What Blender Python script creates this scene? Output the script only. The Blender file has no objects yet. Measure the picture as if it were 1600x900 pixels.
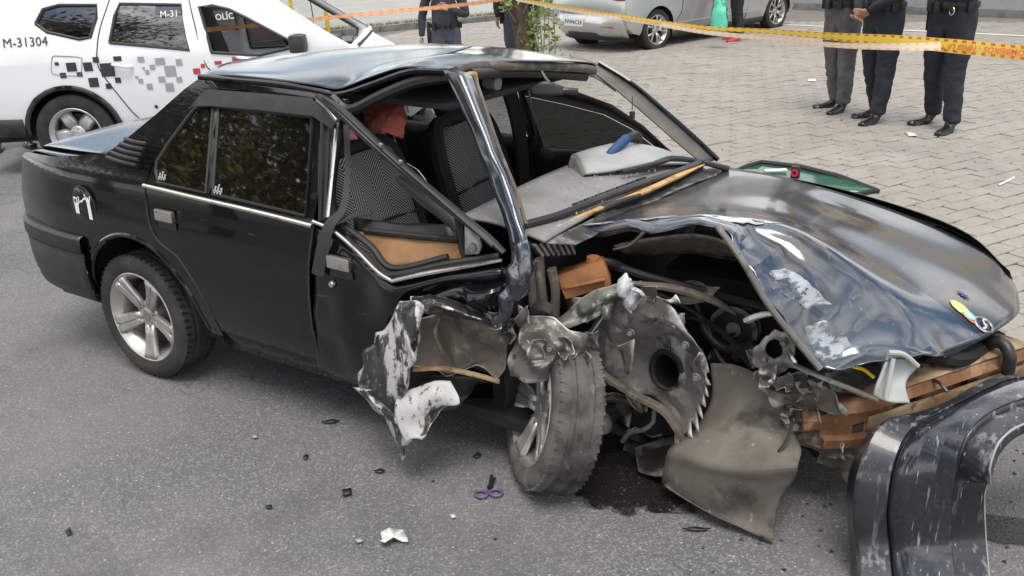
import bpy, bmesh, math, random
from mathutils import Vector, Matrix, noise
from mathutils.geometry import delaunay_2d_cdt
R_ = math.radians
random.seed(7)
scene = bpy.context.scene
COL = scene.collection

# ---------------------------------------------------------------- camera
cam_d = bpy.data.cameras.new('camera'); cam = bpy.data.objects.new('camera', cam_d); COL.objects.link(cam)
cam_d.sensor_width = 36; cam_d.lens = 31.505; cam_d.clip_start = .05; cam_d.clip_end = 600
YAW, PITCH, ROLL = -0.56650, 0.38093, -0.05571
fw = Vector((math.sin(YAW)*math.cos(PITCH), math.cos(YAW)*math.cos(PITCH), -math.sin(PITCH)))
rt = Vector((math.cos(YAW), -math.sin(YAW), 0)); up = rt.cross(fw)
cr, sr = math.cos(ROLL), math.sin(ROLL)
r2 = cr*rt+sr*up; u2 = -sr*rt+cr*up
M = Matrix((r2, u2, -fw)).transposed().to_4x4(); M.translation = Vector((3.374, -2.9942, 1.8083))
cam.matrix_world = M
scene.camera = cam
scene.render.resolution_x, scene.render.resolution_y = 1024, 576

# ---------------------------------------------------------------- sky, sun, exposure
SUN_EL, SUN_AZ = R_(70), R_(141)          # azimuth measured from +y towards +x
world = bpy.data.worlds.new('World'); scene.world = world; world.use_nodes = True
wn, wl = world.node_tree.nodes, world.node_tree.links
wn.clear()
def wnode(t, **k):
    n = wn.new(t)
    for a, b in k.items(): setattr(n, a, b)
    return n
wo = wnode('ShaderNodeOutputWorld'); bg = wnode('ShaderNodeBackground')
sky = wnode('ShaderNodeTexSky', sky_type='NISHITA'); sky.sun_disc = False
sky.sun_elevation = SUN_EL; sky.sun_rotation = SUN_AZ; sky.air_density = 1.0; sky.dust_density = 1.2
tc = wnode('ShaderNodeTexCoord'); mp = wnode('ShaderNodeMapping'); mp.inputs['Scale'].default_value = (1, 1, 1.9)
nz = wnode('ShaderNodeTexNoise'); nz.inputs['Scale'].default_value = 2.3; nz.inputs['Detail'].default_value = 7; nz.inputs['Roughness'].default_value = .58
rp = wnode('ShaderNodeValToRGB'); rp.color_ramp.elements[0].position = .40; rp.color_ramp.elements[1].position = .56
nz2 = wnode('ShaderNodeTexNoise'); nz2.inputs['Scale'].default_value = 4.5; nz2.inputs['Detail'].default_value = 5
cc = wnode('ShaderNodeMix', data_type='RGBA'); cc.inputs[6].default_value = (4.6, 4.7, 4.9, 1); cc.inputs[7].default_value = (17.0, 16.6, 15.8, 1)
mx = wnode('ShaderNodeMix', data_type='RGBA')
wl.new(tc.outputs['Generated'], mp.inputs[0]); wl.new(mp.outputs[0], nz.inputs['Vector']); wl.new(mp.outputs[0], nz2.inputs['Vector'])
wl.new(nz.outputs[0], rp.inputs[0]); wl.new(rp.outputs[0], mx.inputs[0])
wl.new(nz2.outputs[0], cc.inputs[0]); wl.new(sky.outputs[0], mx.inputs[6]); wl.new(cc.outputs[2], mx.inputs[7])
wl.new(mx.outputs[2], bg.inputs[0]); bg.inputs[1].default_value = .078
wl.new(bg.outputs[0], wo.inputs[0])
sun_d = bpy.data.lights.new('sun', 'SUN'); sun_d.energy = 1.3; sun_d.angle = R_(28); sun_d.color = (1, .94, .85)
sun = bpy.data.objects.new('sun', sun_d); COL.objects.link(sun)
sd = Vector((math.sin(SUN_AZ)*math.cos(SUN_EL), math.cos(SUN_AZ)*math.cos(SUN_EL), math.sin(SUN_EL)))
sun.rotation_euler = sd.to_track_quat('Z', 'Y').to_euler()
vs = scene.view_settings; vs.view_transform = 'Standard'; vs.look = 'None'; vs.exposure = 1.15; vs.gamma = 1; vs.use_curve_mapping = False
scene.render.engine = 'CYCLES'
scene.cycles.max_bounces = 8; scene.cycles.transparent_max_bounces = 12

# ---------------------------------------------------------------- materials
MATS = {}
def nd(nt, t, ins=None, **k):
    n = nt.nodes.new(t)
    for a, b in k.items(): setattr(n, a, b)
    for a, b in (ins or {}).items():
        if isinstance(b, bpy.types.NodeSocket): nt.links.new(b, n.inputs[a])
        else: n.inputs[a].default_value = b
    return n
def c4(c): return (*c, 1) if len(c) == 3 else c
def noise_mask(nt, scale, lo, hi, detail=4, coord='Object', seed=0., stretch=None):
    tcn = nd(nt, 'ShaderNodeTexCoord')
    mpn = nd(nt, 'ShaderNodeMapping', {'Vector': tcn.outputs[coord], 'Location': (seed, seed*.7, seed*1.3), 'Scale': stretch or (1, 1, 1)})
    n = nd(nt, 'ShaderNodeTexNoise', {'Vector': mpn.outputs[0], 'Scale': scale, 'Detail': detail, 'Roughness': .6})
    r = nd(nt, 'ShaderNodeMapRange', {0: n.outputs[0], 1: lo, 2: hi})
    return r.outputs[0]
def mixc(nt, f, a, b):
    m = nd(nt, 'ShaderNodeMix', data_type='RGBA')
    for i, v in ((0, f), (6, a), (7, b)):
        if isinstance(v, bpy.types.NodeSocket): nt.links.new(v, m.inputs[i])
        else: m.inputs[i].default_value = v if i == 0 else c4(v)
    return m.outputs[2]
def mat(name, col, rough=.5, metal=0., coat=0., spec=.5, layers=(), bump=None, rough_var=None, alpha=None, trans=0., coatr=.03, cior=1.5, edge=None):
    """layers: (colour, scale, lo, hi, seed[, stretch]) noise patches over the base; bump: (scale, strength, dist)"""
    m = bpy.data.materials.new(name); m.use_nodes = True; nt = m.node_tree
    b = nt.nodes['Principled BSDF']
    b.inputs['Base Color'].default_value = c4(col); b.inputs['Roughness'].default_value = rough; b.inputs['Metallic'].default_value = metal
    b.inputs['Coat Weight'].default_value = coat; b.inputs['Coat Roughness'].default_value = coatr; b.inputs['Specular IOR Level'].default_value = spec
    b.inputs['Transmission Weight'].default_value = trans; b.inputs['Coat IOR'].default_value = cior
    cur = c4(col)
    for L in layers:
        f = noise_mask(nt, L[1], L[2], L[3], seed=L[4], stretch=L[5] if len(L) > 5 else None)
        cur = mixc(nt, f, cur, L[0])
    if layers: nt.links.new(cur, b.inputs['Base Color'])
    if rough_var:
        f = noise_mask(nt, rough_var[0], .35, .7, seed=3.3)
        r = nd(nt, 'ShaderNodeMapRange', {0: f, 3: rough_var[1], 4: rough_var[2]})
        nt.links.new(r.outputs[0], b.inputs['Roughness'])
        if coat:
            r3 = nd(nt, 'ShaderNodeMapRange', {0: f, 3: coatr, 4: coatr+(rough_var[2]-rough_var[1])*.35})
            nt.links.new(r3.outputs[0], b.inputs['Coat Roughness'])
    if bump:
        tcn = nd(nt, 'ShaderNodeTexCoord')
        n = nd(nt, 'ShaderNodeTexNoise', {'Vector': tcn.outputs['Object'], 'Scale': bump[0], 'Detail': 5})
        bp = nd(nt, 'ShaderNodeBump', {'Height': n.outputs[0], 'Strength': bump[1], 'Distance': bump[2]})
        nt.links.new(bp.outputs[0], b.inputs['Normal'])
    if alpha is not None: b.inputs['Alpha'].default_value = alpha
    if edge:                                                  # bare bright metal where folds have rubbed
        g = nd(nt, 'ShaderNodeNewGeometry'); n_ = noise_mask(nt, 22, .3, .7, seed=6.)
        k = nd(nt, 'ShaderNodeMath', {0: n_, 1: .10, 2: g.outputs['Pointiness']}, operation='MULTIPLY_ADD')
        f = nd(nt, 'ShaderNodeMapRange', {0: k.outputs[0], 1: .595, 2: .66}).outputs[0]
        nt.links.new(mixc(nt, f, cur, edge), b.inputs['Base Color'])
    MATS[name] = m
    return m
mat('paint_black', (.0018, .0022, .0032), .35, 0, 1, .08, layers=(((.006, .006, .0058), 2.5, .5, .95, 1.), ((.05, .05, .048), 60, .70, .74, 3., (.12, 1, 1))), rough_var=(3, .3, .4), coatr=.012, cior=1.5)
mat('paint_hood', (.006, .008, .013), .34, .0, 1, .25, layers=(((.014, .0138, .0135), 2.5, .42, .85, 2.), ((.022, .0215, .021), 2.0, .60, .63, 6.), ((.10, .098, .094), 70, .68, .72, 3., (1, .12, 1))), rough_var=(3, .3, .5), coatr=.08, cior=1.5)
mat('paint_sky_tint', (.024, .038, .062), .24, .6, 1, .6, layers=(((.012, .012, .013), 4, .52, .6, 3.), ((.20, .21, .22), 60, .67, .70, 5., (1, 1, .2))), rough_var=(4, .22, .4), coatr=.10, cior=1.9)  # the black car's paint with the blue sky's reflection put into its colour
def torn_mat(name, base, chip, lo, hi, rough, coat):
    # paint that has flaked to filler and primer along the folds
    m = mat(name, base, rough, 0, coat, bump=(30, .3, .005)); nt = m.node_tree; b = nt.nodes['Principled BSDF']
    g = nd(nt, 'ShaderNodeNewGeometry'); tcn = nd(nt, 'ShaderNodeTexCoord')
    mpn = nd(nt, 'ShaderNodeMapping', {'Vector': tcn.outputs['Object'], 'Scale': (1, 1, .5)})
    n = nd(nt, 'ShaderNodeTexNoise', {'Vector': mpn.outputs[0], 'Scale': 7., 'Detail': 8, 'Roughness': .65})
    k = nd(nt, 'ShaderNodeMath', {0: g.outputs['Pointiness'], 1: 2.2, 2: -1.1}, operation='MULTIPLY_ADD'); ka = nd(nt, 'ShaderNodeMath', {0: k.outputs[0], 1: n.outputs[0]}, operation='ADD')
    f1 = nd(nt, 'ShaderNodeMapRange', {0: ka.outputs[0], 1: lo-.035, 2: lo+.01}).outputs[0]; f2 = nd(nt, 'ShaderNodeMapRange', {0: ka.outputs[0], 1: lo, 2: hi}).outputs[0]
    cur = mixc(nt, f1, base, (.085, .075, .066)); cur = mixc(nt, f2, cur, chip)
    cur = mixc(nt, noise_mask(nt, 34, .60, .66, seed=3.), cur, (.12, .10, .085)); cur = mixc(nt, noise_mask(nt, 60, .66, .69, seed=7., stretch=(1, 1, .2)), cur, (.33, .33, .32))
    nt.links.new(cur, b.inputs['Base Color'])
torn_mat('paint_torn', (.010, .011, .014), (.44, .44, .43), .575, .60, .35, .6)
mat('filler', (.55, .56, .57), .7, layers=(((.33, .34, .36), 14, .48, .62, 1.), ((.10, .12, .15), 30, .62, .68, 5.)), bump=(40, .5, .004))
mat('metal_grey', (.185, .180, .170), .5, .3, layers=(((.105, .092, .076), 5, .40, .66, 2.), ((.30, .298, .292), 9, .56, .64, 5., (1, 1, .5)), ((.10, .075, .055), 15, .6, .68, 7.), ((.045, .042, .038), 22, .62, .68, 3.)), bump=(28, .35, .008), edge=(.42, .41, .40))
mat('metal_green', (.15, .155, .13), .5, .35, layers=(((.055, .05, .04), 9, .42, .66, 2.), ((.36, .36, .34), 16, .57, .61, 5.)), bump=(26, .5, .010), edge=(.45, .45, .43))
torn_mat('filler_torn', (.022, .022, .024), (.45, .45, .445), .45, .48, .5, .1)
mat('metal_brown', (.12, .10, .08), .7, .1, layers=(((.055, .045, .038), 6, .45, .7, 3.), ((.2, .18, .155), 13, .55, .68, 8.)), bump=(30, .4, .006), edge=(.34, .32, .30))
mat('metal_dark', (.022, .021, .02), .6, .3, layers=(((.065, .06, .055), 12, .55, .72, 2.),), bump=(40, .4, .005), edge=(.20, .19, .18))
mat('under_black', (.010, .010, .010), .85, layers=(((.03, .028, .025), 8, .5, .8, 2.),))
mat('rust', (.24, .115, .05), .78, .1, layers=(((.13, .06, .03), 9, .45, .65, 2.), ((.36, .22, .12), 14, .55, .68, 5.)), bump=(45, .4, .004))
mat('rust_pale', (.33, .24, .15), .75, .0, layers=(((.22, .12, .06), 8, .45, .65, 2.), ((.12, .08, .05), 19, .56, .66, 5.)), bump=(45, .3, .004))
mat('plastic_black', (.018, .018, .019), .42, layers=(((.05, .049, .047), 6, .5, .85, 2.),), bump=(200, .15, .001))
mat('plastic_bumper', (.012, .014, .019), .34, 0, .4, layers=(((.038, .041, .046), 5, .45, .75, 7.), ((.15, .155, .16), 22, .56, .66, 2., (1.5, 1.5, .12)), ((.36, .365, .37), 55, .665, .70, 5., (1.5, 1.5, .1))), bump=(60, .2, .002))
mat('bumper_paint', (.010, .013, .022), .28, .0, .9, layers=(((.22, .23, .25), 48, .62, .68, 2., (1.6, .5, .12)), ((.40, .41, .43), 80, .68, .71, 6., (1.6, .5, .08)), ((.035, .035, .036), 90, .5, .72, 4.)), coatr=.08)
mat('rubber_seal', (.012, .012, .012), .55)
mat('tyre', (.020, .020, .020), .82, layers=(((.055, .052, .048), 7, .42, .75, 2.),), bump=(90, .25, .003))
mat('tyre_dusty', (.105, .097, .088), .9, layers=(((.035, .034, .032), 9, .45, .65, 2.), ((.19, .175, .16), 14, .58, .72, 5.)), bump=(70, .35, .004))
mat('alloy', (.50, .49, .47), .38, .75, layers=(((.20, .185, .165), 6, .5, .8, 2.),))
mat('steel_rim', (.52, .52, .53), .4, .6)
mat('chrome', (.62, .60, .57), .22, .95, layers=(((.25, .23, .2), 20, .55, .75, 2.),))
mat('brake', (.06, .05, .045), .6, .5)
mat('glass_film', (.003, .003, .003), .03, 0, 1, .75, coatr=.0, cior=1.7)
mat('fabric_black', (.012, .012, .013), .9)
mat('vinyl_black', (.012, .012, .013), .45)
mat('dash_grey', (.235, .23, .222), .55, layers=(((.16, .155, .148), 3, .4, .7, 2.), ((.33, .325, .315), 30, .6, .75, 4.)), bump=(180, .25, .001))
mat('dash_light', (.30, .31, .305), .45, layers=(((.20, .20, .195), 4, .45, .7, 2.),), bump=(180, .2, .001))
mat('belt_web', (.03, .03, .034), .8)
mat('cloth_salmon', (.46, .12, .085), .9, layers=(((.30, .07, .055), 9, .4, .7, 2.),), bump=(25, .6, .01))
mat('cloth_pink', (.42, .17, .20), .9)
mat('tank_orange', (.30, .125, .045), .5, layers=(((.2, .08, .03), 8, .45, .7, 2.),))
mat('panel_brown', (.30, .16, .07), .75, layers=(((.2, .10, .045), 7, .4, .65, 2.),))
mat('seal_bronze', (.50, .28, .10), .55, layers=(((.2, .12, .06), 18, .5, .68, 2.),), bump=(50, .4, .003))
mat('shield', (.155, .140, .118), .8, layers=(((.085, .073, .06), 4, .4, .62, 2.), ((.055, .050, .045), 5, .55, .66, 6.), ((.26, .25, .23), 40, .65, .71, 8., (1, 1, .4))), bump=(35, .25, .004))
mat('pillar_lining', (.105, .098, .088), .7, layers=(((.17, .16, .145), 7, .45, .7, 2.),))
mat('lamp_bucket', (.36, .38, .37), .5)
mat('yellow', (.75, .55, .02), .5)
mat('yellow_post', (.62, .40, .02), .55, layers=(((.35, .24, .05), 12, .55, .7, 2.),))
mat('white_paint', (.80, .82, .84), .25, 0, .8, coatr=.03)
mat('white_decal', (.78, .78, .78), .5)
mat('grey_decal', (.33, .34, .37), .5)
mat('dark_decal', (.035, .036, .042), .5)
mat('red_decal', (.50, .045, .075), .5)
mat('seam', (.03, .03, .032), .7)
mat('suv_plastic', (.035, .035, .037), .6)
mat('maroon_paint', (.035, .016, .02), .3, 0, .7)
mat('red_trim', (.16, .02, .03), .6)
mat('plate_white', (.72, .74, .76), .5)
mat('plate_blue', (.03, .09, .32), .5)
mat('silver_paint', (.50, .51, .51), .28, .55, .8, coatr=.03)
mat('lamp_red', (.32, .015, .02), .2, 0, 1)
mat('kerb_stone', (.20, .195, .185), .85, layers=(((.12, .115, .105), 5, .4, .7, 2.),), bump=(40, .4, .01))
mat('wall_plaster', (.36, .37, .38), .85, layers=(((.30, .305, .31), .8, .4, .7, 2.), ((.24, .24, .24), 3, .58, .75, 5.)), bump=(25, .2, .01))
mat('grass_soil', (.09, .075, .05), .95)
mat('grass_blade', (.10, .15, .03), .7, layers=(((.17, .18, .06), 2, .45, .65, 2.),))
mat('navy_cloth', (.0115, .015, .022), .85, layers=(((.022, .027, .038), 7, .45, .7, 2.),), bump=(14, .55, .02))
mat('grey_cloth', (.085, .082, .088), .9, layers=(((.13, .125, .13), 7, .45, .7, 2.),), bump=(14, .55, .02))
mat('blue_grey_cloth', (.075, .085, .11), .9, layers=(((.11, .12, .15), 7, .45, .7, 2.),), bump=(14, .55, .02))
mat('vest_cloth', (.028, .033, .042), .85, layers=(((.045, .052, .065), 7, .45, .7, 2.),), bump=(18, .5, .02))
mat('boot', (.010, .010, .011), .3, 0, .2)
mat('gear_black', (.010, .010, .011), .5)
mat('skin', (.36, .19, .125), .55)
mat('hair', (.012, .010, .008), .7)
mat('bag_green', (.10, .52, .36), .5)
mat('shoe_red', (.42, .035, .04), .6)
mat('bark', (.12, .082, .055), .9, layers=(((.05, .036, .026), 9, .4, .65, 2., (1, 1, .25)), ((.24, .18, .13), 15, .58, .7, 5., (1, 1, .25))), bump=(18, .8, .03))
mat('twig', (.26, .20, .15), .9)
mat('leaf_green', (.11, .20, .035), .55)
mat('leaf_pale', (.20, .30, .07), .55)
mat('leaf_dark', (.07, .075, .018), .6, layers=(((.30, .22, .05), 1.0, .46, .58, 2.),))
mat('scissor_purple', (.11, .065, .15), .5)
mat('paper', (.62, .61, .59), .8, layers=(((.42, .41, .39), 20, .5, .7, 2.),))
mat('debris_black', (.014, .014, .015), .5)
mat('debris_grey', (.30, .31, .31), .6)
mat('green_pane', (.05, .15, .10), .10, 0, 0, .5, alpha=.72)
mat('sticker_yellow', (.75, .70, .22), .5)
mat('sticker_cyan', (.35, .72, .80), .5)
mat('sticker_orange', (.45, .20, .09), .5)
mat('sticker_violet', (.05, .03, .16), .5)
mat('grip_blue', (.012, .05, .15), .5)
mat('lamp_ring', (.55, .02, .08), .4)
mat('line_paint', (.62, .60, .55), .8)
mat('hill', (.1, .12, .08), .9)

def glass(name, tint, refl=.08, ior=1.5):
    m = bpy.data.materials.new(name); m.use_nodes = True; nt = m.node_tree; nt.nodes.clear()
    o = nd(nt, 'ShaderNodeOutputMaterial'); t = nd(nt, 'ShaderNodeBsdfTransparent', {0: c4(tint)})
    g = nd(nt, 'ShaderNodeBsdfGlossy', {'Color': (1, 1, 1, 1), 'Roughness': .02})
    lw = nd(nt, 'ShaderNodeFresnel', {'IOR': ior})
    ad = nd(nt, 'ShaderNodeMath', {0: lw.outputs[0], 1: refl}, operation='ADD')
    mxs = nd(nt, 'ShaderNodeMixShader', {0: ad.outputs[0], 1: t.outputs[0], 2: g.outputs[0]})
    nt.links.new(mxs.outputs[0], o.inputs[0]); MATS[name] = m
glass('glass_clear', (.88, .91, .90), -.02, 1.25)
glass('glass_screen', (.94, .96, .95), -1., 1.12)
glass('glass_dark', (.36, .39, .40), .12)
glass('glass_black', (.05, .055, .05), .02)

def herringbone():
    m = bpy.data.materials.new('herringbone'); m.use_nodes = True; nt = m.node_tree; b = nt.nodes['Principled BSDF']
    t = nd(nt, 'ShaderNodeTexCoord'); s = nd(nt, 'ShaderNodeSeparateXYZ', {0: t.outputs['Object']})
    pp = nd(nt, 'ShaderNodeMath', {0: s.outputs[1], 1: .075}, operation='PINGPONG')
    k = nd(nt, 'ShaderNodeMath', {0: pp.outputs[0], 1: s.outputs[2]}, operation='ADD')
    w = nd(nt, 'ShaderNodeMath', {0: k.outputs[0], 1: 1/.0135}, operation='MULTIPLY')
    f = nd(nt, 'ShaderNodeMath', {0: w.outputs[0]}, operation='FRACT')
    g = nd(nt, 'ShaderNodeMath', {0: f.outputs[0], 1: .60}, operation='GREATER_THAN')
    nt.links.new(mixc(nt, g.outputs[0], (.014, .014, .015), (.27, .26, .25)), b.inputs['Base Color']); b.inputs['Roughness'].default_value = .9
    MATS['herringbone'] = m
herringbone()

def asphalt():
    m = bpy.data.materials.new('asphalt'); m.use_nodes = True; nt = m.node_tree; b = nt.nodes['Principled BSDF']
    t = nd(nt, 'ShaderNodeTexCoord')
    v = nd(nt, 'ShaderNodeTexVoronoi', {'Vector': t.outputs['Object'], 'Scale': 150.}); 
    sp = nd(nt, 'ShaderNodeSeparateColor', {0: v.outputs['Color']})
    r = nd(nt, 'ShaderNodeMapRange', {0: sp.outputs[0], 1: .55, 2: 1.})
    cur = mixc(nt, r.outputs[0], (.096, .098, .100), (.215, .215, .213))
    w = nd(nt, 'ShaderNodeTexVoronoi', {'Vector': t.outputs['Object'], 'Scale': 75.}); sw = nd(nt, 'ShaderNodeSeparateColor', {0: w.outputs['Color']})
    far = nd(nt, 'ShaderNodeMapRange', {0: sw.outputs[1], 1: .955, 2: .985}); ds = nd(nt, 'ShaderNodeMapRange', {0: w.outputs['Distance'], 1: .34, 2: .22})
    mm = nd(nt, 'ShaderNodeMath', {0: far.outputs[0], 1: ds.outputs[0]}, operation='MULTIPLY')
    cur = mixc(nt, mm.outputs[0], cur, (.46, .46, .45))
    big = noise_mask(nt, .7, .35, .68, seed=1.1); cur = mixc(nt, big, cur, mixc(nt, .6, cur, (.205, .20, .192)))
    dk = noise_mask(nt, 1.5, .54, .68, seed=5.1, detail=6); cur = mixc(nt, dk, cur, mixc(nt, .32, cur, (.045, .046, .048)))
    cd = nd(nt, 'ShaderNodeMapping', {'Vector': t.outputs['Object']}); wn_ = nd(nt, 'ShaderNodeTexNoise', {'Vector': t.outputs['Object'], 'Scale': 3., 'Detail': 4}); va = nd(nt, 'ShaderNodeVectorMath', {0: cd.outputs[0], 1: wn_.outputs['Color']}, operation='ADD')
    ck = nd(nt, 'ShaderNodeTexVoronoi', {'Vector': va.outputs[0], 'Scale': .55}, feature='DISTANCE_TO_EDGE'); ce = nd(nt, 'ShaderNodeMapRange', {0: ck.outputs['Distance'], 1: .006, 2: .0015}); cm_ = noise_mask(nt, 1.1, .48, .6, seed=3.7)
    cx_ = nd(nt, 'ShaderNodeMath', {0: ce.outputs[0], 1: cm_}, operation='MULTIPLY'); cur = mixc(nt, cx_.outputs[0], cur, mixc(nt, .6, cur, (.03, .03, .03)))
    st = noise_mask(nt, 2.6, .62, .74, seed=8.2, detail=6); cur = mixc(nt, st, cur, mixc(nt, .3, cur, (.02, .02, .02)))
    nt.links.new(cur, b.inputs['Base Color']); b.inputs['Roughness'].default_value = .82
    n = nd(nt, 'ShaderNodeTexNoise', {'Vector': t.outputs['Object'], 'Scale': 130., 'Detail': 3})
    ad = nd(nt, 'ShaderNodeMath', {0: n.outputs[0], 1: v.outputs['Distance']}, operation='ADD')
    bp = nd(nt, 'ShaderNodeBump', {'Height': ad.outputs[0], 'Strength': .55, 'Distance': .006}); nt.links.new(bp.outputs[0], b.inputs['Normal'])
    MATS['asphalt'] = m
asphalt()
def paver_mat():
    m = bpy.data.materials.new('paver'); m.use_nodes = True; nt = m.node_tree; b = nt.nodes['Principled BSDF']
    t = nd(nt, 'ShaderNodeNewGeometry')
    def ns(sc, lo, hi, det=4, stretch=(1, 1, 1)):
        mpn = nd(nt, 'ShaderNodeMapping', {'Vector': t.outputs['Position'], 'Scale': stretch})
        n = nd(nt, 'ShaderNodeTexNoise', {'Vector': mpn.outputs[0], 'Scale': sc, 'Detail': det}); return nd(nt, 'ShaderNodeMapRange', {0: n.outputs[0], 1: lo, 2: hi}).outputs[0]
    cur = mixc(nt, ns(.55, .3, .7), (.265, .245, .215), (.335, .312, .278))
    cur = mixc(nt, ns(5.5, .45, .75), cur, (.24, .226, .206))
    cur = mixc(nt, ns(60, .45, .8), cur, (.22, .208, .19))
    cur = mixc(nt, ns(1.1, .63, .75, 6), cur, (.19, .181, .17))
    vc = nd(nt, 'ShaderNodeTexVoronoi', {'Vector': t.outputs['Position'], 'Scale': 5.2}); vs_c = nd(nt, 'ShaderNodeSeparateColor', {0: vc.outputs['Color']}); vr = nd(nt, 'ShaderNodeMapRange', {0: vs_c.outputs[0], 3: 0., 4: .34})
    cur = mixc(nt, vr.outputs[0], cur, (.20, .185, .163))
    nt.links.new(cur, b.inputs['Base Color']); b.inputs['Roughness'].default_value = .85
    n = nd(nt, 'ShaderNodeTexNoise', {'Vector': t.outputs['Position'], 'Scale': 90., 'Detail': 3})
    bp = nd(nt, 'ShaderNodeBump', {'Height': n.outputs[0], 'Strength': .35, 'Distance': .004}); nt.links.new(bp.outputs[0], b.inputs['Normal'])
    MATS['paver'] = m
paver_mat()
def patch_mat():
    m = mat('filler_patch', (.40, .42, .45), .6, layers=(((.27, .29, .32), 9, .42, .6, 1., (1, .4, 2)), ((.10, .13, .18), 24, .56, .62, 5., (1, .4, 2))), bump=(40, .4, .004)); nt = m.node_tree; b = nt.nodes['Principled BSDF']
    nt.links.new(noise_mask(nt, 13., .42, .50, detail=8, seed=2., stretch=(1, .5, 1.6)), b.inputs['Alpha'])
patch_mat()
def oil_mat():
    m = mat('oil', (.010, .0095, .009), .42, bump=(160, .5, .004)); nt = m.node_tree; b = nt.nodes['Principled BSDF']
    tg = nd(nt, 'ShaderNodeTexCoord'); ce = nd(nt, 'ShaderNodeVectorMath', {0: tg.outputs['Generated'], 1: (.5, .5, 0)}, operation='SUBTRACT'); cz = nd(nt, 'ShaderNodeVectorMath', {0: ce.outputs[0], 1: (1, 1, 0)}, operation='MULTIPLY')
    ln = nd(nt, 'ShaderNodeVectorMath', {0: cz.outputs[0]}, operation='LENGTH'); no = nd(nt, 'ShaderNodeTexNoise', {'Vector': tg.outputs['Object'], 'Scale': 7., 'Detail': 9, 'Roughness': .65})
    sm = nd(nt, 'ShaderNodeMath', {0: ln.outputs['Value'], 1: -1.9, 2: 1.0}, operation='MULTIPLY_ADD'); sn = nd(nt, 'ShaderNodeMath', {0: sm.outputs[0], 1: no.outputs[0]}, operation='ADD')
    a = nd(nt, 'ShaderNodeMapRange', {0: sn.outputs[0], 1: .72, 2: .86}).outputs[0]; g = noise_mask(nt, 110., .28, .46, detail=2, seed=4.)
    k = nd(nt, 'ShaderNodeMath', {0: a, 1: g}, operation='MULTIPLY'); nt.links.new(k.outputs[0], b.inputs['Alpha'])
oil_mat()
mat('joint_sand', (.175, .162, .143), .95, layers=(((.12, .11, .1), 4, .4, .7, 2.),))
def sidewalk_mat():
    m = bpy.data.materials.new('sidewalk'); m.use_nodes = True; nt = m.node_tree; b = nt.nodes['Principled BSDF']
    t = nd(nt, 'ShaderNodeTexCoord'); mpn = nd(nt, 'ShaderNodeMapping', {'Vector': t.outputs['Object'], 'Rotation': (0, 0, .6)})
    br = nd(nt, 'ShaderNodeTexBrick', {'Vector': mpn.outputs[0], 'Color1': (.31, .30, .275, 1), 'Color2': (.36, .35, .325, 1), 'Mortar': (.2, .19, .175, 1), 'Scale': 3.})
    cur = mixc(nt, noise_mask(nt, 1.2, .4, .75), br.outputs[0], (.25, .24, .22))
    nt.links.new(cur, b.inputs['Base Color']); b.inputs['Roughness'].default_value = .9; MATS['sidewalk'] = m
sidewalk_mat()
def tape_mat(name, base, sq, size):
    m = bpy.data.materials.new(name); m.use_nodes = True; nt = m.node_tree; b = nt.nodes['Principled BSDF']
    uv = nd(nt, 'ShaderNodeUVMap'); s = nd(nt, 'ShaderNodeSeparateXYZ', {0: uv.outputs[0]})
    f = nd(nt, 'ShaderNodeMath', {0: nd(nt, 'ShaderNodeMath', {0: s.outputs[0], 1: 1/size}, operation='MULTIPLY').outputs[0]}, operation='FRACT')
    g = nd(nt, 'ShaderNodeMath', {0: f.outputs[0], 1: .45}, operation='LESS_THAN')
    pv = nd(nt, 'ShaderNodeMath', {0: s.outputs[1], 1: .5}, operation='SUBTRACT'); av = nd(nt, 'ShaderNodeMath', {0: pv.outputs[0]}, operation='ABSOLUTE')
    e = nd(nt, 'ShaderNodeMath', {0: av.outputs[0], 1: .27}, operation='GREATER_THAN')
    e2 = nd(nt, 'ShaderNodeMath', {0: av.outputs[0], 1: .46}, operation='LESS_THAN')
    k = nd(nt, 'ShaderNodeMath', {0: g.outputs[0], 1: e.outputs[0]}, operation='MULTIPLY'); k = nd(nt, 'ShaderNodeMath', {0: k.outputs[0], 1: e2.outputs[0]}, operation='MULTIPLY')
    nt.links.new(mixc(nt, k.outputs[0], base, sq), b.inputs['Base Color']); b.inputs['Roughness'].default_value = .35
    b.inputs['Alpha'].default_value = .9
    MATS[name] = m
tape_mat('tape_yellow', (.72, .52, .06), (.60, .10, .02), .065)
tape_mat('tape_pale', (.80, .66, .50), (.78, .40, .26), .065)
tape_mat('tape_orange', (.75, .36, .17), (.60, .12, .06), .10)
mat('tape_text', (.55, .09, .02), .4)

# ---------------------------------------------------------------- mesh helpers
def V(*a): return Vector(a[0] if len(a) == 1 else a)
def link(name, me, m=None, parent=None, smooth=35):
    o = bpy.data.objects.new(name, me); COL.objects.link(o)
    if m and not me.materials: me.materials.append(MATS[m])
    if smooth is not None and len(me.polygons):
        me.polygons.foreach_set('use_smooth', [True]*len(me.polygons))
        if smooth < 179: me.set_sharp_from_angle(angle=R_(smooth))
    if parent: o.parent = parent
    return o
def mesh(name, vs_, fs, m=None, parent=None, smooth=35, thick=0):
    me = bpy.data.meshes.new(name); me.from_pydata([tuple(v) for v in vs_], [], fs); me.update()
    o = link(name, me, m, parent, smooth)
    if thick:
        md = o.modifiers.new('thickness', 'SOLIDIFY'); md.thickness = thick; md.offset = 0
    return o
def tag(o, label=None, cat=None, group=None, kind=None):
    if label: o['label'] = label
    if cat: o['category'] = cat
    if group: o['group'] = group
    if kind: o['kind'] = kind
    return o
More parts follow.
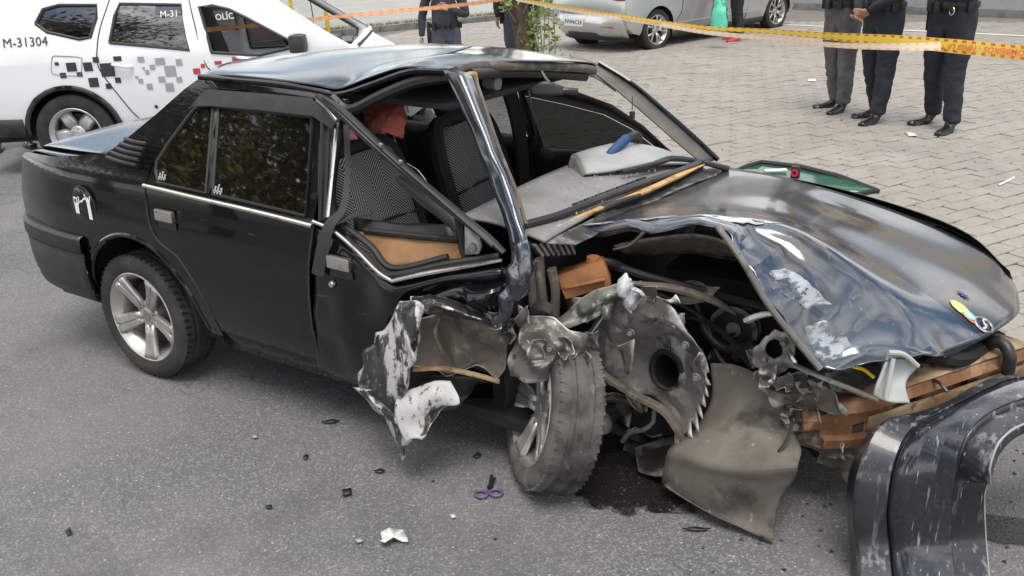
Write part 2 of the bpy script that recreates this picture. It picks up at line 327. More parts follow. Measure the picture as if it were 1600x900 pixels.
def empty(name, loc=(0, 0, 0), rot=(0, 0, 0), label=None, cat=None, group=None):
    o = bpy.data.objects.new(name, None); COL.objects.link(o); o.location = loc; o.rotation_euler = rot; o.empty_display_size = .2
    return tag(o, label, cat, group)
def cr(p0, p1, p2, p3, t):
    t2, t3 = t*t, t*t*t
    return .5*((2*p1)+(-p0+p2)*t+(2*p0-5*p1+4*p2-p3)*t2+(-p0+3*p1-3*p2+p3)*t3)
def spline(pts, n=6, closed=False):
    P = [V(p) for p in pts]; N = len(P); out = []
    if N == 2 and not closed: return [P[0].lerp(P[1], i/n) for i in range(n+1)]
    for i in range(N if closed else N-1):
        g = (lambda k: P[k % N]) if closed else (lambda k: P[k] if 0 <= k < N else (2*P[0]-P[1] if k < 0 else 2*P[-1]-P[-2]))
        for j in range(n): out.append(cr(g(i-1), g(i), g(i+1), g(i+2), j/n))
    if not closed: out.append(P[-1].copy())
    return out
def crumple_fn(amp, scale, seed):
    """sharp sheet-metal folds: triangle waves along a few random directions, bent a little by noise"""
    rg = random.Random(int(seed*1000)+17); F_ = []
    for k in range(5):
        d = V((rg.gauss(0, 1), rg.gauss(0, .5), rg.gauss(0, 1))).normalized(); w = V((rg.gauss(0, .6), rg.gauss(0, 1.2), rg.gauss(0, .6))).normalized()
        F_.append((d*scale*rg.uniform(.35, 1.15), rg.random(), w*amp*(1.15 if k < 2 else .6)))
    sm = amp < .008
    def f(p):
        q = p*scale*.55+V((seed, seed*1.7, -seed)); b = .45*noise.noise(q); r = p+noise.noise_vector(q*1.9)*amp*(.9 if sm else .35)
        for d, ph, w in F_:
            x = p.dot(d)+ph+b; r = r+w*((4*abs(x % 1-.5)-1)*(.35 if sm else .8))
        return r
    return f
def grid_pts(rows, nu, nv, linear=False):
    if linear:
        def sp(l, n):
            o = []
            for a, b in zip(l, l[1:]): o += [V(a).lerp(V(b), i/n) for i in range(n)]
            return o+[V(l[-1])]
    else: sp = spline
    A = [sp(r, nu) for r in rows]
    cols = [sp([r[i] for r in A], nv) for i in range(len(A[0]))]
    return [[c[j] for c in cols] for j in range(len(cols[0]))]
def grid(name, rows, m, parent=None, nu=5, nv=5, thick=.003, crumple=None, linear=False, smooth=40, hole=None):
    G = grid_pts(rows, nu, nv, linear)
    if crumple:
        f = crumple_fn(*crumple); G = [[f(p) for p in r] for r in G]
    nr, nc = len(G), len(G[0]); vs_ = [p for r in G for p in r]; fs = []
    for i in range(nr-1):
        for j in range(nc-1):
            q = (i*nc+j, i*nc+j+1, (i+1)*nc+j+1, (i+1)*nc+j)
            if hole and hole(sum((vs_[k] for k in q), V((0, 0, 0)))/4): continue
            fs.append(q)
    return mesh(name, vs_, fs, m, parent, smooth, thick)
def inside(p, poly):
    x, y = p; c = False; n = len(poly)
    for i in range(n):
        x1, y1 = poly[i]; x2, y2 = poly[i-1]
        if (y1 > y) != (y2 > y) and x < (x2-x1)*(y-y1)/(y2-y1)+x1: c = not c
    return c
def resample(poly, step):
    out = []
    for i in range(len(poly)):
        a, b = Vector(poly[i]), Vector(poly[(i+1) % len(poly)]); n = max(1, int(math.ceil((b-a).length/step)))
        for k in range(n): out.append(a.lerp(b, k/n))
    return out
def sheet_data(outline, fn, holes=(), step=.06):
    loops = [resample(outline, step)]+[resample(h, step) for h in holes]
    vs_, es = [], []
    for L in loops:
        b = len(vs_); vs_ += L; es += [(b+i, b+(i+1) % len(L)) for i in range(len(L))]
    bd = list(vs_)
    xs = [p[0] for p in outline]; ys = [p[1] for p in outline]
    x = min(xs)+step*.5; k = 0
    while x < max(xs):
        y = min(ys)+(step*.5 if k % 2 else step*.25)
        while y < max(ys):
            p = Vector((x, y))
            if inside(p, outline) and not any(inside(p, h) for h in holes) and min((p-q).length_squared for q in bd) > (step*.45)**2: vs_.append(p)
            y += step
        x += step; k += 1
    r = delaunay_2d_cdt(vs_, es, [], 0, 1e-5)
    ov, of = r[0], r[2]; fs = []
    for f in of:
        c = sum((ov[i] for i in f), Vector((0, 0)))/len(f)
        if inside(c, outline) and not any(inside(c, h) for h in holes): fs.append(list(f))
    return [V(fn(p[0], p[1])) for p in ov], fs
def sheet(name, outline, fn, m, parent=None, holes=(), step=.06, thick=.003, smooth=35, cn=False):
    """cn: true surface normals from the shape function (clean reflections on paint)"""
    if not cn:
        v, f = sheet_data(outline, fn, holes, step); return mesh(name, v, f, m, parent, smooth, thick)
    uv_ = {}
    def fk(u, w):
        p = V(fn(u, w)); e = .012
        du = V(fn(u+e, w))-V(fn(u-e, w)); dv = V(fn(u, w+e))-V(fn(u, w-e)); n = du.cross(dv).normalized()
        uv_[len(uv_)] = n; return p
    v, f = sheet_data(outline, fk, holes, step); N_ = [uv_[i] for i in range(len(v))]
    f = [q if (v[q[1]]-v[q[0]]).cross(v[q[2]]-v[q[0]]).dot(N_[q[0]]) > 0 else q[::-1] for q in f]
    o = mesh(name, v, f, m, parent, 180, 0); o.data.normals_split_custom_set_from_vertices(N_); return o
def tube_data(pts, r, seg=8, n=5, flat=None, caps=True, sp=True):
    """swept round (or flattened: flat=(w,h)) section along a spline; r number or list"""
    P = spline(pts, n) if sp and len(pts) > 2 else [V(p) for p in pts]
    N = len(P); vs_, fs = [], []
    T = [(P[min(i+1, N-1)]-P[max(i-1, 0)]).normalized() for i in range(N)]
    up_ = V((0, 0, 1)) if abs(T[0].z) < .9 else V((1, 0, 0))
    nrm = (up_-T[0]*up_.dot(T[0])).normalized()
    for i in range(N):
        nrm = (nrm-T[i]*nrm.dot(T[i])).normalized(); bn = T[i].cross(nrm)
        t = i/(N-1)
        rr = r if not isinstance(r, (list, tuple)) else r[min(int(t*(len(r)-1)), len(r)-2)]*(1-(t*(len(r)-1) % 1 if t < 1 else 1))+r[min(int(t*(len(r)-1)), len(r)-2)+1]*((t*(len(r)-1)) % 1 if t < 1 else 1)
        a, b = (rr, rr) if not flat else (rr*flat[0], rr*flat[1])
        for k in range(seg):
            th = 2*math.pi*(k+.5)/seg
            vs_.append(P[i]+bn*(a*math.cos(th))+nrm*(b*math.sin(th)))
    for i in range(N-1):
        for k in range(seg):
            fs.append((i*seg+k, i*seg+(k+1) % seg, (i+1)*seg+(k+1) % seg, (i+1)*seg+k))
    if caps: fs += [tuple(range(seg-1, -1, -1)), tuple((N-1)*seg+k for k in range(seg))]
    return vs_, fs
def tube(name, pts, r, m, parent=None, seg=8, n=5, flat=None, smooth=40, sp=True):
    v, f = tube_data(pts, r, seg, n, flat, True, sp); return mesh(name, v, f, m, parent, smooth)
def box_data(c, s, bev=.0, rot=None):
    bm = bmesh.new(); bmesh.ops.create_cube(bm, size=1)
    for v in bm.verts: v.co = V((v.co.x*s[0], v.co.y*s[1], v.co.z*s[2]))
    if bev: bmesh.ops.bevel(bm, geom=list(bm.edges), offset=bev, segments=2, profile=.7, affect='EDGES')
    Mx = Matrix.Translation(V(c)) @ (rot.to_4x4() if rot else Matrix.Identity(4))
    vs_ = [Mx @ v.co for v in bm.verts]; bm.verts.index_update(); fs = [[v.index for v in f.verts] for f in bm.faces]; bm.free()
    return vs_, fs
def box(name, c, s, m, parent=None, bev=.0, rot=None, smooth=40):
    v, f = box_data(c, s, bev, rot); return mesh(name, v, f, m, parent, smooth)
def join_data(*parts):
    vs_, fs = [], []
    for v, f in parts:
        b = len(vs_); vs_ += list(v); fs += [[i+b for i in q] for q in f]
    return vs_, fs
def lathe_data(prof, seg=40, axis='y', c=(0, 0, 0)):
    """prof: list of (radius, along axis)"""
    vs_, fs = [], []; n = len(prof)
    for k in range(seg):
        a = 2*math.pi*k/seg
        for r, h in prof:
            p = (r*math.cos(a), h, r*math.sin(a)) if axis == 'y' else ((r*math.cos(a), r*math.sin(a), h) if axis == 'z' else (h, r*math.cos(a), r*math.sin(a)))
            vs_.append(V(p)+V(c))
    for k in range(seg):
        for i in range(n-1):
            fs.append((k*n+i, k*n+i+1, ((k+1) % seg)*n+i+1, ((k+1) % seg)*n+i))
    return vs_, fs
def lathe(name, prof, m, parent=None, seg=40, axis='y', c=(0, 0, 0), smooth=40):
    v, f = lathe_data(prof, seg, axis, c); return mesh(name, v, f, m, parent, smooth)
def text_mesh(name, s, size, m, parent, mw, extrude=0.001, align='CENTER', bold=0):
    cu = bpy.data.curves.new(name, 'FONT'); cu.body = s; cu.size = size; cu.extrude = extrude; cu.align_x = align; cu.align_y = 'CENTER'; cu.offset = bold
    cu.resolution_u = 2
    o = bpy.data.objects.new('tmp', cu); COL.objects.link(o)
    dg = bpy.context.evaluated_depsgraph_get(); me = bpy.data.meshes.new_from_object(o.evaluated_get(dg))
    bpy.data.objects.remove(o)
    me.materials.clear(); ob = link(name, me, m, parent, None); ob.matrix_local = mw
    return ob
def text_on(name, s, size, m, parent, fn, extrude=.0006):
    """lettering laid on a curved panel: fn(x, y) -> point"""
    o = text_mesh(name, s, size, m, parent, Matrix.Identity(4), extrude)
    for v_ in o.data.vertices: v_.co = V(fn(v_.co.x, v_.co.y, v_.co.z))
    return o
def frame(o, x, y):
    """matrix with origin o, local x along x, local y along y"""
    x = V(x).normalized(); z = x.cross(V(y)).normalized(); y = z.cross(x)
    Mx = Matrix((x, y, z)).transposed().to_4x4(); Mx.translation = V(o); return Mx
def decal(name, target, pts, m, parent, off=.003, step=.02, jag=0., cdir=None):
    """irregular patch laid on target's surface (points in the same parent's frame)"""
    P = [V(p) for p in pts]; c = sum(P, V((0, 0, 0)))/len(P)
    ok, loc, nrm, _ = target.closest_point_on_mesh(c)
    if cdir is not None and nrm.dot(V(cdir)) < 0: nrm = -nrm
    e1 = nrm.orthogonal().normalized(); e2 = nrm.cross(e1)
    if jag:
        Q = []
        for i in range(len(P)):
            a, b = P[i], P[(i+1) % len(P)]
            for k in range(6): Q.append(a.lerp(b, k/6)+noise.noise_vector(a.lerp(b, k/6)*60)*jag)
        P = Q
    ol = [((p-c).dot(e1), (p-c).dot(e2)) for p in P]
    def fn(u, v):
        q = loc+e1*u+e2*v; ok, l, n, _ = target.closest_point_on_mesh(q)
        if n.dot(nrm) < 0: n = -n
        return l+n*off
    return sheet(name, ol, fn, m, parent, (), step, .0008, 60)
def circle2(cx, cy, rx, ry=None, n=20, a0=0): ry = ry or rx; return [(cx+rx*math.cos(a0+2*math.pi*i/n), cy+ry*math.sin(a0+2*math.pi*i/n)) for i in range(n)]
def lerp_tab(tab, x):
    """monotone cubic through the table"""
    n = len(tab)
    if x <= tab[0][0]: return tab[0][1]
    if x >= tab[-1][0]: return tab[-1][1]
    h = [tab[i+1][0]-tab[i][0] for i in range(n-1)]; d = [(tab[i+1][1]-tab[i][1])/h[i] for i in range(n-1)]
    m_ = [d[0]]+[0 if d[i-1]*d[i] <= 0 else 2*d[i-1]*d[i]/(d[i-1]+d[i]) for i in range(1, n-1)]+[d[-1]]
    for i in range(n-1):
        if x <= tab[i+1][0]:
            t = (x-tab[i][0])/h[i]; t2, t3 = t*t, t*t*t
            return (2*t3-3*t2+1)*tab[i][1]+(t3-2*t2+t)*h[i]*m_[i]+(3*t2-2*t3)*tab[i+1][1]+(t3-t2)*h[i]*m_[i+1]
def lerp_lin(tab, x):
    if x <= tab[0][0]: return tab[0][1]
    for (a, b), (c, d) in zip(tab, tab[1:]):
        if x <= c:
            t = (x-a)/(c-a); return b+(d-b)*t
    return tab[-1][1]
def copy_tree(o, parent=None):
    c = o.copy(); COL.objects.link(c); c.parent = parent
    for ch in list(o.children): copy_tree(ch, c)
    return c

# ---------------------------------------------------------------- ground
tag(mesh('ground', [(-80, -80, 0), (80, -80, 0), (80, 80, 0), (-80, 80, 0)], [(0, 1, 2, 3)], 'asphalt', None, None), kind='structure')
YB = lambda x: .62+.30*(3.4-x)                      # edge between asphalt and paving
kerbA, kerbB = V((-9.52, 10.33, 0)), V((-5.22, 16.55, 0))
kd = (kerbB-kerbA).normalized(); kn = V((-kd.y, kd.x, 0))
bed = [(-9., YB(-9.), .004), (9., YB(9.), .004), (9., 17.5, .004), (-4.6, 17.5, .004), (kerbA.x-.0, kerbA.y, .004), (-12, 6.8, .004)]
pav = tag(mesh('paving', bed, [tuple(range(len(bed)))], 'joint_sand', None, None), kind='structure')
def paver_mesh(L=.225, w=.125, h=.026, a=.013, gap=.0035, ch=.005):
    tri = lambda u: a*(1-4*abs((u/(L/2)) % 1-.5))
    us = [gap, L/8, L*3/8, L*5/8, L*7/8, L-gap]
    bot = [(u, tri(u)+gap) for u in us]; top = [(u, tri(u)+w-gap) for u in reversed(us)]
    ring = bot+top; n = len(ring); cx, cy = L/2, w/2
    inn = [(cx+(x-cx)*(1-2*ch/L), cy+(y-cy)*(1-2*ch/w)) for x, y in ring]
    v = [(x, y, 0) for x, y in ring]+[(x, y, h-ch*.7) for x, y in ring]+[(x, y, h) for x, y in inn]
    f = []
    for i in range(n):
        j = (i+1) % n
        f += [(i, j, n+j, n+i), (n+i, n+j, 2*n+j, 2*n+i)]
    k = len(us)
    for i in range(k-1):                                   # top face as quads
        f.append((2*n+i, 2*n+i+1, 2*n+n-2-i, 2*n+n-1-i))
    return v, f, L, w
pv, pf, PL, PW = paver_mesh()
pme = bpy.data.meshes.new('paver'); pme.from_pydata(pv, [], pf); pme.materials.append(MATS['paver']); pme.update()
ang = R_(60); ca, sa = math.cos(ang), math.sin(ang)
cells = []
campos = cam.matrix_world.translation
Mi = cam.matrix_world.inverted(); TANX = 18/cam_d.lens; TANY = TANX*9/16
def in_view(p, mgn=1.):
    q = Mi @ V(p)
    return q.z < -.1 and abs(q.x/-q.z) < TANX*mgn and abs(q.y/-q.z) < TANY*mgn
rngp = random.Random(3)
for j in range(-95, 130):
    for i in range(-70, 105):
        u, v_ = (i+.5*(j % 2))*PL, j*PW
        # the zigzag repeats each half stone, so rows may start on the half
        x, y = u*ca-v_*sa, u*sa+v_*ca
        cx, cy = x+PL/2*ca-PW/2*sa, y+PL/2*sa+PW/2*ca
        if cy < YB(cx)+.12 or cy > 13.6 or cx < -8 or cx > 7.5: continue
        if (V((cx, cy, 0))-kerbA).dot(kn) > -.15: continue
        cells.append((x, y, cx, cy))
seen = [c for c in cells if in_view((c[2], c[3], 0), .99) and not (-1.5 < c[2] < 3.2 and c[3] < 2.6) and (c[2] > .2 or c[3] > 6)]
seen.sort(key=lambda c: (V((c[2], c[3], 0))-campos).length)
single = set((c[0], c[1]) for c in seen[:300])
bv, bf = [], []
for (x, y, cx, cy) in cells:
    dz = rngp.uniform(-.003, .003); tx, ty = rngp.uniform(-.012, .012), rngp.uniform(-.012, .012)
    if (x, y) in single:
        o = bpy.data.objects.new('paver', pme); COL.objects.link(o); o.location = (x, y, .004+dz); o.rotation_euler = (tx, ty, ang); o.parent = pav
    else:
        b = len(bv)
        bv += [(x+p[0]*ca-p[1]*sa, y+p[0]*sa+p[1]*ca, .004+dz+p[2]+p[0]*ty+p[1]*tx) for p in pv]; bf += [[k+b for k in q] for q in pf]
tag(mesh('paver_field', bv, bf, 'paver', pav, None), kind='stuff')
# painted line near the wall
def strip_on(name, a, b, w, z, m):
    a, b = V(a), V(b); n = V((-(b-a).y, (b-a).x, 0)).normalized()*w/2
    return mesh(name, [V((*(a-n).xy, z)), V((*(b-n).xy, z)), V((*(b+n).xy, z)), V((*(a+n).xy, z))], [(0, 1, 2, 3)], m, None, None)
tag(strip_on('painted_line', (-1.949, 13.377, 0.000), (3.023, 11.741, -0.000), .09, .036, 'line_paint'), kind='structure')
# kerb, verge and raised pavement on the far left
k0, k1 = kerbA-kd*7, kerbB+kd*2.4
kv, kf = [], []
n = 22; kerb = tag(empty('kerb', k0), kind='structure')
for i in range(n):
    a = k0.lerp(k1, i/n); b = k0.lerp(k1, (i+1)/n); L = (b-a).length
    o = box('kerb_stone', ((a+b)/2+kn*.06+V((0, 0, .065)))-k0, (L-.012, .14, .13), 'kerb_stone', kerb, .012, Matrix.Rotation(math.atan2(kd.y, kd.x), 3, 'Z'))
sw = [k0+kn*.13, k1+kn*.13, k1+kn*26, k0+kn*26]
tag(mesh('pavement', [V((p.x, p.y, .118)) for p in sw], [(0, 1, 2, 3)], 'sidewalk', None, None), kind='structure')
gv, gf = [], []
rg = random.Random(5)
for i in range(2600):
    t = rg.random(); d = .14+abs(rg.gauss(0, .16)); p = k0.lerp(k1, .30+t*.42)+kn*d
    if d > .6: continue
    h = rg.uniform(.03, .09); a = rg.uniform(0, 6.28); w = .006; b = len(gv)
    dx, dy = math.cos(a)*w, math.sin(a)*w; lx, ly = rg.uniform(-.03, .03), rg.uniform(-.03, .03)
    gv += [(p.x-dx, p.y-dy, .115), (p.x+dx, p.y+dy, .115), (p.x+lx, p.y+ly, .118+h)]; gf.append((b, b+1, b+2))
tag(mesh('grass', gv, gf, 'grass_blade', None, None), 'short green grass growing along the back of the kerb', 'grass', kind='stuff')
# wall top right
wa, wb = V((-4.4, 17.05, 0)), V((10.5, 11.3, 0)); wd = (wb-wa).normalized()
wall = empty('wall', wa, (0, 0, math.atan2(wd.y, wd.x)), 'plain grey rendered wall closing the car park behind the officers', 'wall')
WL = (wb-wa).length
box('wall_face', (WL/2, .12, 1.3), (WL, .2, 2.6), 'wall_plaster', wall, .01)
box('plinth', (WL/2, .005, .07), (WL-.01, .04, .14), 'kerb_stone', wall, .006)
box('coping', (WL/2, .12, 2.64), (WL+.02, .28, .07), 'kerb_stone', wall, .01)
# oily wet patch under the wrecked front
def blob(c, rx, ry, rot, seed, n=46, am=.35):
    out = []
    for i in range(n):
        a = 2*math.pi*i/n; k = 1+am*noise.noise(V((math.cos(a)*1.6+seed, math.sin(a)*1.6, seed)))+am*.4*noise.noise(V((math.cos(a)*6+seed, math.sin(a)*6, seed)))
        x, y = rx*k*math.cos(a), ry*k*math.sin(a); out.append((c[0]+x*math.cos(rot)-y*math.sin(rot), c[1]+x*math.sin(rot)+y*math.cos(rot)))
    return out
def stain(name, ol, z, m):
    return tag(sheet(name, ol, lambda u, v: (u, v, z), m, None, (), .12, 0, None), kind='stuff')
tag(stain('oil_stain', blob((2.212, -0.486, 0.000)[:2], .46, .27, .35, 1.3), .004, 'oil'), 'black wet oil patch under the wrecked front end', 'oil stain')
tag(stain('oil_streak', blob((3.443, -0.278, 0.000)[:2], .30, .075, .2, 4.1), .004, 'oil'), 'narrow dark oil streak on asphalt beside the detached bumper', 'oil stain')

# ================================================================ the crashed black saloon
car = empty('crashed_car', (0, 0, -0.020), (-0.03058, 0.03835, 0), 'wrecked black four-door saloon with crushed front corner and bent roof', 'car')
SYT = [(.20, .715), (.30, .755), (.42, .795), (.60, .818), (.72, .8185), (.82, .808), (.915, .795), (.95, .775), (1.30, .605), (1.36, .565), (1.46, .5)]
def sy(x, z):
    y = lerp_tab(SYT, z)
    if x < -.35: y -= .36*(-.35-x)**2
    return y
side = lambda x, z, o=0.: (x, -sy(x, z)-o, z)
lside = lambda x, z, o=0.: (x, sy(x, z)+o, z)
P2 = lambda t: (t[0], t[2])
arch = lambda r, a0, a1, n=14, cx=.055, cz=.325, k=1.: [(cx+r*math.cos(R_(a0+(a1-a0)*i/n)), cz+r*k*math.sin(R_(a0+(a1-a0)*i/n))) for i in range(n+1)]
# ---- quarter panel, rear doors
CEDGE = [P2((0.177, -0.790, 0.912)), P2((0.180, -0.740, 0.992)), P2((0.248, -0.710, 1.079)), P2((0.333, -0.670, 1.174)), P2((0.385, -0.640, 1.238)), P2((0.447, -0.615, 1.292))]
CREAR = [P2((-0.113, -0.740, 1.006)), P2((0.016, -0.720, 1.093)), P2((0.148, -0.680, 1.189)), P2((0.270, -0.620, 1.288)), P2((0.358, -0.585, 1.349))]
DREAR = [(.185, .86), (.20, .76), (.255, .69)]+arch(.435, 50, 8, 6)+[(.49, .335)]
quarter_ol = [(-.845, .60), (-.83, .72), (-.80, .84), (-.765, .925), (-.72, .942), (-.45, .958)]+CREAR+[(.47, 1.325)]+CEDGE[::-1]+DREAR+[(.485, .30), (.42, .30)]+arch(.365, 2, 178, 18)+[(-.31, .32), (-.33, .60)]
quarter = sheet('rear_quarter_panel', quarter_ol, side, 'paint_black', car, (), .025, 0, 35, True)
lq = sheet('rear_quarter_panel', quarter_ol, lside, 'paint_black', car, (), .06)
v, f = tube_data([side(x, z, -.008) for x, z in arch(.363, 0, 180, 14)], .014, 8, 2); mesh('arch_lip', v, f, 'paint_black', quarter)
# body crease highlight strip along the flank
# wheel well (dark inside)
wv, wf = [], []
for i in range(19):
    a = R_(180*i/18)
    for yy in (-.77, -.45): wv.append((.055+.40*math.cos(a), yy, .325+.40*math.sin(a)))
for i in range(18): wf.append((2*i, 2*i+1, 2*i+3, 2*i+2))
mesh('wheel_well', wv, wf, 'under_black', car, 40)
mesh('wheel_well_side', [(.055+.40*math.cos(R_(a)), -.45, .325+.40*math.sin(R_(a))) for a in range(0, 181, 15)], [tuple(range(13))], 'under_black', car)
# rear door, right
wq = [P2((0.220, -0.780, 0.979)), P2((0.214, -0.760, 1.017)), P2((0.263, -0.720, 1.093)), P2((0.353, -0.655, 1.212)), P2((0.380, -0.645, 1.235)), P2((0.463, -0.640, 1.242)), P2((0.534, -0.790, 0.935)), P2((0.254, -0.790, 0.938))]
wm = [P2((0.492, -0.640, 1.242)), P2((0.980, -0.635, 1.250)), P2((1.059, -0.795, 0.925)), P2((0.572, -0.795, 0.937))]
DF = [P2((1.015, -0.625, 1.307)), P2((1.072, -0.720, 1.117)), P2((1.100, -0.795, 0.905)), (1.075, .74), (1.06, .55), (1.055, .42), (1.05, .335)]
rdoor_ol = [(x+.008, z) for x, z in CEDGE]+DF+[(.80, .335), (.505, .335)]+[(x+.010, z) for x, z in DREAR[::-1]]
sd_d = lambda x, z: side(x, z, .001)
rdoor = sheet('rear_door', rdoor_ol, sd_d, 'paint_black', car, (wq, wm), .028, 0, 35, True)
sheet('quarter_glass', wq, lambda x, z: (x, -.806+(z-.90)*.50, z), 'glass_film', rdoor, (), .5, 0, None)
sheet('window_glass', wm, lambda x, z: (x, -.806+(z-.90)*.50, z), 'glass_film', rdoor, (), .5, 0, None)
lrd = sheet('rear_door', rdoor_ol, lambda x, z: lside(x, z, .001), 'vinyl_black', car, (wq, wm), .07)
sheet('quarter_glass', wq, lambda x, z: lside(x, z, -.01), 'glass_dark', lrd, (), .1, 0)
sheet('window_glass', wm, lambda x, z: lside(x, z, -.01), 'glass_dark', lrd, (), .1, 0)
for w_, nm in ((wq, 'rubber'), (wm, 'rubber')):
    tube('window_seal', [side(x, z, .002) for x, z in w_+[w_[0]]], .008, 'rubber_seal', rdoor, 6, 2, sp=False)
sheet('window_divider', [P2((0.467, -0.640, 1.242)), P2((0.489, -0.640, 1.244)), P2((0.569, -0.795, 0.936)), P2((0.544, -0.795, 0.938))], lambda x, z: side(x, z, .006), 'plastic_black', rdoor, (), .05, .004)
# chrome belt trim
tube('belt_trim', [(0.195, -0.811, 0.925), (0.481, -0.813, 0.918), (0.828, -0.813, 0.911), (1.105, -0.811, 0.900)], .011, 'chrome', rdoor, 8, 4, (1, .9))
def handle(parent, c, flip=1):
    h = mesh('door_handle', *box_data(c, (.105, .022, .048), .008), 'chrome', parent)
    mesh('handle_recess', *box_data((c[0]+.005, c[1]+.004, c[2]-.042), (.10, .006, .03), .003), 'plastic_black', h); return h
handle(rdoor, (0.312, -0.823, 0.819))
# window stickers (little grey figures)
def figures(c, s, parent):
    parts = []
    for dx, hh in ((-.018, .034), (0, .046), (.02, .030)):
        parts.append(box_data((dx*s, 0, hh*s*.35), (.009*s, .001, hh*s*.7), .0)); parts.append(box_data((dx*s, 0, hh*s*.86), (.010*s, .001, .010*s)))
    parts.append(box_data((0, 0, .012*s), (.055*s, .001, .007*s)))
    v, f = join_data(*parts); o = mesh('family_sticker', v, f, 'grey_decal', parent, None); o.location = c; o.rotation_euler = (R_(-26), 0, 0); return o
figures((0.302, -0.806, 0.961), .8, rdoor); figures((0.621, -0.808, 0.949), .85, rdoor)
# rain visor above the rear window
vis = [P2((0.349, -0.640, 1.222)), P2((0.402, -0.615, 1.286)), P2((0.431, -0.605, 1.304)), P2((0.706, -0.605, 1.311)), P2((0.971, -0.610, 1.315)), P2((0.992, -0.610, 1.305)), P2((1.122, -0.650, 1.250)), P2((1.099, -0.660, 1.224)), P2((0.998, -0.640, 1.257)), P2((0.733, -0.640, 1.254)), P2((0.468, -0.640, 1.247)), P2((0.378, -0.640, 1.239))]
visor = sheet('rain_visor', vis, lambda x, z: side(x, z, .026), 'plastic_black', rdoor, (), .05, 0, 35, True)
tube('visor_edge', [(1.039, -0.660, 1.321), (1.096, -0.675, 1.299), (1.153, -0.690, 1.262)], .011, 'chrome', visor, 6, 3)
tube('door_gap', [side(x, z, .0005) for x, z in DREAR[:-1]], .0035, 'seam', rdoor, 5, 3)
tube('door_gap', [side(x, z, .0005) for x, z in DF[2:]], .004, 'seam', rdoor, 5, 3)
# C pillar louvres
for i in range(5):
    t = i/4
    a = V((0.035, -0.735, 1.087)).lerp(V((-0.066, -0.765, 1.005)), t); b = V((0.176, -0.745, 1.088)).lerp(V((0.149, -0.785, 1.003)), t)
    tube('louvre', [a+V((0, -.012, 0)), a.lerp(b, .5)+V((0, -.02, -.002)), b+V((0, -.012, -.004))], .0085, 'plastic_black', quarter, 6, 4, (1, .9))
# fuel flap with joke sticker: a pump holding up a man
fc = V((-0.235, -0.815, 0.781)); fy = -sy(fc.x, fc.z)-.002
flap = lathe('fuel_flap', [(0, -.0035), (.072, -.0035), (.078, -.001), (.080, .003)], 'paint_black', quarter, 32, 'y', (fc.x, fy, fc.z))
tube('flap_gap', [(fc.x+.083*math.cos(R_(a)), fy-.001, fc.z+.083*math.sin(R_(a))) for a in range(0, 361, 20)], .0028, 'seam', flap, 5, 2)
def flat(name, ol, m, parent, c, s, off=-.006): 
    return sheet(name, [(x*s, z*s) for x, z in ol], lambda u, v: (c[0]+u, c[1]+off, c[2]+v), m, parent, (), .05, .0006, None)
flat('pump_sticker', [(-.048, -.040), (-.025, -.040), (-.024, -.005), (-.012, .012), (-.012, .035), (-.018, .035), (-.020, .012), (-.026, .004), (-.026, .03), (-.050, .03)], 'white_decal', flap, (fc.x, fy, fc.z), 1.05)
flat('pump_window', [(-.044, .008), (-.032, .008), (-.032, .023), (-.044, .023)], 'dark_decal', flap, (fc.x, fy, fc.z), 1.05, -.0072)
flat('gun_sticker', [(-.008, .018), (.006, .023), (.018, .034), (.030, .033), (.029, .027), (.018, .026), (.008, .014), (-.008, .011)], 'white_decal', flap, (fc.x, fy, fc.z), 1.05)
flat('man_sticker', [(.036, -.055), (.058, -.055), (.056, .015), (.066, .045), (.060, .047), (.052, .028), (.049, .040), (.041, .040), (.039, .028), (.030, .052), (.024, .05), (.036, .014)], 'white_decal', flap, (fc.x, fy, fc.z), 1.05)
# trunk and rear
trunk_rows = [[(-.20, -.66, .975), (-.45, -.655, .962), (-.68, -.63, .948), (-.775, -.60, .925)],
              [(-.22, -.63, .986), (-.45, -.62, .975), (-.70, -.60, .962), (-.80, -.56, .935)],
              [(-.25, 0, 1.0), (-.5, 0, .992), (-.78, 0, .978), (-.87, 0, .945)],
              [(-.22, .63, .986), (-.45, .62, .975), (-.70, .60, .962), (-.80, .56, .935)],
              [(-.20, .66, .975), (-.45, .655, .962), (-.68, .63, .948), (-.775, .60, .925)]]
grid('trunk_lid', trunk_rows, 'paint_hood', car, 6, 6, .004)
grid('fender_top', [[(-.12, -.752, .985), (-.45, -.745, .955), (-.70, -.70, .942), (-.77, -.68, .925)], [(-.12, -.668, .972), (-.45, -.662, .958), (-.685, -.64, .944), (-.778, -.605, .922)]], 'paint_black', quarter, 4, 2)
grid('fender_top', [[(-.12, .752, .985), (-.45, .745, .955), (-.70, .70, .942), (-.77, .68, .925)], [(-.12, .668, .972), (-.45, .662, .958), (-.685, .64, .944), (-.778, .605, .922)]], 'paint_black', lq, 4, 2)
grid('rear_panel', [[(-.80, -.655, .925), (-.88, -.3, .94), (-.89, 0, .94), (-.88, .3, .94), (-.80, .655, .925)], [(-.86, -.71, .75), (-.93, -.35, .76), (-.94, 0, .76), (-.93, .35, .76), (-.86, .71, .75)], [(-.86, -.71, .58), (-.93, -.35, .58), (-.94, 0, .58), (-.93, .35, .58), (-.86, .71, .58)]], 'paint_black', car, 5, 4)
for s in (-1, 1):
    grid('tail_lamp', [[(-.83, s*.690, .86), (-.86, s*.66, .86), (-.905, s*.42, .86)], [(-.855, s*.685, .66), (-.885, s*.65, .66), (-.938, s*.42, .66)]], 'lamp_red', car, 4, 3, .01)
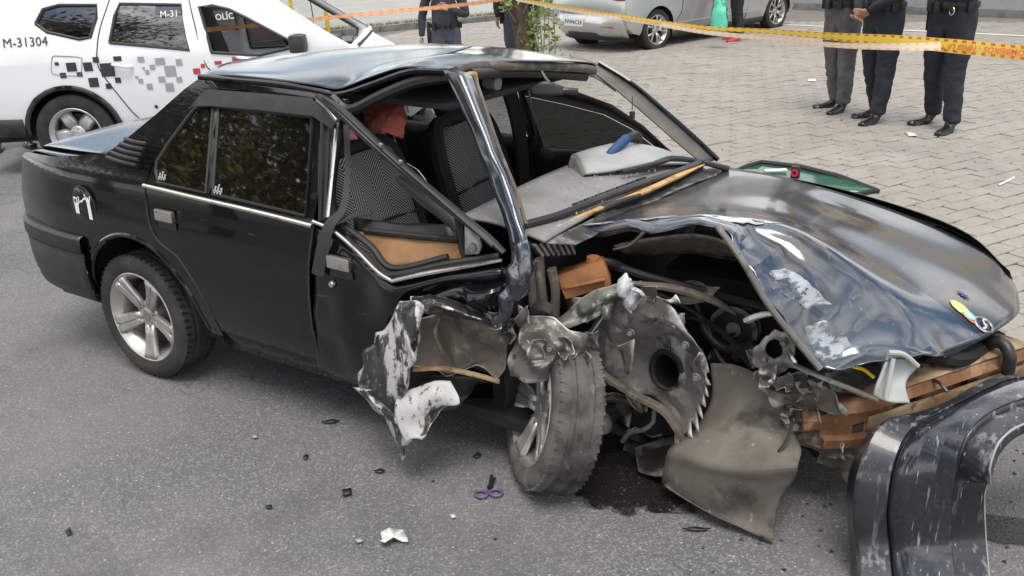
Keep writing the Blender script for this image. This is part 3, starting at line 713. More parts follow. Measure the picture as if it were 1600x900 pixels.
# rear bumper: stepped section swept round the back
def sweep(name, path, prof, m, parent, smooth=40, crumple=None):
    """prof: list of (out, z); path: list of (x, y, nx, ny)"""
    G = [[V((x+nx*o, y+ny*o, z)) for (o, z) in prof] for x, y, nx, ny in path]
    if crumple: f_ = crumple_fn(*crumple); G = [[f_(p) for p in r] for r in G]
    nr, nc = len(G), len(G[0]); vs_ = [p for r in G for p in r]
    fs = [(i*nc+j, i*nc+j+1, (i+1)*nc+j+1, (i+1)*nc+j) for i in range(nr-1) for j in range(nc-1)]
    return mesh(name, vs_, fs, m, parent, smooth, .003)
bp_ = [(-.275, -.80, 0, -1), (-.45, -.797, 0, -1), (-.64, -.775, -.12, -1), (-.78, -.735, -.45, -.9), (-.875, -.66, -.85, -.5), (-.93, -.50, -1, -.12), (-.955, -.2, -1, 0), (-.955, .2, -1, 0), (-.93, .50, -1, .12), (-.875, .66, -.85, .5), (-.78, .735, -.45, .9), (-.64, .775, -.12, 1), (-.45, .797, 0, 1), (-.275, .80, 0, 1)]
sp_ = spline([(a, b, 0) for a, b, c, d in bp_], 4); sn_ = spline([(c, d, 0) for a, b, c, d in bp_], 4)
bpath = [(p.x, p.y, n_.x, n_.y) for p, n_ in zip(sp_, sn_)]
rb = sweep('rear_bumper', bpath, [(-.02, .632), (.028, .628), (.040, .615), (.042, .565), (.036, .555), (.030, .553), (.030, .53), (.034, .52), (.030, .44), (.022, .38), (.012, .372), (.014, .345), (.004, .315), (-.05, .305)], 'plastic_black', car)
tube('bumper_groove', [(x+nx*.032, y+ny*.032, .542) for x, y, nx, ny in bpath[:18]], .006, 'seam', rb, 6, 1)
# sill and floor
sheet('sill', [(.44, .34), (.50, .345), (1.05, .340), (1.42, .345), (1.42, .23), (1.05, .225), (.50, .225), (.44, .25)], lambda x, z: (x, -.70-(z-.22)*.42, z), 'paint_black', car, (), .08, .004)
sheet('sill', [(.44, .34), (.50, .345), (1.05, .340), (2.1, .345), (2.1, .23), (1.05, .225), (.50, .225), (.44, .25)], lambda x, z: (x, .70+(z-.22)*.42, z), 'paint_black', car, (), .08, .004)
box('floor_pan', (.70, 0, .25), (2.9, 1.36, .05), 'under_black', car, .01)
box('exhaust_box', (-.55, .25, .27), (.3, .4, .14), 'metal_dark', car, .04)
tube('rear_axle', [(0, -.62, .28), (0, .62, .28)], .035, 'under_black', car, 8, 2)
# ---- roof, buckled
roof_rows = [
 [(0.364, -0.590, 1.350), (0.542, -0.590, 1.358), (0.754, -0.580, 1.357), (0.928, -0.560, 1.349), (1.028, -0.540, 1.340), (1.157, -0.520, 1.386), (1.303, -0.500, 1.430), (1.482, -0.480, 1.435)],
 [(0.314, -0.500, 1.353), (0.492, -0.500, 1.363), (0.675, -0.480, 1.366), (0.860, -0.450, 1.363), (1.014, -0.420, 1.373), (1.164, -0.390, 1.415), (1.305, -0.380, 1.446), (1.465, -0.370, 1.432)],
 [(0.145, -0.300, 1.339), (0.361, -0.300, 1.354), (0.546, -0.280, 1.366), (0.748, -0.250, 1.379), (0.957, -0.220, 1.396), (1.141, -0.190, 1.417), (1.312, -0.170, 1.444), (1.511, -0.150, 1.424)],
 [(-0.052, -0.050, 1.315), (0.180, -0.050, 1.342), (0.399, -0.030, 1.364), (0.617, 0.000, 1.388), (0.865, 0.000, 1.413), (1.099, 0.020, 1.435), (1.313, 0.050, 1.426), (1.563, 0.050, 1.407)],
 [(-0.244, 0.250, 1.286), (0.004, 0.250, 1.319), (0.248, 0.270, 1.350), (0.494, 0.300, 1.379), (0.757, 0.300, 1.405), (1.036, 0.300, 1.414), (1.297, 0.300, 1.408), (1.558, 0.300, 1.379)],
 [(-0.401, 0.500, 1.242), (-0.127, 0.500, 1.282), (0.139, 0.520, 1.315), (0.407, 0.530, 1.345), (0.689, 0.540, 1.372), (0.981, 0.540, 1.380), (1.254, 0.540, 1.373), (1.533, 0.530, 1.344)],
 [(-0.499, 0.570, 1.193), (-0.217, 0.570, 1.236), (0.066, 0.590, 1.274), (0.348, 0.600, 1.307), (0.645, 0.610, 1.335), (0.950, 0.610, 1.347), (1.232, 0.610, 1.341), (1.525, 0.590, 1.323)]]
roof = grid('roof', roof_rows, 'paint_hood', car, 6, 6, .004, smooth=60)
tube('roof_crease', [(1.277, -0.020, 1.456), (1.243, -0.140, 1.442), (1.193, -0.260, 1.418), (1.140, -0.360, 1.407)], [.004, .012, .014, .006], 'paint_sky_tint', roof, 8, 5, (1.6, .7))
# drip rail under the roof edge (right)
tube('drip_rail', [(0.359, -0.600, 1.343), (0.551, -0.600, 1.345), (0.762, -0.590, 1.345), (0.940, -0.575, 1.333), (1.050, -0.560, 1.324), (1.193, -0.530, 1.370), (1.339, -0.510, 1.420), (1.475, -0.490, 1.428)], .012, 'paint_black', roof, 8, 4)
tube('roof_rail_inner', [(1.027, -0.570, 1.314), (1.100, -0.560, 1.273), (1.235, -0.530, 1.335), (1.357, -0.500, 1.385), (1.474, -0.470, 1.408)], .022, 'vinyl_black', roof, 8, 5)
grid('roof_side_frame', [[(0.368, -0.595, 1.343), (0.666, -0.595, 1.343), (0.945, -0.580, 1.332), (1.054, -0.565, 1.320)], [(0.445, -0.612, 1.296), (0.695, -0.612, 1.304), (0.976, -0.610, 1.306), (1.081, -0.600, 1.277)]], 'paint_black', car, 5, 3)
box('headliner', (.9, .02, 1.30), (1.15, .98, .02), 'fabric_black', car, .005)
# windscreen header
tube('windscreen_header', [(1.493, -0.450, 1.424), (1.481, -0.300, 1.423), (1.508, -0.100, 1.406), (1.536, 0.150, 1.375), (1.537, 0.400, 1.340), (1.528, 0.560, 1.310)], .016, 'metal_brown', roof, 8, 5, (1, 1.2))
tube('header_trim', [(1.534, -0.420, 1.414), (1.480, -0.100, 1.378), (1.507, 0.150, 1.347), (1.518, 0.500, 1.289)], .016, 'vinyl_black', roof, 8, 5, (1, 1.3))
# rear window and far C pillar
mesh('rear_window', [(-.18, -.62, .99), (-.18, .62, .99), (.24, .50, 1.31), (.24, -.50, 1.31)], [(0, 1, 2, 3)], 'glass_black', car, None)
# ---- right A pillar (blue sky reflection painted in), with torn bronze sealant
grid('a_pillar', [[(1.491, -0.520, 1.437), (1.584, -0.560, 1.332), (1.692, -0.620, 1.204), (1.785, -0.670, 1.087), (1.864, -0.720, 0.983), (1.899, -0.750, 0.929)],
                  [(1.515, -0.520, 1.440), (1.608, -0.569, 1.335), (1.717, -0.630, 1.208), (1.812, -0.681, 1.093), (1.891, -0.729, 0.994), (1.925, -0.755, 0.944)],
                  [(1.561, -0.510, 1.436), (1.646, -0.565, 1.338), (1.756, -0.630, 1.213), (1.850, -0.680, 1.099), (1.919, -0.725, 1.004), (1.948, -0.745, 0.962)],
                  [(1.555, -0.440, 1.418), (1.628, -0.490, 1.325), (1.732, -0.560, 1.196), (1.833, -0.620, 1.082), (1.890, -0.660, 1.003), (1.917, -0.680, 0.955)]], 'paint_sky_tint', car, 6, 5, .003, (.004, 9, 3.), smooth=60)
tube('windscreen_sealant', [(1.534, -0.420, 1.417), (1.585, -0.460, 1.328), (1.674, -0.520, 1.226), (1.774, -0.580, 1.119), (1.858, -0.630, 1.034)], [.024, .020, .012, .009, .005], 'seal_bronze', car, 8, 6, (1, .7))
tube('pillar_edge', [(1.556, -0.430, 1.413), (1.623, -0.470, 1.322), (1.727, -0.540, 1.192), (1.828, -0.600, 1.077), (1.894, -0.650, 0.990)], .006, 'metal_brown', car, 6, 4)
# ---- far A pillar
grid('a_pillar', [[(1.526, 0.600, 1.333), (1.678, 0.620, 1.253), (1.838, 0.650, 1.134), (1.967, 0.680, 1.029), (2.068, 0.700, 0.946)],
                  [(1.522, 0.585, 1.318), (1.658, 0.605, 1.231), (1.811, 0.630, 1.121), (1.937, 0.660, 1.019), (2.035, 0.680, 0.938)],
                  [(1.527, 0.550, 1.306), (1.654, 0.570, 1.219), (1.801, 0.600, 1.105), (1.923, 0.630, 1.006), (2.011, 0.650, 0.941)]], 'pillar_lining', car, 6, 5, .006)
tube('pillar_trim', [(1.532, 0.600, 1.339), (1.684, 0.620, 1.259), (1.844, 0.650, 1.140), (1.972, 0.680, 1.036), (2.074, 0.700, 0.947)], .011, 'paint_black', car, 8, 5)
grid('pillar_corner', [[(1.411, 0.550, 1.375), (1.485, 0.580, 1.349), (1.543, 0.605, 1.325)], [(1.480, 0.480, 1.343), (1.519, 0.560, 1.315), (1.584, 0.600, 1.281)], [(1.523, 0.460, 1.300), (1.545, 0.540, 1.281), (1.630, 0.575, 1.224)]], 'pillar_lining', car, 5, 5, .005)
# ---- far front door with dark tinted glass
lfw = [P2((1.104, 0.665, 1.148)), P2((1.325, 0.660, 1.123)), P2((1.515, 0.680, 1.093)), P2((1.648, 0.710, 1.034)), P2((1.750, 0.740, 0.954)), P2((1.680, 0.760, 0.912)), P2((1.142, 0.770, 0.879))]
lfd_ol = [P2((1.071, 0.620, 1.242)), P2((1.312, 0.620, 1.216)), P2((1.565, 0.640, 1.145)), P2((1.708, 0.680, 1.054)), P2((1.830, 0.740, 0.933)), (2.05, .85), (2.05, .34), (1.06, .34), (1.07, .88)]
lfd = sheet('front_door', lfd_ol, lambda x, z: lside(x, z, .001), 'vinyl_black', car, (lfw,), .07)
sheet('window_glass', lfw, lambda x, z: lside(x, z, -.01), 'glass_black', lfd, (), .1, 0)
tube('frame_trim', [(1.150, 0.640, 1.186), (1.145, 0.700, 1.024), (1.126, 0.760, 0.879)], .006, 'chrome', lfd, 6, 3)
tube('b_pillar', [(1.060, 0.580, 1.231), (1.080, 0.640, 1.058), (1.077, 0.700, 0.859), (1.072, 0.740, 0.552)], .05, 'fabric_black', car, 8, 4, (1, .5))
# ---- B pillar (right) with stacked rubber edges
bpil = grid('b_pillar', [[(0.991, -0.600, 1.302), (1.042, -0.680, 1.152), (1.088, -0.750, 1.008), (1.110, -0.780, 0.900)], [(1.055, -0.610, 1.235), (1.102, -0.680, 1.136), (1.125, -0.740, 1.011), (1.153, -0.770, 0.904)], [(1.074, -0.580, 1.196), (1.099, -0.640, 1.104), (1.122, -0.700, 0.977), (1.164, -0.730, 0.890)]], 'vinyl_black', car, 5, 4)
tube('pillar_seal', [(1.029, -0.630, 1.286), (1.088, -0.720, 1.119), (1.124, -0.790, 0.917)], .007, 'rubber_seal', bpil, 6, 4)
tube('pillar_seal', [(1.104, -0.640, 1.240), (1.127, -0.700, 1.120), (1.152, -0.780, 0.931)], .008, 'chrome', bpil, 6, 4)
tube('pillar_seal', [(1.060, -0.630, 1.257), (1.106, -0.710, 1.119), (1.141, -0.785, 0.923)], .006, 'plastic_black', bpil, 6, 4)
box('lower_b_pillar', (1.10, -.72, .62), (.10, .05, .58), 'vinyl_black', car, .012)
# ---- crushed front door (right)
DR = [[(1.106, -0.797, 0.894), (1.208, -0.800, 0.855), (1.338, -0.820, 0.813), (1.464, -0.840, 0.768), (1.637, -0.770, 0.811), (1.836, -0.700, 0.863)],
      [(1.103, -0.806, 0.822), (1.225, -0.812, 0.804), (1.362, -0.835, 0.777), (1.486, -0.860, 0.737), (1.663, -0.800, 0.794), (1.869, -0.730, 0.838)],
      [(1.103, -0.818, 0.714), (1.230, -0.830, 0.718), (1.320, -0.815, 0.678), (1.470, -0.840, 0.651), (1.623, -0.750, 0.694), (1.825, -0.700, 0.724)],
      [(1.088, -0.815, 0.584), (1.216, -0.835, 0.588), (1.305, -0.830, 0.561), (1.419, -0.815, 0.532), (1.605, -0.740, 0.546), (1.767, -0.660, 0.541)],
      [(1.052, -0.790, 0.435), (1.143, -0.800, 0.421), (1.258, -0.810, 0.393), (1.345, -0.790, 0.362), (1.571, -0.700, 0.395), (1.739, -0.620, 0.378)],
      [(1.019, -0.760, 0.300), (1.105, -0.765, 0.286), (1.208, -0.760, 0.272), (1.289, -0.750, 0.257), (1.536, -0.660, 0.249), (1.712, -0.580, 0.220)]]
fdoor = grid('front_door', DR, 'paint_black', car, 6, 6, .004, (.006, 7, 5.), smooth=50)
handle(fdoor, (1.241, -0.835, 0.792))
lathe('door_lock', [(0, -.008), (.010, -.008), (.012, -.004), (.013, .004)], 'chrome', fdoor, 14, 'y', (1.206, -0.842, 0.708))
tube('door_edge_trim', [(1.099, -0.800, 0.913), (1.195, -0.805, 0.897), (1.309, -0.820, 0.850), (1.418, -0.840, 0.796), (1.486, -0.850, 0.778)], .008, 'chrome', fdoor, 8, 5)
tube('door_edge_trim', [(1.486, -0.850, 0.778), (1.586, -0.810, 0.810), (1.709, -0.760, 0.842), (1.840, -0.710, 0.875)], [.012, .016, .016, .010], 'chrome', fdoor, 8, 5, (1, .6))
tube('window_slot_seal', [(1.239, -0.790, 0.871), (1.354, -0.810, 0.827), (1.457, -0.830, 0.787), (1.664, -0.770, 0.848), (1.821, -0.700, 0.882)], .012, 'rubber_seal', fdoor, 8, 5)
tube('window_slot_seal', [(1.207, -0.760, 0.905), (1.345, -0.780, 0.856), (1.448, -0.790, 0.796), (1.643, -0.740, 0.858)], .013, 'plastic_black', fdoor, 8, 5)
grid('door_trim_panel', [[(1.238, -0.720, 0.876), (1.397, -0.700, 0.882), (1.628, -0.660, 0.886)], [(1.283, -0.735, 0.832), (1.466, -0.720, 0.843), (1.642, -0.670, 0.859)], [(1.417, -0.770, 0.783), (1.535, -0.740, 0.815), (1.666, -0.690, 0.840)]], 'panel_brown', fdoor, 5, 4, .006, (.005, 8, 2.))
grid('door_armrest', [[(1.192, -0.690, 0.913), (1.367, -0.660, 0.909), (1.594, -0.620, 0.930)], [(1.222, -0.715, 0.871), (1.388, -0.690, 0.873), (1.624, -0.650, 0.883)]], 'vinyl_black', fdoor, 5, 4, .02, (.006, 9, 7.))
tube('door_armrest_edge', [(1.269, -0.720, 0.885), (1.454, -0.700, 0.892), (1.629, -0.660, 0.893)], .012, 'metal_dark', fdoor, 8, 4)
# torn window frame hanging from the B pillar to the cowl
tube('window_frame', [(1.041, -0.660, 1.333), (1.153, -0.680, 1.296), (1.293, -0.700, 1.220), (1.482, -0.720, 1.118), (1.675, -0.740, 1.023), (1.805, -0.750, 0.960), (1.872, -0.750, 0.918)], [.012, .024, .026, .024, .022, .018, .012], 'vinyl_black', fdoor, 8, 6, (1, .7))
tube('window_frame_rubber', [(1.083, -0.680, 1.335), (1.199, -0.700, 1.286), (1.381, -0.725, 1.186), (1.607, -0.750, 1.068), (1.842, -0.770, 0.940)], .007, 'rubber_seal', fdoor, 6, 6)
tube('window_frame_lower', [(1.400, -0.680, 1.086), (1.508, -0.690, 1.031), (1.612, -0.690, 0.974), (1.643, -0.690, 0.938)], [.016, .03, .026, .012], 'plastic_black', fdoor, 8, 5, (1, .5))
for q in ((1.377, -0.735, 1.210), (1.462, -0.740, 1.164)):
    lathe('screw', [(0, -.004), (.006, -.003), (.006, .004)], 'chrome', fdoor, 10, 'y', q)
tube('mirror_strut', [(1.671, -0.720, 1.000), (1.684, -0.720, 0.931), (1.700, -0.720, 0.848)], .012, 'metal_dark', fdoor, 6, 3)
mir_ol = [P2((1.712, -0.730, 0.979)), P2((1.755, -0.730, 0.955)), P2((1.771, -0.730, 0.916)), P2((1.761, -0.730, 0.889)), P2((1.710, -0.730, 0.878))]
mb = sheet('mirror_plate', mir_ol, lambda x, z: (x, -.73, z), 'metal_grey', fdoor, (), .04, .014)
lathe('mirror_socket', [(0, -.012), (.013, -.012), (.016, -.006), (.016, .006)], 'metal_dark', mb, 14, 'y', (1.744, -0.735, 0.910))
# seat belt dangling over the sill
tube('seat_belt', [(1.109, -0.600, 1.227), (1.171, -0.680, 1.074), (1.210, -0.760, 0.970), (1.195, -0.815, 0.923), (1.176, -0.835, 0.855), (1.142, -0.845, 0.731)], [.012, .012, .014, .022, .027, .027], 'belt_web', car, 6, 6, (1, .12))
tube('seat_belt_strap', [(1.193, -0.800, 0.919), (1.231, -0.740, 0.937), (1.269, -0.680, 0.942)], .022, 'belt_web', car, 6, 4, (1, .2))
# ---- cabin
def seat(y0, tilt=0.):
    rows = []
    for (x, z, w) in ((1.20, .46, .23), (1.10, .62, .235), (1.03, .80, .235), (.97, .98, .225), (.945, 1.06, .19)):
        rows.append([(x, y0-w, z), (x+.05, y0-w*.72, z+.01), (x+.035, y0, z+.01), (x+.05, y0+w*.72, z+.01), (x, y0+w, z)])
    bk = grid('seat_back', rows, 'herringbone', car, 4, 4, .004)
    mesh('seat_bolster', *tube_data([(1.20, y0-.225, .46), (1.10, y0-.24, .62), (1.03, y0-.24, .80), (.965, y0-.225, .99), (.93, y0-.15, 1.07), (.93, y0+.15, 1.07), (.965, y0+.225, .99), (1.03, y0+.24, .80), (1.10, y0+.24, .62), (1.20, y0+.225, .46)], .038, 8, 4), 'fabric_black', bk)
    tube('seat_seam', [(1.085, y0-.23, .79), (1.075, y0, .80), (1.085, y0+.23, .79)], .008, 'fabric_black', bk, 6, 4)
    box('seat_shell', (.985, y0, .76), (.06, .44, .62), 'fabric_black', bk, .02, Matrix.Rotation(R_(-22), 3, 'Y'))
    cu = box('seat_cushion', (1.38, y0, .43), (.48, .48, .14), 'fabric_black', car, .04)
    box('cushion_cover', (1.40, y0, .505), (.40, .30, .012), 'herringbone', cu, .004)
    box('headrest', (.90, y0, 1.145), (.07, .22, .11), 'fabric_black', bk, .03)
seat(-.37); seat(.37)
box('rear_seat', (.42, 0, .46), (.46, 1.24, .16), 'fabric_black', car, .05)
box('rear_seat_back', (.16, 0, .72), (.14, 1.24, .56), 'fabric_black', car, .05, Matrix.Rotation(R_(-20), 3, 'Y'))
box('parcel_shelf', (-.04, 0, .965), (.36, 1.2, .03), 'fabric_black', car, .01)
cl = grid('salmon_cloth', [[(0.898, -0.280, 1.185), (0.945, -0.260, 1.229), (1.013, -0.240, 1.265), (1.054, -0.200, 1.243)], [(0.964, -0.320, 1.172), (1.040, -0.340, 1.193), (1.103, -0.330, 1.212), (1.138, -0.280, 1.197)], [(1.018, -0.340, 1.150), (1.085, -0.360, 1.151), (1.119, -0.340, 1.141), (1.130, -0.300, 1.125)]], 'cloth_salmon', None, 14, 14, .002, (.0078, 30, 4.), smooth=80)
cl.parent = None; cl.location = (0, 0, -0.020); cl.rotation_euler = (-0.03058, 0.03835, 0)
tag(cl, 'crumpled salmon red cloth heaped on the front passenger seat back', 'cloth')
cl2 = grid('pink_cloth', [[(0.978, -0.460, 1.158), (1.013, -0.440, 1.168)], [(0.993, -0.480, 1.128), (1.022, -0.450, 1.136)]], 'cloth_pink', None, 6, 6, .004, (.012, 16, 4.))
cl2.location = (0, 0, -0.020); cl2.rotation_euler = (-0.03058, 0.03835, 0); tag(cl2, 'small pink cloth scrap behind the door pillar in the wreck', 'cloth')
# dashboard
dash = grid('dashboard', [[(1.60, -.60, .955), (1.60, -.3, .965), (1.60, 0, .97), (1.60, .3, .965), (1.60, .62, .955)], [(1.78, -.63, .965), (1.78, -.3, .972), (1.78, 0, .975), (1.78, .3, .975), (1.78, .64, .965)], [(1.97, -.66, .945), (1.97, -.3, .95), (1.98, 0, .953), (2.02, .3, .953), (2.06, .65, .945)]], 'dash_grey', car, 6, 5, .01)
grid('dash_face', [[(1.60, -.60, .955), (1.60, 0, .97), (1.60, .62, .955)], [(1.56, -.60, .90), (1.56, 0, .91), (1.56, .62, .90)], [(1.62, -.60, .62), (1.62, 0, .60), (1.62, .62, .62)]], 'plastic_black', dash, 6, 5, .01)
# instrument cowl: light bulge in front of the wheel
grid('instrument_cowl', [[(1.624, 0.180, 1.018), (1.688, 0.280, 1.038), (1.749, 0.400, 1.041), (1.848, 0.500, 1.017), (1.942, 0.580, 0.973)],
                         [(1.671, 0.140, 1.024), (1.741, 0.220, 1.037), (1.823, 0.320, 1.043), (1.903, 0.440, 1.013), (1.986, 0.540, 0.969)],
                         [(1.770, 0.020, 0.994), (1.834, 0.100, 0.995), (1.907, 0.200, 1.003), (1.973, 0.340, 0.993), (2.037, 0.480, 0.972)]], 'dash_light', dash, 6, 6, .01)
grid('cowl_side', [[(1.624, 0.180, 1.018), (1.671, 0.140, 1.024), (1.770, 0.020, 0.994)], [(1.620, 0.160, 0.982), (1.657, 0.120, 0.949), (1.719, 0.040, 0.941)]], 'dash_grey', dash, 5, 4, .006)
for i in range(7):
    t = i/7; a = V((1.903, -0.340, 0.974)).lerp(V((1.984, 0.120, 0.984)), t+.01); b = V((1.903, -0.340, 0.974)).lerp(V((1.984, 0.120, 0.984)), t+.12)
    tube('dash_vent', [a+V((0, 0, .004)), b+V((0, 0, .004))], .009, 'under_black', dash, 6, 2, (1, .5))
tube('dash_edge', [(1.867, -0.620, 0.974), (1.914, -0.460, 0.974), (1.959, -0.250, 0.984), (2.001, 0.020, 0.984), (2.045, 0.300, 0.979), (2.062, 0.550, 0.971)], .014, 'plastic_black', dash, 8, 5)
# steering wheel with blue grip
c0 = V((1.750, 0.370, 1.074))+V((-.03, 0, -.150)); ax = V((-.88, 0, .47)).normalized(); e1 = V((0, 1, 0)); e2 = ax.cross(e1).normalized()
if e2.z < 0: e2 = -e2
ring = [c0+e1*(.185*math.cos(a))+e2*(.185*math.sin(a)) for a in [2*math.pi*i/24 for i in range(25)]]
sw_ = mesh('steering_wheel', *tube_data(ring, .016, 10, 2, None, True, False), 'vinyl_black', car)
mesh('wheel_grip', *tube_data(ring[7:13], .021, 10, 2, None, True, False), 'grip_blue', sw_)
tube('wheel_spoke', [ring[0], c0-ax*.02, ring[12]], .016, 'vinyl_black', sw_, 8, 4)
tube('steering_column', [c0-ax*.02, c0-ax*.3], .035, 'vinyl_black', sw_, 8, 2)
# mirror, keyring, visor knob
mr = grid('rear_view_mirror', [[(1.541, -0.020, 1.312), (1.591, 0.000, 1.340), (1.648, 0.040, 1.322)], [(1.552, -0.020, 1.289), (1.598, 0.000, 1.285), (1.655, 0.040, 1.289)]], 'plastic_black', car, 5, 4, .03)
tube('mirror_arm', [(1.552, 0.050, 1.368), (1.575, 0.040, 1.346), (1.609, 0.030, 1.321)], .007, 'plastic_black', mr, 6, 3)
tube('mirror_rear_lip', [(1.615, 0.050, 1.296), (1.652, 0.070, 1.299), (1.685, 0.100, 1.295)], .014, 'plastic_black', mr, 8, 4)
mesh('grab_handle', *lathe_data([(0, -.03), (.022, -.03), (.03, -.01), (.028, .03), (0, .03)], 18, 'x', (1.416, -0.100, 1.333)), 'dash_grey', car)
tube('charm_string', [(1.742, 0.500, 1.225), (1.745, 0.500, 1.166)], .002, 'seam', car, 5, 2)
box('hanging_charm', (1.746, 0.500, 1.144), (.02, .02, .035), 'plastic_black', car, .006)
# ---- cowl, wipers
grid('cowl_panel', [[(1.98, -.66, .94), (1.985, -.3, .945), (2.0, 0, .948), (2.05, .3, .948), (2.10, .66, .94)], [(2.05, -.60, .925), (2.06, -.3, .935), (2.08, 0, .94), (2.12, .3, .94), (2.16, .66, .93)]], 'metal_dark', car, 5, 4, .004, (.008, 7, 3.))
tube('windscreen_bonding', [(1.930, -0.460, 0.949), (1.972, -0.300, 0.960), (2.032, -0.050, 0.970), (2.065, 0.250, 0.974), (2.081, 0.500, 0.970)], [.006, .012, .016, .016, .004], 'seal_bronze', car, 8, 5, (1, .6))
wp = tube('wiper', [(1.889, 0.100, 0.999), (1.940, 0.220, 1.006), (1.970, 0.360, 1.002)], .010, 'plastic_black', car, 8, 4)
tube('wiper_arm', [(1.948, 0.300, 1.001), (1.977, 0.400, 1.000), (2.052, 0.500, 0.980), (2.160, 0.580, 0.944)], [.012, .016, .010, .014], 'plastic_black', wp, 8, 5)
wp = tube('wiper', [(1.960, -0.300, 0.940), (1.993, -0.240, 0.963), (2.046, -0.080, 0.972)], [.016, .012, .008], 'plastic_black', car, 8, 4)
grid('scuttle_grille', [[(1.915, -0.660, 0.927), (1.951, -0.580, 0.932), (1.996, -0.500, 0.917)], [(1.932, -0.640, 0.880), (1.967, -0.580, 0.868), (2.002, -0.500, 0.859)]], 'plastic_black', car, 4, 4, .006)
for i in range(7):
    t = i/6; tube('grille_rib', [V((1.945, -0.680, 0.936)).lerp(V((1.992, -0.540, 0.923)), t), V((1.963, -0.660, 0.896)).lerp(V((2.007, -0.520, 0.870)), t)], .006, 'metal_grey', car, 6, 2)
rgc = random.Random(8); gv_, gf_ = [], []
for _ in range(160):
    x, y = rgc.uniform(1.62, 1.98), rgc.uniform(-.55, .5); z = .985; s_ = rgc.uniform(.002, .005); b_ = len(gv_); a_ = rgc.uniform(0, 6)
    gv_ += [(x+s_*math.cos(a_+k*2.1), y+s_*math.sin(a_+k*2.1), z-.004) for k in range(3)]+[(x, y, z+s_)]; gf_ += [(b_, b_+1, b_+3), (b_+1, b_+2, b_+3), (b_+2, b_, b_+3)]
tag(mesh('glass_crumbs', gv_, gf_, 'debris_grey', dash, None), kind='stuff')
# ---- bonnet: buckled, right flank folded down with filler patches
HR = [
 [(2.147, 0.620, 0.939), (2.315, 0.630, 0.931), (2.479, 0.640, 0.909), (2.658, 0.650, 0.878), (2.840, 0.660, 0.836), (3.028, 0.660, 0.782), (3.192, 0.640, 0.718), (3.287, 0.600, 0.638)],
 [(2.067, 0.360, 0.926), (2.259, 0.380, 0.947), (2.445, 0.400, 0.937), (2.633, 0.420, 0.892), (2.816, 0.420, 0.849), (3.002, 0.420, 0.800), (3.179, 0.400, 0.740), (3.311, 0.340, 0.665)],
 [(2.015, 0.120, 0.919), (2.225, 0.140, 0.957), (2.429, 0.150, 0.969), (2.620, 0.160, 0.932), (2.798, 0.160, 0.888), (2.974, 0.160, 0.834), (3.156, 0.140, 0.777), (3.311, 0.080, 0.708)],
 [(1.943, -0.160, 0.915), (2.183, -0.140, 0.966), (2.400, -0.130, 0.991), (2.603, -0.130, 0.973), (2.771, -0.130, 0.925), (2.937, -0.130, 0.867), (3.099, -0.140, 0.799), (3.250, -0.140, 0.711)],
 [(1.873, -0.420, 0.911), (2.154, -0.380, 0.975), (2.414, -0.360, 1.026), (2.640, -0.360, 1.032), (2.772, -0.360, 0.992), (2.898, -0.350, 0.922), (3.031, -0.330, 0.831), (3.160, -0.280, 0.675)],
 [(1.882, -0.430, 0.910), (2.169, -0.405, 0.980), (2.434, -0.400, 1.033), (2.640, -0.415, 1.022), (2.773, -0.415, 0.964), (2.891, -0.405, 0.889), (3.017, -0.380, 0.796), (3.147, -0.320, 0.690)],
 [(1.890, -0.440, 0.908), (2.187, -0.430, 0.978), (2.458, -0.450, 1.039), (2.629, -0.460, 0.992), (2.756, -0.460, 0.922), (2.866, -0.450, 0.847), (2.988, -0.420, 0.757), (3.128, -0.360, 0.704)],
 [(1.895, -0.440, 0.897), (2.208, -0.450, 0.971), (2.483, -0.500, 1.044), (2.612, -0.540, 0.977), (2.715, -0.550, 0.889), (2.809, -0.540, 0.797), (2.910, -0.510, 0.719), (3.099, -0.430, 0.732)],
 [(1.895, -0.430, 0.882), (2.218, -0.450, 0.958), (2.488, -0.520, 1.038), (2.591, -0.580, 0.971), (2.683, -0.600, 0.865), (2.767, -0.600, 0.778), (2.857, -0.600, 0.696), (2.947, -0.560, 0.708)]]
hood = grid('bonnet', HR, 'paint_hood', car, 7, 6, .003, None, smooth=180)
# folded flank takes the paint with the blue sky reflection coloured in
hood.data.materials.append(MATS['paint_sky_tint'])
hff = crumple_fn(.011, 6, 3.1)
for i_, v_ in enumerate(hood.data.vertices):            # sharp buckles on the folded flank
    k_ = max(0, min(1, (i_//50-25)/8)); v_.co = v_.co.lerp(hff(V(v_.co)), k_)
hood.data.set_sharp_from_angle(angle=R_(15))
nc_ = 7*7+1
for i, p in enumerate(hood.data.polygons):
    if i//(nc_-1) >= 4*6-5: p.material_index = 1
CD = (.35, -.8, .4)
decal('filler_patch', hood, [(2.657, -0.570, 0.884), (2.670, -0.550, 0.946), (2.724, -0.520, 0.975), (2.780, -0.500, 0.923), (2.850, -0.490, 0.857), (2.790, -0.520, 0.847), (2.771, -0.530, 0.830), (2.712, -0.550, 0.853)], 'filler_patch', car, .003, .015, .008, CD)
decal('filler_patch', hood, [(2.781, -0.560, 0.791), (2.839, -0.540, 0.820), (2.907, -0.520, 0.788), (2.927, -0.520, 0.747), (2.905, -0.550, 0.713), (2.861, -0.580, 0.686), (2.819, -0.580, 0.729)], 'filler_patch', car, .003, .015, .008, CD)
decal('filler_patch', hood, [(2.358, -0.420, 1.013), (2.434, -0.400, 1.035), (2.560, -0.380, 1.049), (2.647, -0.370, 1.048), (2.587, -0.400, 1.036), (2.479, -0.440, 1.032)], 'filler', car, .004, .02, .008, (0, -.5, .8))
decal('scrape', hood, [(1.909, -0.420, 0.915), (2.176, -0.380, 0.985), (2.303, -0.360, 1.008), (2.217, -0.420, 0.976), (2.037, -0.430, 0.931)], 'metal_grey', car, .003, .03, .006, (0, -.5, .8))
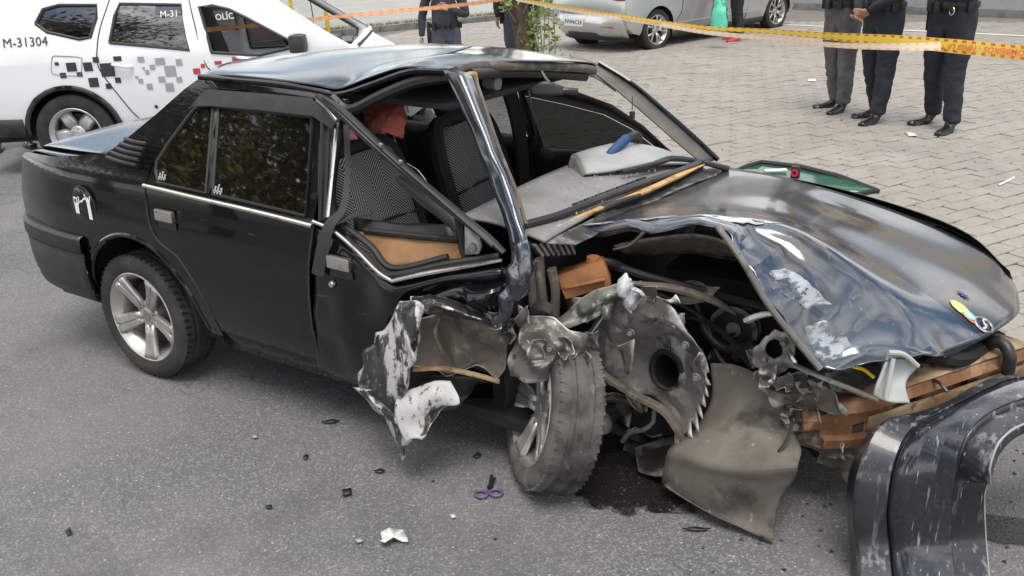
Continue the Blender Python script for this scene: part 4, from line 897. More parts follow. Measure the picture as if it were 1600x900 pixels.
# stickers and round badge on the nose
def oval(name, c, rx, rz, m, off, ang=0., star=0.):
    ok, l, n, _ = hood.closest_point_on_mesh(V(c))
    if n.dot(V((.5, -.6, .6))) < 0: n = -n
    e1 = V((.35, 1, 0)); e1 = (e1-n*e1.dot(n)).normalized(); e2 = n.cross(e1); P_ = []
    for i in range(18):
        a = 2*math.pi*i/18; q = 1 if not star or i % 2 else star
        x, y = rx*q*math.cos(a), rz*q*math.sin(a); P_.append(l+e1*(x*math.cos(ang)-y*math.sin(ang))+e2*(x*math.sin(ang)+y*math.cos(ang)))
    return decal(name, hood, P_, m, car, off, .03, 0, n)
oval('sticker', (3.180, -0.120, 0.817), .028, .034, 'sticker_yellow', .003, .3); oval('sticker', (3.206, -0.130, 0.796), .018, .020, 'sticker_cyan', .0045, .3)
oval('sticker', (3.195, -0.140, 0.770), .010, .026, 'sticker_orange', .003, .2); oval('sticker', (3.183, -0.020, 0.849), .020, .026, 'sticker_violet', .003, 0, .4)
ok, bl, bn, _ = hood.closest_point_on_mesh(V((3.236, -0.120, 0.746)))
if bn.dot(V((.5, -.6, .6))) < 0: bn = -bn
bx_ = V((.1, 1, 0)); Mb = frame(bl+bn*.005, bx_-bn*bx_.dot(bn), bn.cross(bx_))
bdg = lathe('badge', [(.026, -.002), (.028, .002), (.031, .002), (.034, -.002), (.026, -.002)], 'chrome', car, 28, 'z'); bdg.matrix_local = Mb
v, f = tube_data([(-.027, -.005, 0), (-.008, -.008, .001), (.008, .008, .001), (.027, .005, 0)], .004, 6, 4)
mesh('badge_mark', v, f, 'chrome', bdg)
# inner bonnet frame seen from below
grid('bonnet_inner_frame', [[(2.078, -0.360, 0.863), (2.187, -0.340, 0.904), (2.344, -0.340, 0.944), (2.493, -0.400, 0.960)], [(2.089, -0.300, 0.819), (2.205, -0.260, 0.823), (2.365, -0.260, 0.861), (2.531, -0.340, 0.901)]], 'metal_brown', car, 5, 4, .006, (.006, 9, 5.))
tube('bonnet_edge', [(2.489, -0.530, 1.049), (2.590, -0.590, 0.978), (2.682, -0.610, 0.869), (2.770, -0.610, 0.777), (2.856, -0.610, 0.696)], .010, 'metal_grey', car, 8, 5)
tube('torn_strip', [(2.226, -0.450, 0.964), (2.177, -0.450, 0.911), (2.120, -0.460, 0.886)], [.014, .010, .004], 'metal_brown', car, 6, 5, (1.4, .5))
tube('torn_tab', [(2.615, -0.550, 0.774), (2.664, -0.580, 0.813), (2.709, -0.600, 0.834)], [.018, .016, .010], 'filler', car, 6, 4, (1, .6))
# ---- engine bay
grid('firewall', [[(1.90, -.72, .93), (1.94, -.3, .93), (1.98, .2, .93), (2.02, .66, .93)], [(1.86, -.70, .6), (1.90, -.3, .6), (1.95, .2, .6), (2.0, .66, .6)], [(1.80, -.66, .25), (1.84, -.3, .25), (1.9, .2, .25), (1.95, .66, .25)]], 'under_black', car, 4, 4, .006, (.012, 5, 3.))
mesh('engine_block', *box_data((2.45, .08, .55), (.52, .55, .42), .05), 'under_black', car)
box('cam_cover', (2.45, .10, .78), (.46, .24, .09), 'metal_dark', car, .03)
box('gearbox', (2.42, .32, .40), (.36, .36, .30), 'under_black', car, .08)
grid('left_wing', [[(2.12, .66, .93), (2.6, .70, .89), (3.05, .69, .80), (3.26, .62, .68)], [(2.12, .80, .75), (2.6, .815, .74), (3.05, .79, .68), (3.28, .66, .60)], [(2.12, .80, .5), (2.6, .81, .70), (3.0, .79, .5), (3.26, .66, .42)]], 'paint_black', car, 6, 4)
box('radiator', (2.98, .10, .52), (.05, .66, .40), 'metal_dark', car, .01)
grid('front_panel', [[(2.98, -.38, .68), (3.03, .0, .68), (3.06, .6, .66)], [(3.00, -.40, .55), (3.06, 0, .55), (3.08, .6, .55)], [(2.98, -.40, .30), (3.05, 0, .30), (3.08, .6, .30)]], 'under_black', car, 4, 4, .01)
def pulley(c, r, ax='y'):
    o = lathe('pulley', [(0, -.02), (r*.3, -.02), (r*.34, -.008), (r*.72, -.008), (r*.78, -.022), (r, -.022), (r*.93, 0), (r, .02), (0, .02)], 'metal_dark', car, 28, 'y', c); return o
pulley((2.501, -0.280, 0.619), .085); pulley((2.440, -0.240, 0.421), .06)
box('battery', (2.25, .45, .72), (.22, .18, .2), 'plastic_black', car, .012)
# struts and bars
tube('brace_bar', [(2.065, -0.440, 0.829), (2.219, -0.400, 0.790), (2.425, -0.340, 0.751), (2.620, -0.300, 0.723)], .016, 'metal_dark', car, 8, 5)
tube('brace_bar', [(2.188, -0.460, 0.780), (2.327, -0.440, 0.783), (2.453, -0.420, 0.762), (2.535, -0.400, 0.723)], [.012, .022, .020, .010], 'metal_brown', car, 8, 5, (1, .6))
tube('coolant_hose', [(2.359, -0.300, 0.695), (2.419, -0.320, 0.597), (2.497, -0.340, 0.563), (2.597, -0.360, 0.608)], .018, 'plastic_black', car, 10, 5)
tube('coolant_hose', [(2.535, -0.350, 0.541), (2.567, -0.360, 0.586), (2.614, -0.380, 0.601), (2.624, -0.380, 0.571)], .020, 'plastic_black', car, 10, 5)
tube('wiring', [(2.205, -0.420, 0.775), (2.257, -0.470, 0.734), (2.285, -0.490, 0.712), (2.321, -0.500, 0.708)], .005, 'filler', car, 6, 4)
# expansion tank
tk_c = V((2.036, -0.500, 0.784))
tank = box('expansion_tank', tk_c, (.17, .12, .095), 'tank_orange', car, .026, (Matrix.Rotation(R_(-22), 3, 'Y') @ Matrix.Rotation(R_(28), 3, 'Z')))
tube('tank_seam', [tk_c+V((-.09, -.055, -.04)), tk_c+V((-.02, -.085, -.012)), tk_c+V((.09, -.03, .02))], .006, 'tank_orange', tank, 6, 3).parent = car
lathe('tank_cap', [(0, .02), (.022, .02), (.024, .012), (.024, -.02)], 'tank_orange', car, 16, 'z', tk_c+V((.03, .0, .06)))
tube('tank_hose', [(2.084, -0.470, 0.842), (2.117, -0.440, 0.829), (2.163, -0.380, 0.789)], .014, 'plastic_black', car, 8, 4)
# brown firewall ribs behind the pillar
for i, (a, b, c_) in enumerate((((1.949, -0.660, 0.882), (1.953, -0.650, 0.790), (1.959, -0.640, 0.685)), ((1.927, -0.680, 0.869), (1.931, -0.670, 0.781), (1.936, -0.660, 0.692)), ((1.980, -0.630, 0.845), (1.990, -0.620, 0.765), (1.987, -0.620, 0.672)))):
    tube('firewall_rib', [a, b, c_], [.022, .020, .024], 'metal_brown', car, 8, 4, (1, .7))
tube('heater_hose', [(1.945, -0.680, 0.692), (1.977, -0.690, 0.730), (2.005, -0.680, 0.719)], .024, 'plastic_black', car, 8, 4)
# crumpled inner wing pieces left of the strut tower
grid('inner_wing', [[(1.885, -0.700, 0.714), (2.003, -0.720, 0.706), (2.078, -0.700, 0.683), (2.132, -0.660, 0.653)], [(1.904, -0.740, 0.645), (2.023, -0.770, 0.657), (2.096, -0.750, 0.653), (2.130, -0.680, 0.606)], [(1.894, -0.740, 0.563), (2.020, -0.780, 0.592), (2.078, -0.740, 0.599), (2.115, -0.680, 0.569)], [(1.876, -0.720, 0.468), (1.995, -0.760, 0.488), (2.059, -0.720, 0.497), (2.094, -0.660, 0.509)]], 'metal_grey', car, 8, 8, .003, (.015, 10, 6.), smooth=14)
grid('bent_rail', [[(2.014, -0.660, 0.681), (2.077, -0.640, 0.751), (2.149, -0.600, 0.797), (2.228, -0.560, 0.830)], [(2.049, -0.690, 0.682), (2.117, -0.670, 0.735), (2.175, -0.630, 0.773), (2.229, -0.580, 0.807)], [(2.071, -0.660, 0.666), (2.135, -0.640, 0.701), (2.183, -0.600, 0.733), (2.200, -0.560, 0.758)]], 'metal_green', car, 8, 7, .003, (.012, 13, 3.), smooth=14)
# strut tower panel: twisted, with a bored hole and saw-tooth tear
def tower_y(u, v):                      # dished surface
    d = math.hypot((u-(2.347, -0.500, 0.510)[0])/.20, (v-(2.347, -0.500, 0.510)[2])/.22)
    return -.56+.10*max(0, 1-d*d)+.035*noise.noise(V((u*6, v*6, 2)))-.05*(u-2.2)-.030*abs(noise.noise(V((u*13, v*13, 5))))
tw = [(2.024, -0.500, 0.511), (2.082, -0.500, 0.617), (2.138, -0.500, 0.719), (2.175, -0.500, 0.787), (2.204, -0.500, 0.819), (2.248, -0.500, 0.792), (2.328, -0.500, 0.799), (2.391, -0.500, 0.773), (2.443, -0.500, 0.706), (2.488, -0.500, 0.626), (2.510, -0.500, 0.570), (2.492, -0.500, 0.556), (2.522, -0.500, 0.532), (2.497, -0.500, 0.521), (2.520, -0.500, 0.494), (2.493, -0.500, 0.487), (2.515, -0.500, 0.455), (2.481, -0.500, 0.450), (2.510, -0.500, 0.411), (2.470, -0.500, 0.414), (2.508, -0.500, 0.375), (2.460, -0.500, 0.377), (2.489, -0.500, 0.338), (2.449, -0.500, 0.335), (2.435, -0.500, 0.282), (2.409, -0.500, 0.333), (2.355, -0.500, 0.377), (2.288, -0.500, 0.402), (2.224, -0.500, 0.399), (2.150, -0.500, 0.434), (2.087, -0.500, 0.477)]
hx, hz = (2.343, -0.500, 0.504)[0], (2.343, -0.500, 0.504)[2]
hole_ol = circle2(hx, hz, .050, .066, 20)
tower = sheet('strut_tower', [P2(t) for t in tw], lambda u, v: (u, tower_y(u, v), v), 'metal_grey', car, (hole_ol,), .02, .005, 20)
tube('tower_ring', [(hx+.054*math.cos(R_(a)), tower_y(hx, hz)-.012, hz+.070*math.sin(R_(a))) for a in range(0, 361, 20)], .009, 'metal_dark', tower, 8, 2)
tube('tower_collar', [(hx+.070*math.cos(R_(a)), tower_y(hx, hz)-.005, hz+.01+.088*math.sin(R_(a))) for a in range(-60, 150, 15)], .012, 'metal_brown', tower, 8, 2)
box('tower_bracket', (hx-.01, tower_y(hx, hz)-.02, hz+.12), (.05, .03, .07), 'metal_dark', tower, .008)
mesh('tower_bore', [(hx+.05*math.cos(R_(a)), y_, hz+.066*math.sin(R_(a))) for y_ in (-.50, -.32) for a in range(0, 360, 18)], [(i, (i+1) % 20, 20+(i+1) % 20, 20+i) for i in range(20)]+[tuple(range(20, 40))], 'under_black', tower)
tube('tower_flange', [(2.074, -0.600, 0.561), (2.175, -0.580, 0.476), (2.270, -0.580, 0.439), (2.371, -0.570, 0.405), (2.426, -0.570, 0.354), (2.455, -0.570, 0.309)], [.008, .016, .018, .020, .022, .012], 'metal_brown', tower, 6, 5, (1.3, .6))
tube('tower_flange', [(2.230, -0.560, 0.835), (2.197, -0.580, 0.778), (2.157, -0.600, 0.702), (2.081, -0.610, 0.572)], [.012, .010, .006, .004], 'filler', tower, 6, 5, (1, .5))
grid('tower_tab', [[(2.207, -0.600, 0.610), (2.281, -0.620, 0.659)], [(2.231, -0.610, 0.583), (2.287, -0.630, 0.637)], [(2.257, -0.620, 0.515), (2.275, -0.620, 0.524)]], 'metal_brown', tower, 4, 4, .004, (.006, 16, 2.))
grid('torn_shreds', [[(2.217, -0.580, 0.826), (2.281, -0.600, 0.833), (2.295, -0.600, 0.818)], [(2.222, -0.600, 0.772), (2.274, -0.630, 0.811), (2.292, -0.600, 0.787)], [(2.237, -0.590, 0.736), (2.255, -0.610, 0.739), (2.259, -0.590, 0.754)]], 'filler', tower, 5, 5, .002, (.016, 26, 8.), smooth=20)
# bracket plate with hole and the crumpled front rails behind it
def plate(name, pts, y0, m, holes=(), cr_=(.012, 10, 1.), step=.03, parent=None, th=.005, sl=0.):
    f_ = crumple_fn(*cr_)
    ol = []
    for i in range(len(pts)):
        a, b = Vector(P2(pts[i])), Vector(P2(pts[(i+1) % len(pts)]))
        for k in range(4):
            q = a.lerp(b, k/4); ol.append((q.x+.012*noise.noise(V((q.x*45, q.y*45, 3))), q.y+.012*noise.noise(V((q.x*45, q.y*45, 8)))))
    return sheet(name, ol, lambda u, v: f_(V((u, y0+sl*(v-.5), v))), m, parent or car, holes, step, th, 15)
hc = (2.688, -0.480, 0.667)
plate('lamp_bracket', [(2.635, -0.480, 0.594), (2.625, -0.480, 0.652), (2.655, -0.480, 0.696), (2.681, -0.480, 0.737), (2.721, -0.480, 0.729), (2.755, -0.480, 0.683), (2.757, -0.480, 0.618), (2.707, -0.480, 0.590)], -.48, 'metal_grey', (circle2(hc[0], hc[2], .028, .032, 14),), (.006, 14, 1.), .02)
plate('front_rail_skin', [(2.628, -0.460, 0.565), (2.700, -0.460, 0.595), (2.781, -0.460, 0.583), (2.850, -0.460, 0.579), (2.929, -0.460, 0.552), (2.879, -0.460, 0.498), (2.869, -0.460, 0.450), (2.792, -0.460, 0.485), (2.732, -0.460, 0.490), (2.689, -0.460, 0.513)], -.50, 'metal_brown', (), (.020, 12, 4.), .014)
hc = (2.815, -0.440, 0.436)
plate('front_rail_end', [(2.673, -0.440, 0.406), (2.729, -0.440, 0.464), (2.797, -0.440, 0.488), (2.878, -0.440, 0.466), (2.942, -0.440, 0.417), (2.942, -0.440, 0.343), (2.874, -0.440, 0.337), (2.793, -0.440, 0.347), (2.718, -0.440, 0.376)], -.46, 'metal_brown', (circle2(hc[0], hc[2], .032, .036, 14),), (.016, 11, 7.), .014)
mesh('rail_hole_back', *box_data((hc[0], -.36, hc[2]), (.12, .02, .12)), 'under_black', car)
tube('front_rail', [(2.886, -0.400, 0.332), (2.75, -.36, .36), (2.3, -.34, .34), (1.9, -.34, .30)], .05, 'metal_dark', car, 8, 4, (1, 1.3))
plate('tow_bracket', [(2.854, -0.460, 0.349), (2.953, -0.460, 0.366), (3.007, -0.460, 0.322), (2.990, -0.460, 0.234), (2.947, -0.460, 0.231), (2.929, -0.460, 0.284), (2.864, -0.460, 0.298)], -.45, 'metal_brown', (), (.014, 12, 2.), .022)
tube('steel_clip', [(2.740, -0.520, 0.690), (2.759, -0.540, 0.677), (2.770, -0.540, 0.662)], .008, 'chrome', car, 6, 3)
# lower suspension bits in the dark behind the wheel
tube('drive_shaft', [(2.05, -.50, .27), (2.25, -.2, .32), (2.4, 0, .36)], .025, 'metal_dark', car, 10, 3)
tube('control_arm', [(2.082, -0.500, 0.262), (2.148, -0.420, 0.189), (2.265, -0.300, 0.110)], [.05, .04, .05], 'metal_dark', car, 8, 4, (1, .6))
tube('brake_hose', [(2.334, -0.550, 0.385), (2.332, -0.550, 0.335), (2.299, -0.550, 0.296), (2.249, -0.540, 0.265), (2.215, -0.530, 0.214)], .008, 'metal_grey', car, 8, 5)
lathe('ball_joint', [(0, -.03), (.03, -.03), (.034, 0), (.02, .03), (0, .03)], 'metal_grey', car, 14, 'z', (2.135, -0.520, 0.261))
box('subframe', (2.30, -.12, .22), (.60, .55, .09), 'under_black', car, .03)
lathe('damper', [(.026, -.16), (.026, .12), (.014, .12), (.014, .24)], 'metal_dark', car, 14, 'z', (2.08, -.50, .48))
# more torn sheet, looms and hoses filling the bay
rw = random.Random(77)
WK = [('metal_dark', [[(2.182, -0.446, 0.728), (2.232, -0.446, 0.739), (2.298, -0.424, 0.712)], [(2.187, -0.453, 0.640), (2.241, -0.457, 0.675), (2.304, -0.422, 0.643)], [(2.207, -0.451, 0.589), (2.245, -0.419, 0.561), (2.309, -0.434, 0.611)]]), ('metal_brown', [[(2.322, -0.379, 0.773), (2.365, -0.334, 0.774), (2.457, -0.372, 0.798)], [(2.318, -0.337, 0.726), (2.392, -0.365, 0.753), (2.453, -0.380, 0.773)], [(2.316, -0.387, 0.707), (2.366, -0.373, 0.718), (2.450, -0.369, 0.736)]]), ('metal_brown', [[(2.508, -0.405, 0.506), (2.548, -0.413, 0.510), (2.617, -0.411, 0.522)], [(2.504, -0.424, 0.455), (2.538, -0.384, 0.463), (2.627, -0.410, 0.499)], [(2.494, -0.427, 0.423), (2.562, -0.373, 0.407), (2.642, -0.429, 0.453)]]), ('metal_dark', [[(2.404, -0.283, 0.567), (2.461, -0.293, 0.586), (2.525, -0.319, 0.633)], [(2.418, -0.307, 0.555), (2.490, -0.329, 0.574), (2.498, -0.283, 0.565)], [(2.426, -0.324, 0.505), (2.491, -0.318, 0.514), (2.515, -0.320, 0.533)]]), ('metal_dark', [[(2.083, -0.468, 0.343), (2.125, -0.410, 0.325), (2.191, -0.424, 0.340)], [(2.061, -0.441, 0.235), (2.143, -0.468, 0.293), (2.202, -0.417, 0.293)], [(2.096, -0.468, 0.219), (2.141, -0.458, 0.238), (2.215, -0.461, 0.238)]]), ('metal_grey', [[(2.674, -0.456, 0.560), (2.753, -0.436, 0.585), (2.798, -0.445, 0.592)], [(2.695, -0.477, 0.556), (2.755, -0.435, 0.531), (2.792, -0.442, 0.551)], [(2.701, -0.458, 0.488), (2.759, -0.474, 0.516), (2.825, -0.486, 0.533)]]), ('metal_dark', [[(2.831, -0.420, 0.495), (2.861, -0.452, 0.518), (2.936, -0.456, 0.548)], [(2.813, -0.426, 0.458), (2.885, -0.447, 0.482), (2.915, -0.459, 0.497)], [(2.834, -0.411, 0.429), (2.887, -0.427, 0.434), (2.938, -0.420, 0.462)]]), ('metal_brown', [[(1.928, -0.664, 0.638), (1.987, -0.708, 0.682), (1.996, -0.681, 0.669)], [(1.960, -0.702, 0.611), (1.969, -0.679, 0.599), (1.983, -0.660, 0.592)], [(1.937, -0.687, 0.542), (1.987, -0.696, 0.568), (2.018, -0.704, 0.555)]]), ('metal_brown', [[(1.989, -0.557, 0.720), (2.048, -0.559, 0.737), (2.101, -0.557, 0.757)], [(1.994, -0.560, 0.687), (2.067, -0.600, 0.705), (2.126, -0.601, 0.734)], [(2.011, -0.577, 0.654), (2.088, -0.610, 0.674), (2.104, -0.581, 0.669)]]), ('metal_dark', [[(2.173, -0.425, 0.199), (2.221, -0.409, 0.195), (2.307, -0.392, 0.208)], [(2.167, -0.411, 0.134), (2.237, -0.375, 0.140), (2.290, -0.383, 0.147)], [(2.171, -0.422, 0.092), (2.241, -0.390, 0.100), (2.299, -0.421, 0.143)]]), ('metal_grey', [[(2.638, -0.426, 0.606), (2.675, -0.459, 0.620), (2.713, -0.456, 0.639)], [(2.647, -0.441, 0.580), (2.681, -0.479, 0.603), (2.700, -0.430, 0.573)], [(2.646, -0.423, 0.524), (2.676, -0.450, 0.548), (2.717, -0.434, 0.545)]]), ('metal_brown', [[(2.580, -0.431, 0.458), (2.618, -0.433, 0.450), (2.657, -0.414, 0.467)], [(2.569, -0.416, 0.385), (2.627, -0.456, 0.428), (2.649, -0.410, 0.403)], [(2.591, -0.446, 0.363), (2.633, -0.445, 0.380), (2.653, -0.438, 0.385)]])]
for mt, q in WK:
    grid('torn_sheet', q, mt, car, 6, 6, .003, (.012, 11, rw.uniform(1, 9)), smooth=15)
SHR = [([[(2.202, -0.592, 0.838), (2.227, -0.606, 0.863), (2.247, -0.590, 0.844)], [(2.205, -0.592, 0.812), (2.234, -0.617, 0.831), (2.261, -0.584, 0.834)], [(2.209, -0.608, 0.788), (2.243, -0.624, 0.796), (2.246, -0.600, 0.788)]], 'filler'), ([[(2.249, -0.548, 0.791), (2.294, -0.588, 0.825), (2.323, -0.587, 0.826)], [(2.279, -0.586, 0.805), (2.304, -0.574, 0.800), (2.329, -0.576, 0.804)], [(2.255, -0.547, 0.752), (2.311, -0.577, 0.776), (2.312, -0.561, 0.768)]], 'metal_grey'), ([[(2.163, -0.627, 0.774), (2.182, -0.620, 0.760), (2.195, -0.623, 0.764)], [(2.167, -0.624, 0.740), (2.191, -0.640, 0.738), (2.196, -0.610, 0.744)], [(2.168, -0.628, 0.708), (2.187, -0.622, 0.715), (2.194, -0.621, 0.711)]], 'metal_grey'), ([[(2.365, -0.537, 0.738), (2.387, -0.567, 0.745), (2.412, -0.539, 0.745)], [(2.339, -0.546, 0.716), (2.401, -0.585, 0.744), (2.411, -0.536, 0.721)], [(2.394, -0.584, 0.713), (2.388, -0.543, 0.690), (2.429, -0.559, 0.716)]], 'metal_grey'), ([[(2.129, -0.672, 0.668), (2.166, -0.677, 0.674), (2.174, -0.671, 0.674)], [(2.128, -0.650, 0.639), (2.158, -0.671, 0.659), (2.165, -0.650, 0.645)], [(2.126, -0.664, 0.614), (2.133, -0.636, 0.614), (2.160, -0.639, 0.617)]], 'metal_grey'), ([[(2.108, -0.704, 0.601), (2.119, -0.686, 0.594), (2.159, -0.707, 0.622)], [(2.111, -0.724, 0.589), (2.122, -0.685, 0.571), (2.165, -0.698, 0.587)], [(2.119, -0.720, 0.571), (2.109, -0.678, 0.553), (2.152, -0.694, 0.566)]], 'metal_brown'), ([[(2.065, -0.750, 0.659), (2.105, -0.765, 0.681), (2.137, -0.778, 0.683)], [(2.064, -0.750, 0.629), (2.099, -0.738, 0.624), (2.131, -0.761, 0.659)], [(2.079, -0.752, 0.605), (2.107, -0.769, 0.616), (2.140, -0.767, 0.630)]], 'metal_grey'), ([[(1.979, -0.793, 0.665), (2.008, -0.790, 0.650), (2.053, -0.792, 0.682)], [(1.992, -0.803, 0.620), (2.006, -0.773, 0.611), (2.034, -0.777, 0.629)], [(1.983, -0.782, 0.579), (2.022, -0.781, 0.591), (2.042, -0.799, 0.599)]], 'metal_grey'), ([[(1.925, -0.750, 0.733), (1.934, -0.738, 0.733), (1.953, -0.725, 0.737)], [(1.908, -0.735, 0.674), (1.929, -0.720, 0.675), (1.961, -0.733, 0.706)], [(1.923, -0.726, 0.649), (1.948, -0.752, 0.664), (1.964, -0.746, 0.670)]], 'metal_brown'), ([[(1.850, -0.757, 0.669), (1.847, -0.716, 0.674), (1.889, -0.723, 0.693)], [(1.853, -0.747, 0.620), (1.885, -0.758, 0.650), (1.917, -0.754, 0.637)], [(1.862, -0.750, 0.607), (1.867, -0.757, 0.603), (1.905, -0.755, 0.607)]], 'metal_dark'), ([[(1.793, -0.762, 0.700), (1.842, -0.771, 0.716), (1.877, -0.779, 0.720)], [(1.817, -0.780, 0.675), (1.843, -0.773, 0.685), (1.874, -0.779, 0.697)], [(1.811, -0.759, 0.652), (1.838, -0.770, 0.651), (1.882, -0.784, 0.668)]], 'metal_grey'), ([[(2.698, -0.517, 0.586), (2.747, -0.552, 0.623), (2.758, -0.552, 0.628)], [(2.693, -0.549, 0.581), (2.736, -0.507, 0.567), (2.775, -0.508, 0.576)], [(2.696, -0.509, 0.539), (2.734, -0.517, 0.556), (2.763, -0.539, 0.567)]], 'metal_grey'), ([[(2.770, -0.525, 0.593), (2.822, -0.517, 0.586), (2.854, -0.540, 0.616)], [(2.790, -0.522, 0.562), (2.800, -0.531, 0.576), (2.851, -0.517, 0.572)], [(2.782, -0.512, 0.536), (2.832, -0.545, 0.563), (2.845, -0.537, 0.563)]], 'metal_brown'), ([[(2.658, -0.514, 0.610), (2.674, -0.497, 0.604), (2.711, -0.524, 0.632)], [(2.660, -0.513, 0.567), (2.682, -0.515, 0.579), (2.714, -0.530, 0.598)], [(2.676, -0.528, 0.538), (2.696, -0.536, 0.561), (2.707, -0.529, 0.569)]], 'metal_grey'), ([[(2.733, -0.478, 0.469), (2.765, -0.492, 0.485), (2.800, -0.493, 0.493)], [(2.736, -0.520, 0.458), (2.765, -0.476, 0.443), (2.811, -0.503, 0.484)], [(2.751, -0.513, 0.432), (2.769, -0.493, 0.432), (2.800, -0.477, 0.436)]], 'metal_brown'), ([[(2.601, -0.445, 0.622), (2.615, -0.429, 0.638), (2.642, -0.439, 0.652)], [(2.604, -0.432, 0.593), (2.627, -0.447, 0.598), (2.632, -0.420, 0.608)], [(2.609, -0.417, 0.551), (2.627, -0.423, 0.567), (2.642, -0.452, 0.579)]], 'metal_grey'), ([[(2.485, -0.622, 0.669), (2.496, -0.617, 0.661), (2.508, -0.606, 0.642)], [(2.475, -0.578, 0.584), (2.488, -0.582, 0.602), (2.522, -0.599, 0.594)], [(2.480, -0.579, 0.556), (2.502, -0.585, 0.551), (2.504, -0.580, 0.549)]], 'metal_grey'), ([[(2.289, -0.536, 0.777), (2.346, -0.513, 0.779), (2.376, -0.520, 0.798)], [(2.299, -0.541, 0.770), (2.352, -0.517, 0.770), (2.392, -0.518, 0.775)], [(2.311, -0.526, 0.745), (2.346, -0.505, 0.756), (2.363, -0.495, 0.747)]], 'filler'), ([[(2.233, -0.535, 0.398), (2.283, -0.536, 0.410), (2.315, -0.542, 0.414)], [(2.252, -0.571, 0.400), (2.261, -0.526, 0.384), (2.315, -0.568, 0.410)], [(2.276, -0.566, 0.378), (2.284, -0.526, 0.354), (2.299, -0.542, 0.375)]], 'metal_brown'), ([[(2.878, -0.470, 0.417), (2.915, -0.467, 0.422), (2.934, -0.483, 0.436)], [(2.876, -0.474, 0.402), (2.909, -0.480, 0.413), (2.939, -0.477, 0.416)], [(2.893, -0.456, 0.357), (2.924, -0.461, 0.373), (2.939, -0.502, 0.384)]], 'metal_brown')]
for q, mt in SHR:
    grid('torn_shred', q, mt, car, 5, 5, .0015, (.012, 22, rw.uniform(1, 9)), smooth=12)
for lp in ([(2.165, -0.400, 0.690), (2.259, -0.360, 0.624), (2.365, -0.340, 0.652), (2.481, -0.340, 0.619), (2.600, -0.380, 0.535)], [(2.207, -0.420, 0.741), (2.308, -0.380, 0.713), (2.408, -0.330, 0.646), (2.478, -0.340, 0.523), (2.587, -0.400, 0.505)], [(2.651, -0.460, 0.582), (2.686, -0.500, 0.553), (2.755, -0.520, 0.554), (2.809, -0.520, 0.595)], [(2.093, -0.500, 0.317), (2.144, -0.450, 0.321), (2.247, -0.400, 0.288)]):
    tube('wiring_loom', lp, rw.uniform(.006, .011), 'plastic_black', car, 6, 5)
for bp_q in ((2.142, -0.620, 0.603), (2.269, -0.630, 0.682), (2.442, -0.600, 0.667), (2.490, -0.610, 0.572), (2.067, -0.790, 0.642), (2.720, -0.500, 0.704), (2.667, -0.500, 0.637), (2.865, -0.480, 0.413)):
    lathe('bolt', [(0, -.010), (.008, -.010), (.009, -.003), (.014, -.002), (.014, .004)], 'metal_dark', car, 8, 'y', bp_q)
for k in range(4):
    t_ = V((2.441, -0.590, 0.310)).lerp(V((2.762, -0.600, 0.384)), k/3); tube('shield_rib', [t_+V((0, -.006, .015)), t_+V((.01, -.04, -.06))], .005, 'shield', car, 6, 3)
# ---- undertray / splash shield hanging down to the road
SH = [[(2.469, -0.400, 0.531), (2.551, -0.400, 0.543), (2.642, -0.410, 0.524), (2.720, -0.430, 0.466)],
      [(2.492, -0.450, 0.418), (2.581, -0.450, 0.443), (2.675, -0.460, 0.440), (2.775, -0.470, 0.399)],
      [(2.468, -0.550, 0.337), (2.600, -0.570, 0.397), (2.723, -0.580, 0.416), (2.823, -0.560, 0.392)],
      [(2.419, -0.620, 0.290), (2.604, -0.690, 0.345), (2.743, -0.700, 0.383), (2.838, -0.660, 0.392)],
      [(2.410, -0.610, 0.223), (2.582, -0.685, 0.279), (2.729, -0.695, 0.312), (2.830, -0.650, 0.339)],
      [(2.401, -0.600, 0.159), (2.560, -0.655, 0.153), (2.713, -0.665, 0.176), (2.793, -0.650, 0.244)],
      [(2.418, -0.620, 0.152), (2.595, -0.680, 0.152), (2.729, -0.690, 0.126), (2.799, -0.690, 0.115)]]
shield = grid('splash_shield', SH, 'shield', car, 7, 7, .004, (.007, 6, 3.), smooth=22)
for q in ((2.415, -0.625, 0.173), (2.768, -0.700, 0.129)): lathe('shield_hole', [(0, -.004), (.008, -.004), (.010, .002)], 'under_black', shield, 12, 'y', q)
tube('shield_cable', [(2.784, -0.550, 0.469), (2.786, -0.600, 0.433), (2.770, -0.640, 0.399)], .006, 'plastic_black', shield, 6, 4)
box('cable_clip', (2.777, -0.645, 0.382), (.022, .02, .03), 'plastic_black', shield, .004)
grid('shield_back', [[(2.239, -0.450, 0.153), (2.310, -0.420, 0.186), (2.381, -0.420, 0.208)], [(2.284, -0.520, 0.113), (2.368, -0.550, 0.132), (2.425, -0.520, 0.148)]], 'metal_dark', car, 4, 4, .006, (.01, 9, 2.))
# ---- rusty bumper beam across the front
def beamp(t, dz=0., out=0.):
    p = spline([(2.862, -0.500, 0.457), (2.965, -0.450, 0.474), (3.099, -0.360, 0.527), (3.364, 0.040, 0.551)], 8)[int(round(t*24))]
    return p+V((out, -out*.25, dz))
BR = []
for dz, out in ((.070, -.07), (.075, .0), (.045, .014), (.032, -.004), (-.038, -.006), (-.050, .014), (-.080, .006), (-.085, -.07)):
    BR.append([beamp(i/24, dz, out) for i in range(25)])
def beam_hole(p):
    return -.03 < p.z-.545+(.02 if p.x < 2.95 else 0) < .012 and any(abs(p.y-yy) < .035 for yy in (-.47, -.2, .1))
vb = [p for r in BR for p in r]; fb = []
for i in range(7):
    for j in range(24):
        if i == 3 and j in (7, 8, 14, 15, 19): continue
        fb.append((i*25+j, i*25+j+1, (i+1)*25+j+1, (i+1)*25+j))
beam = mesh('bumper_beam', vb, fb, 'rust', car, 30, .004)
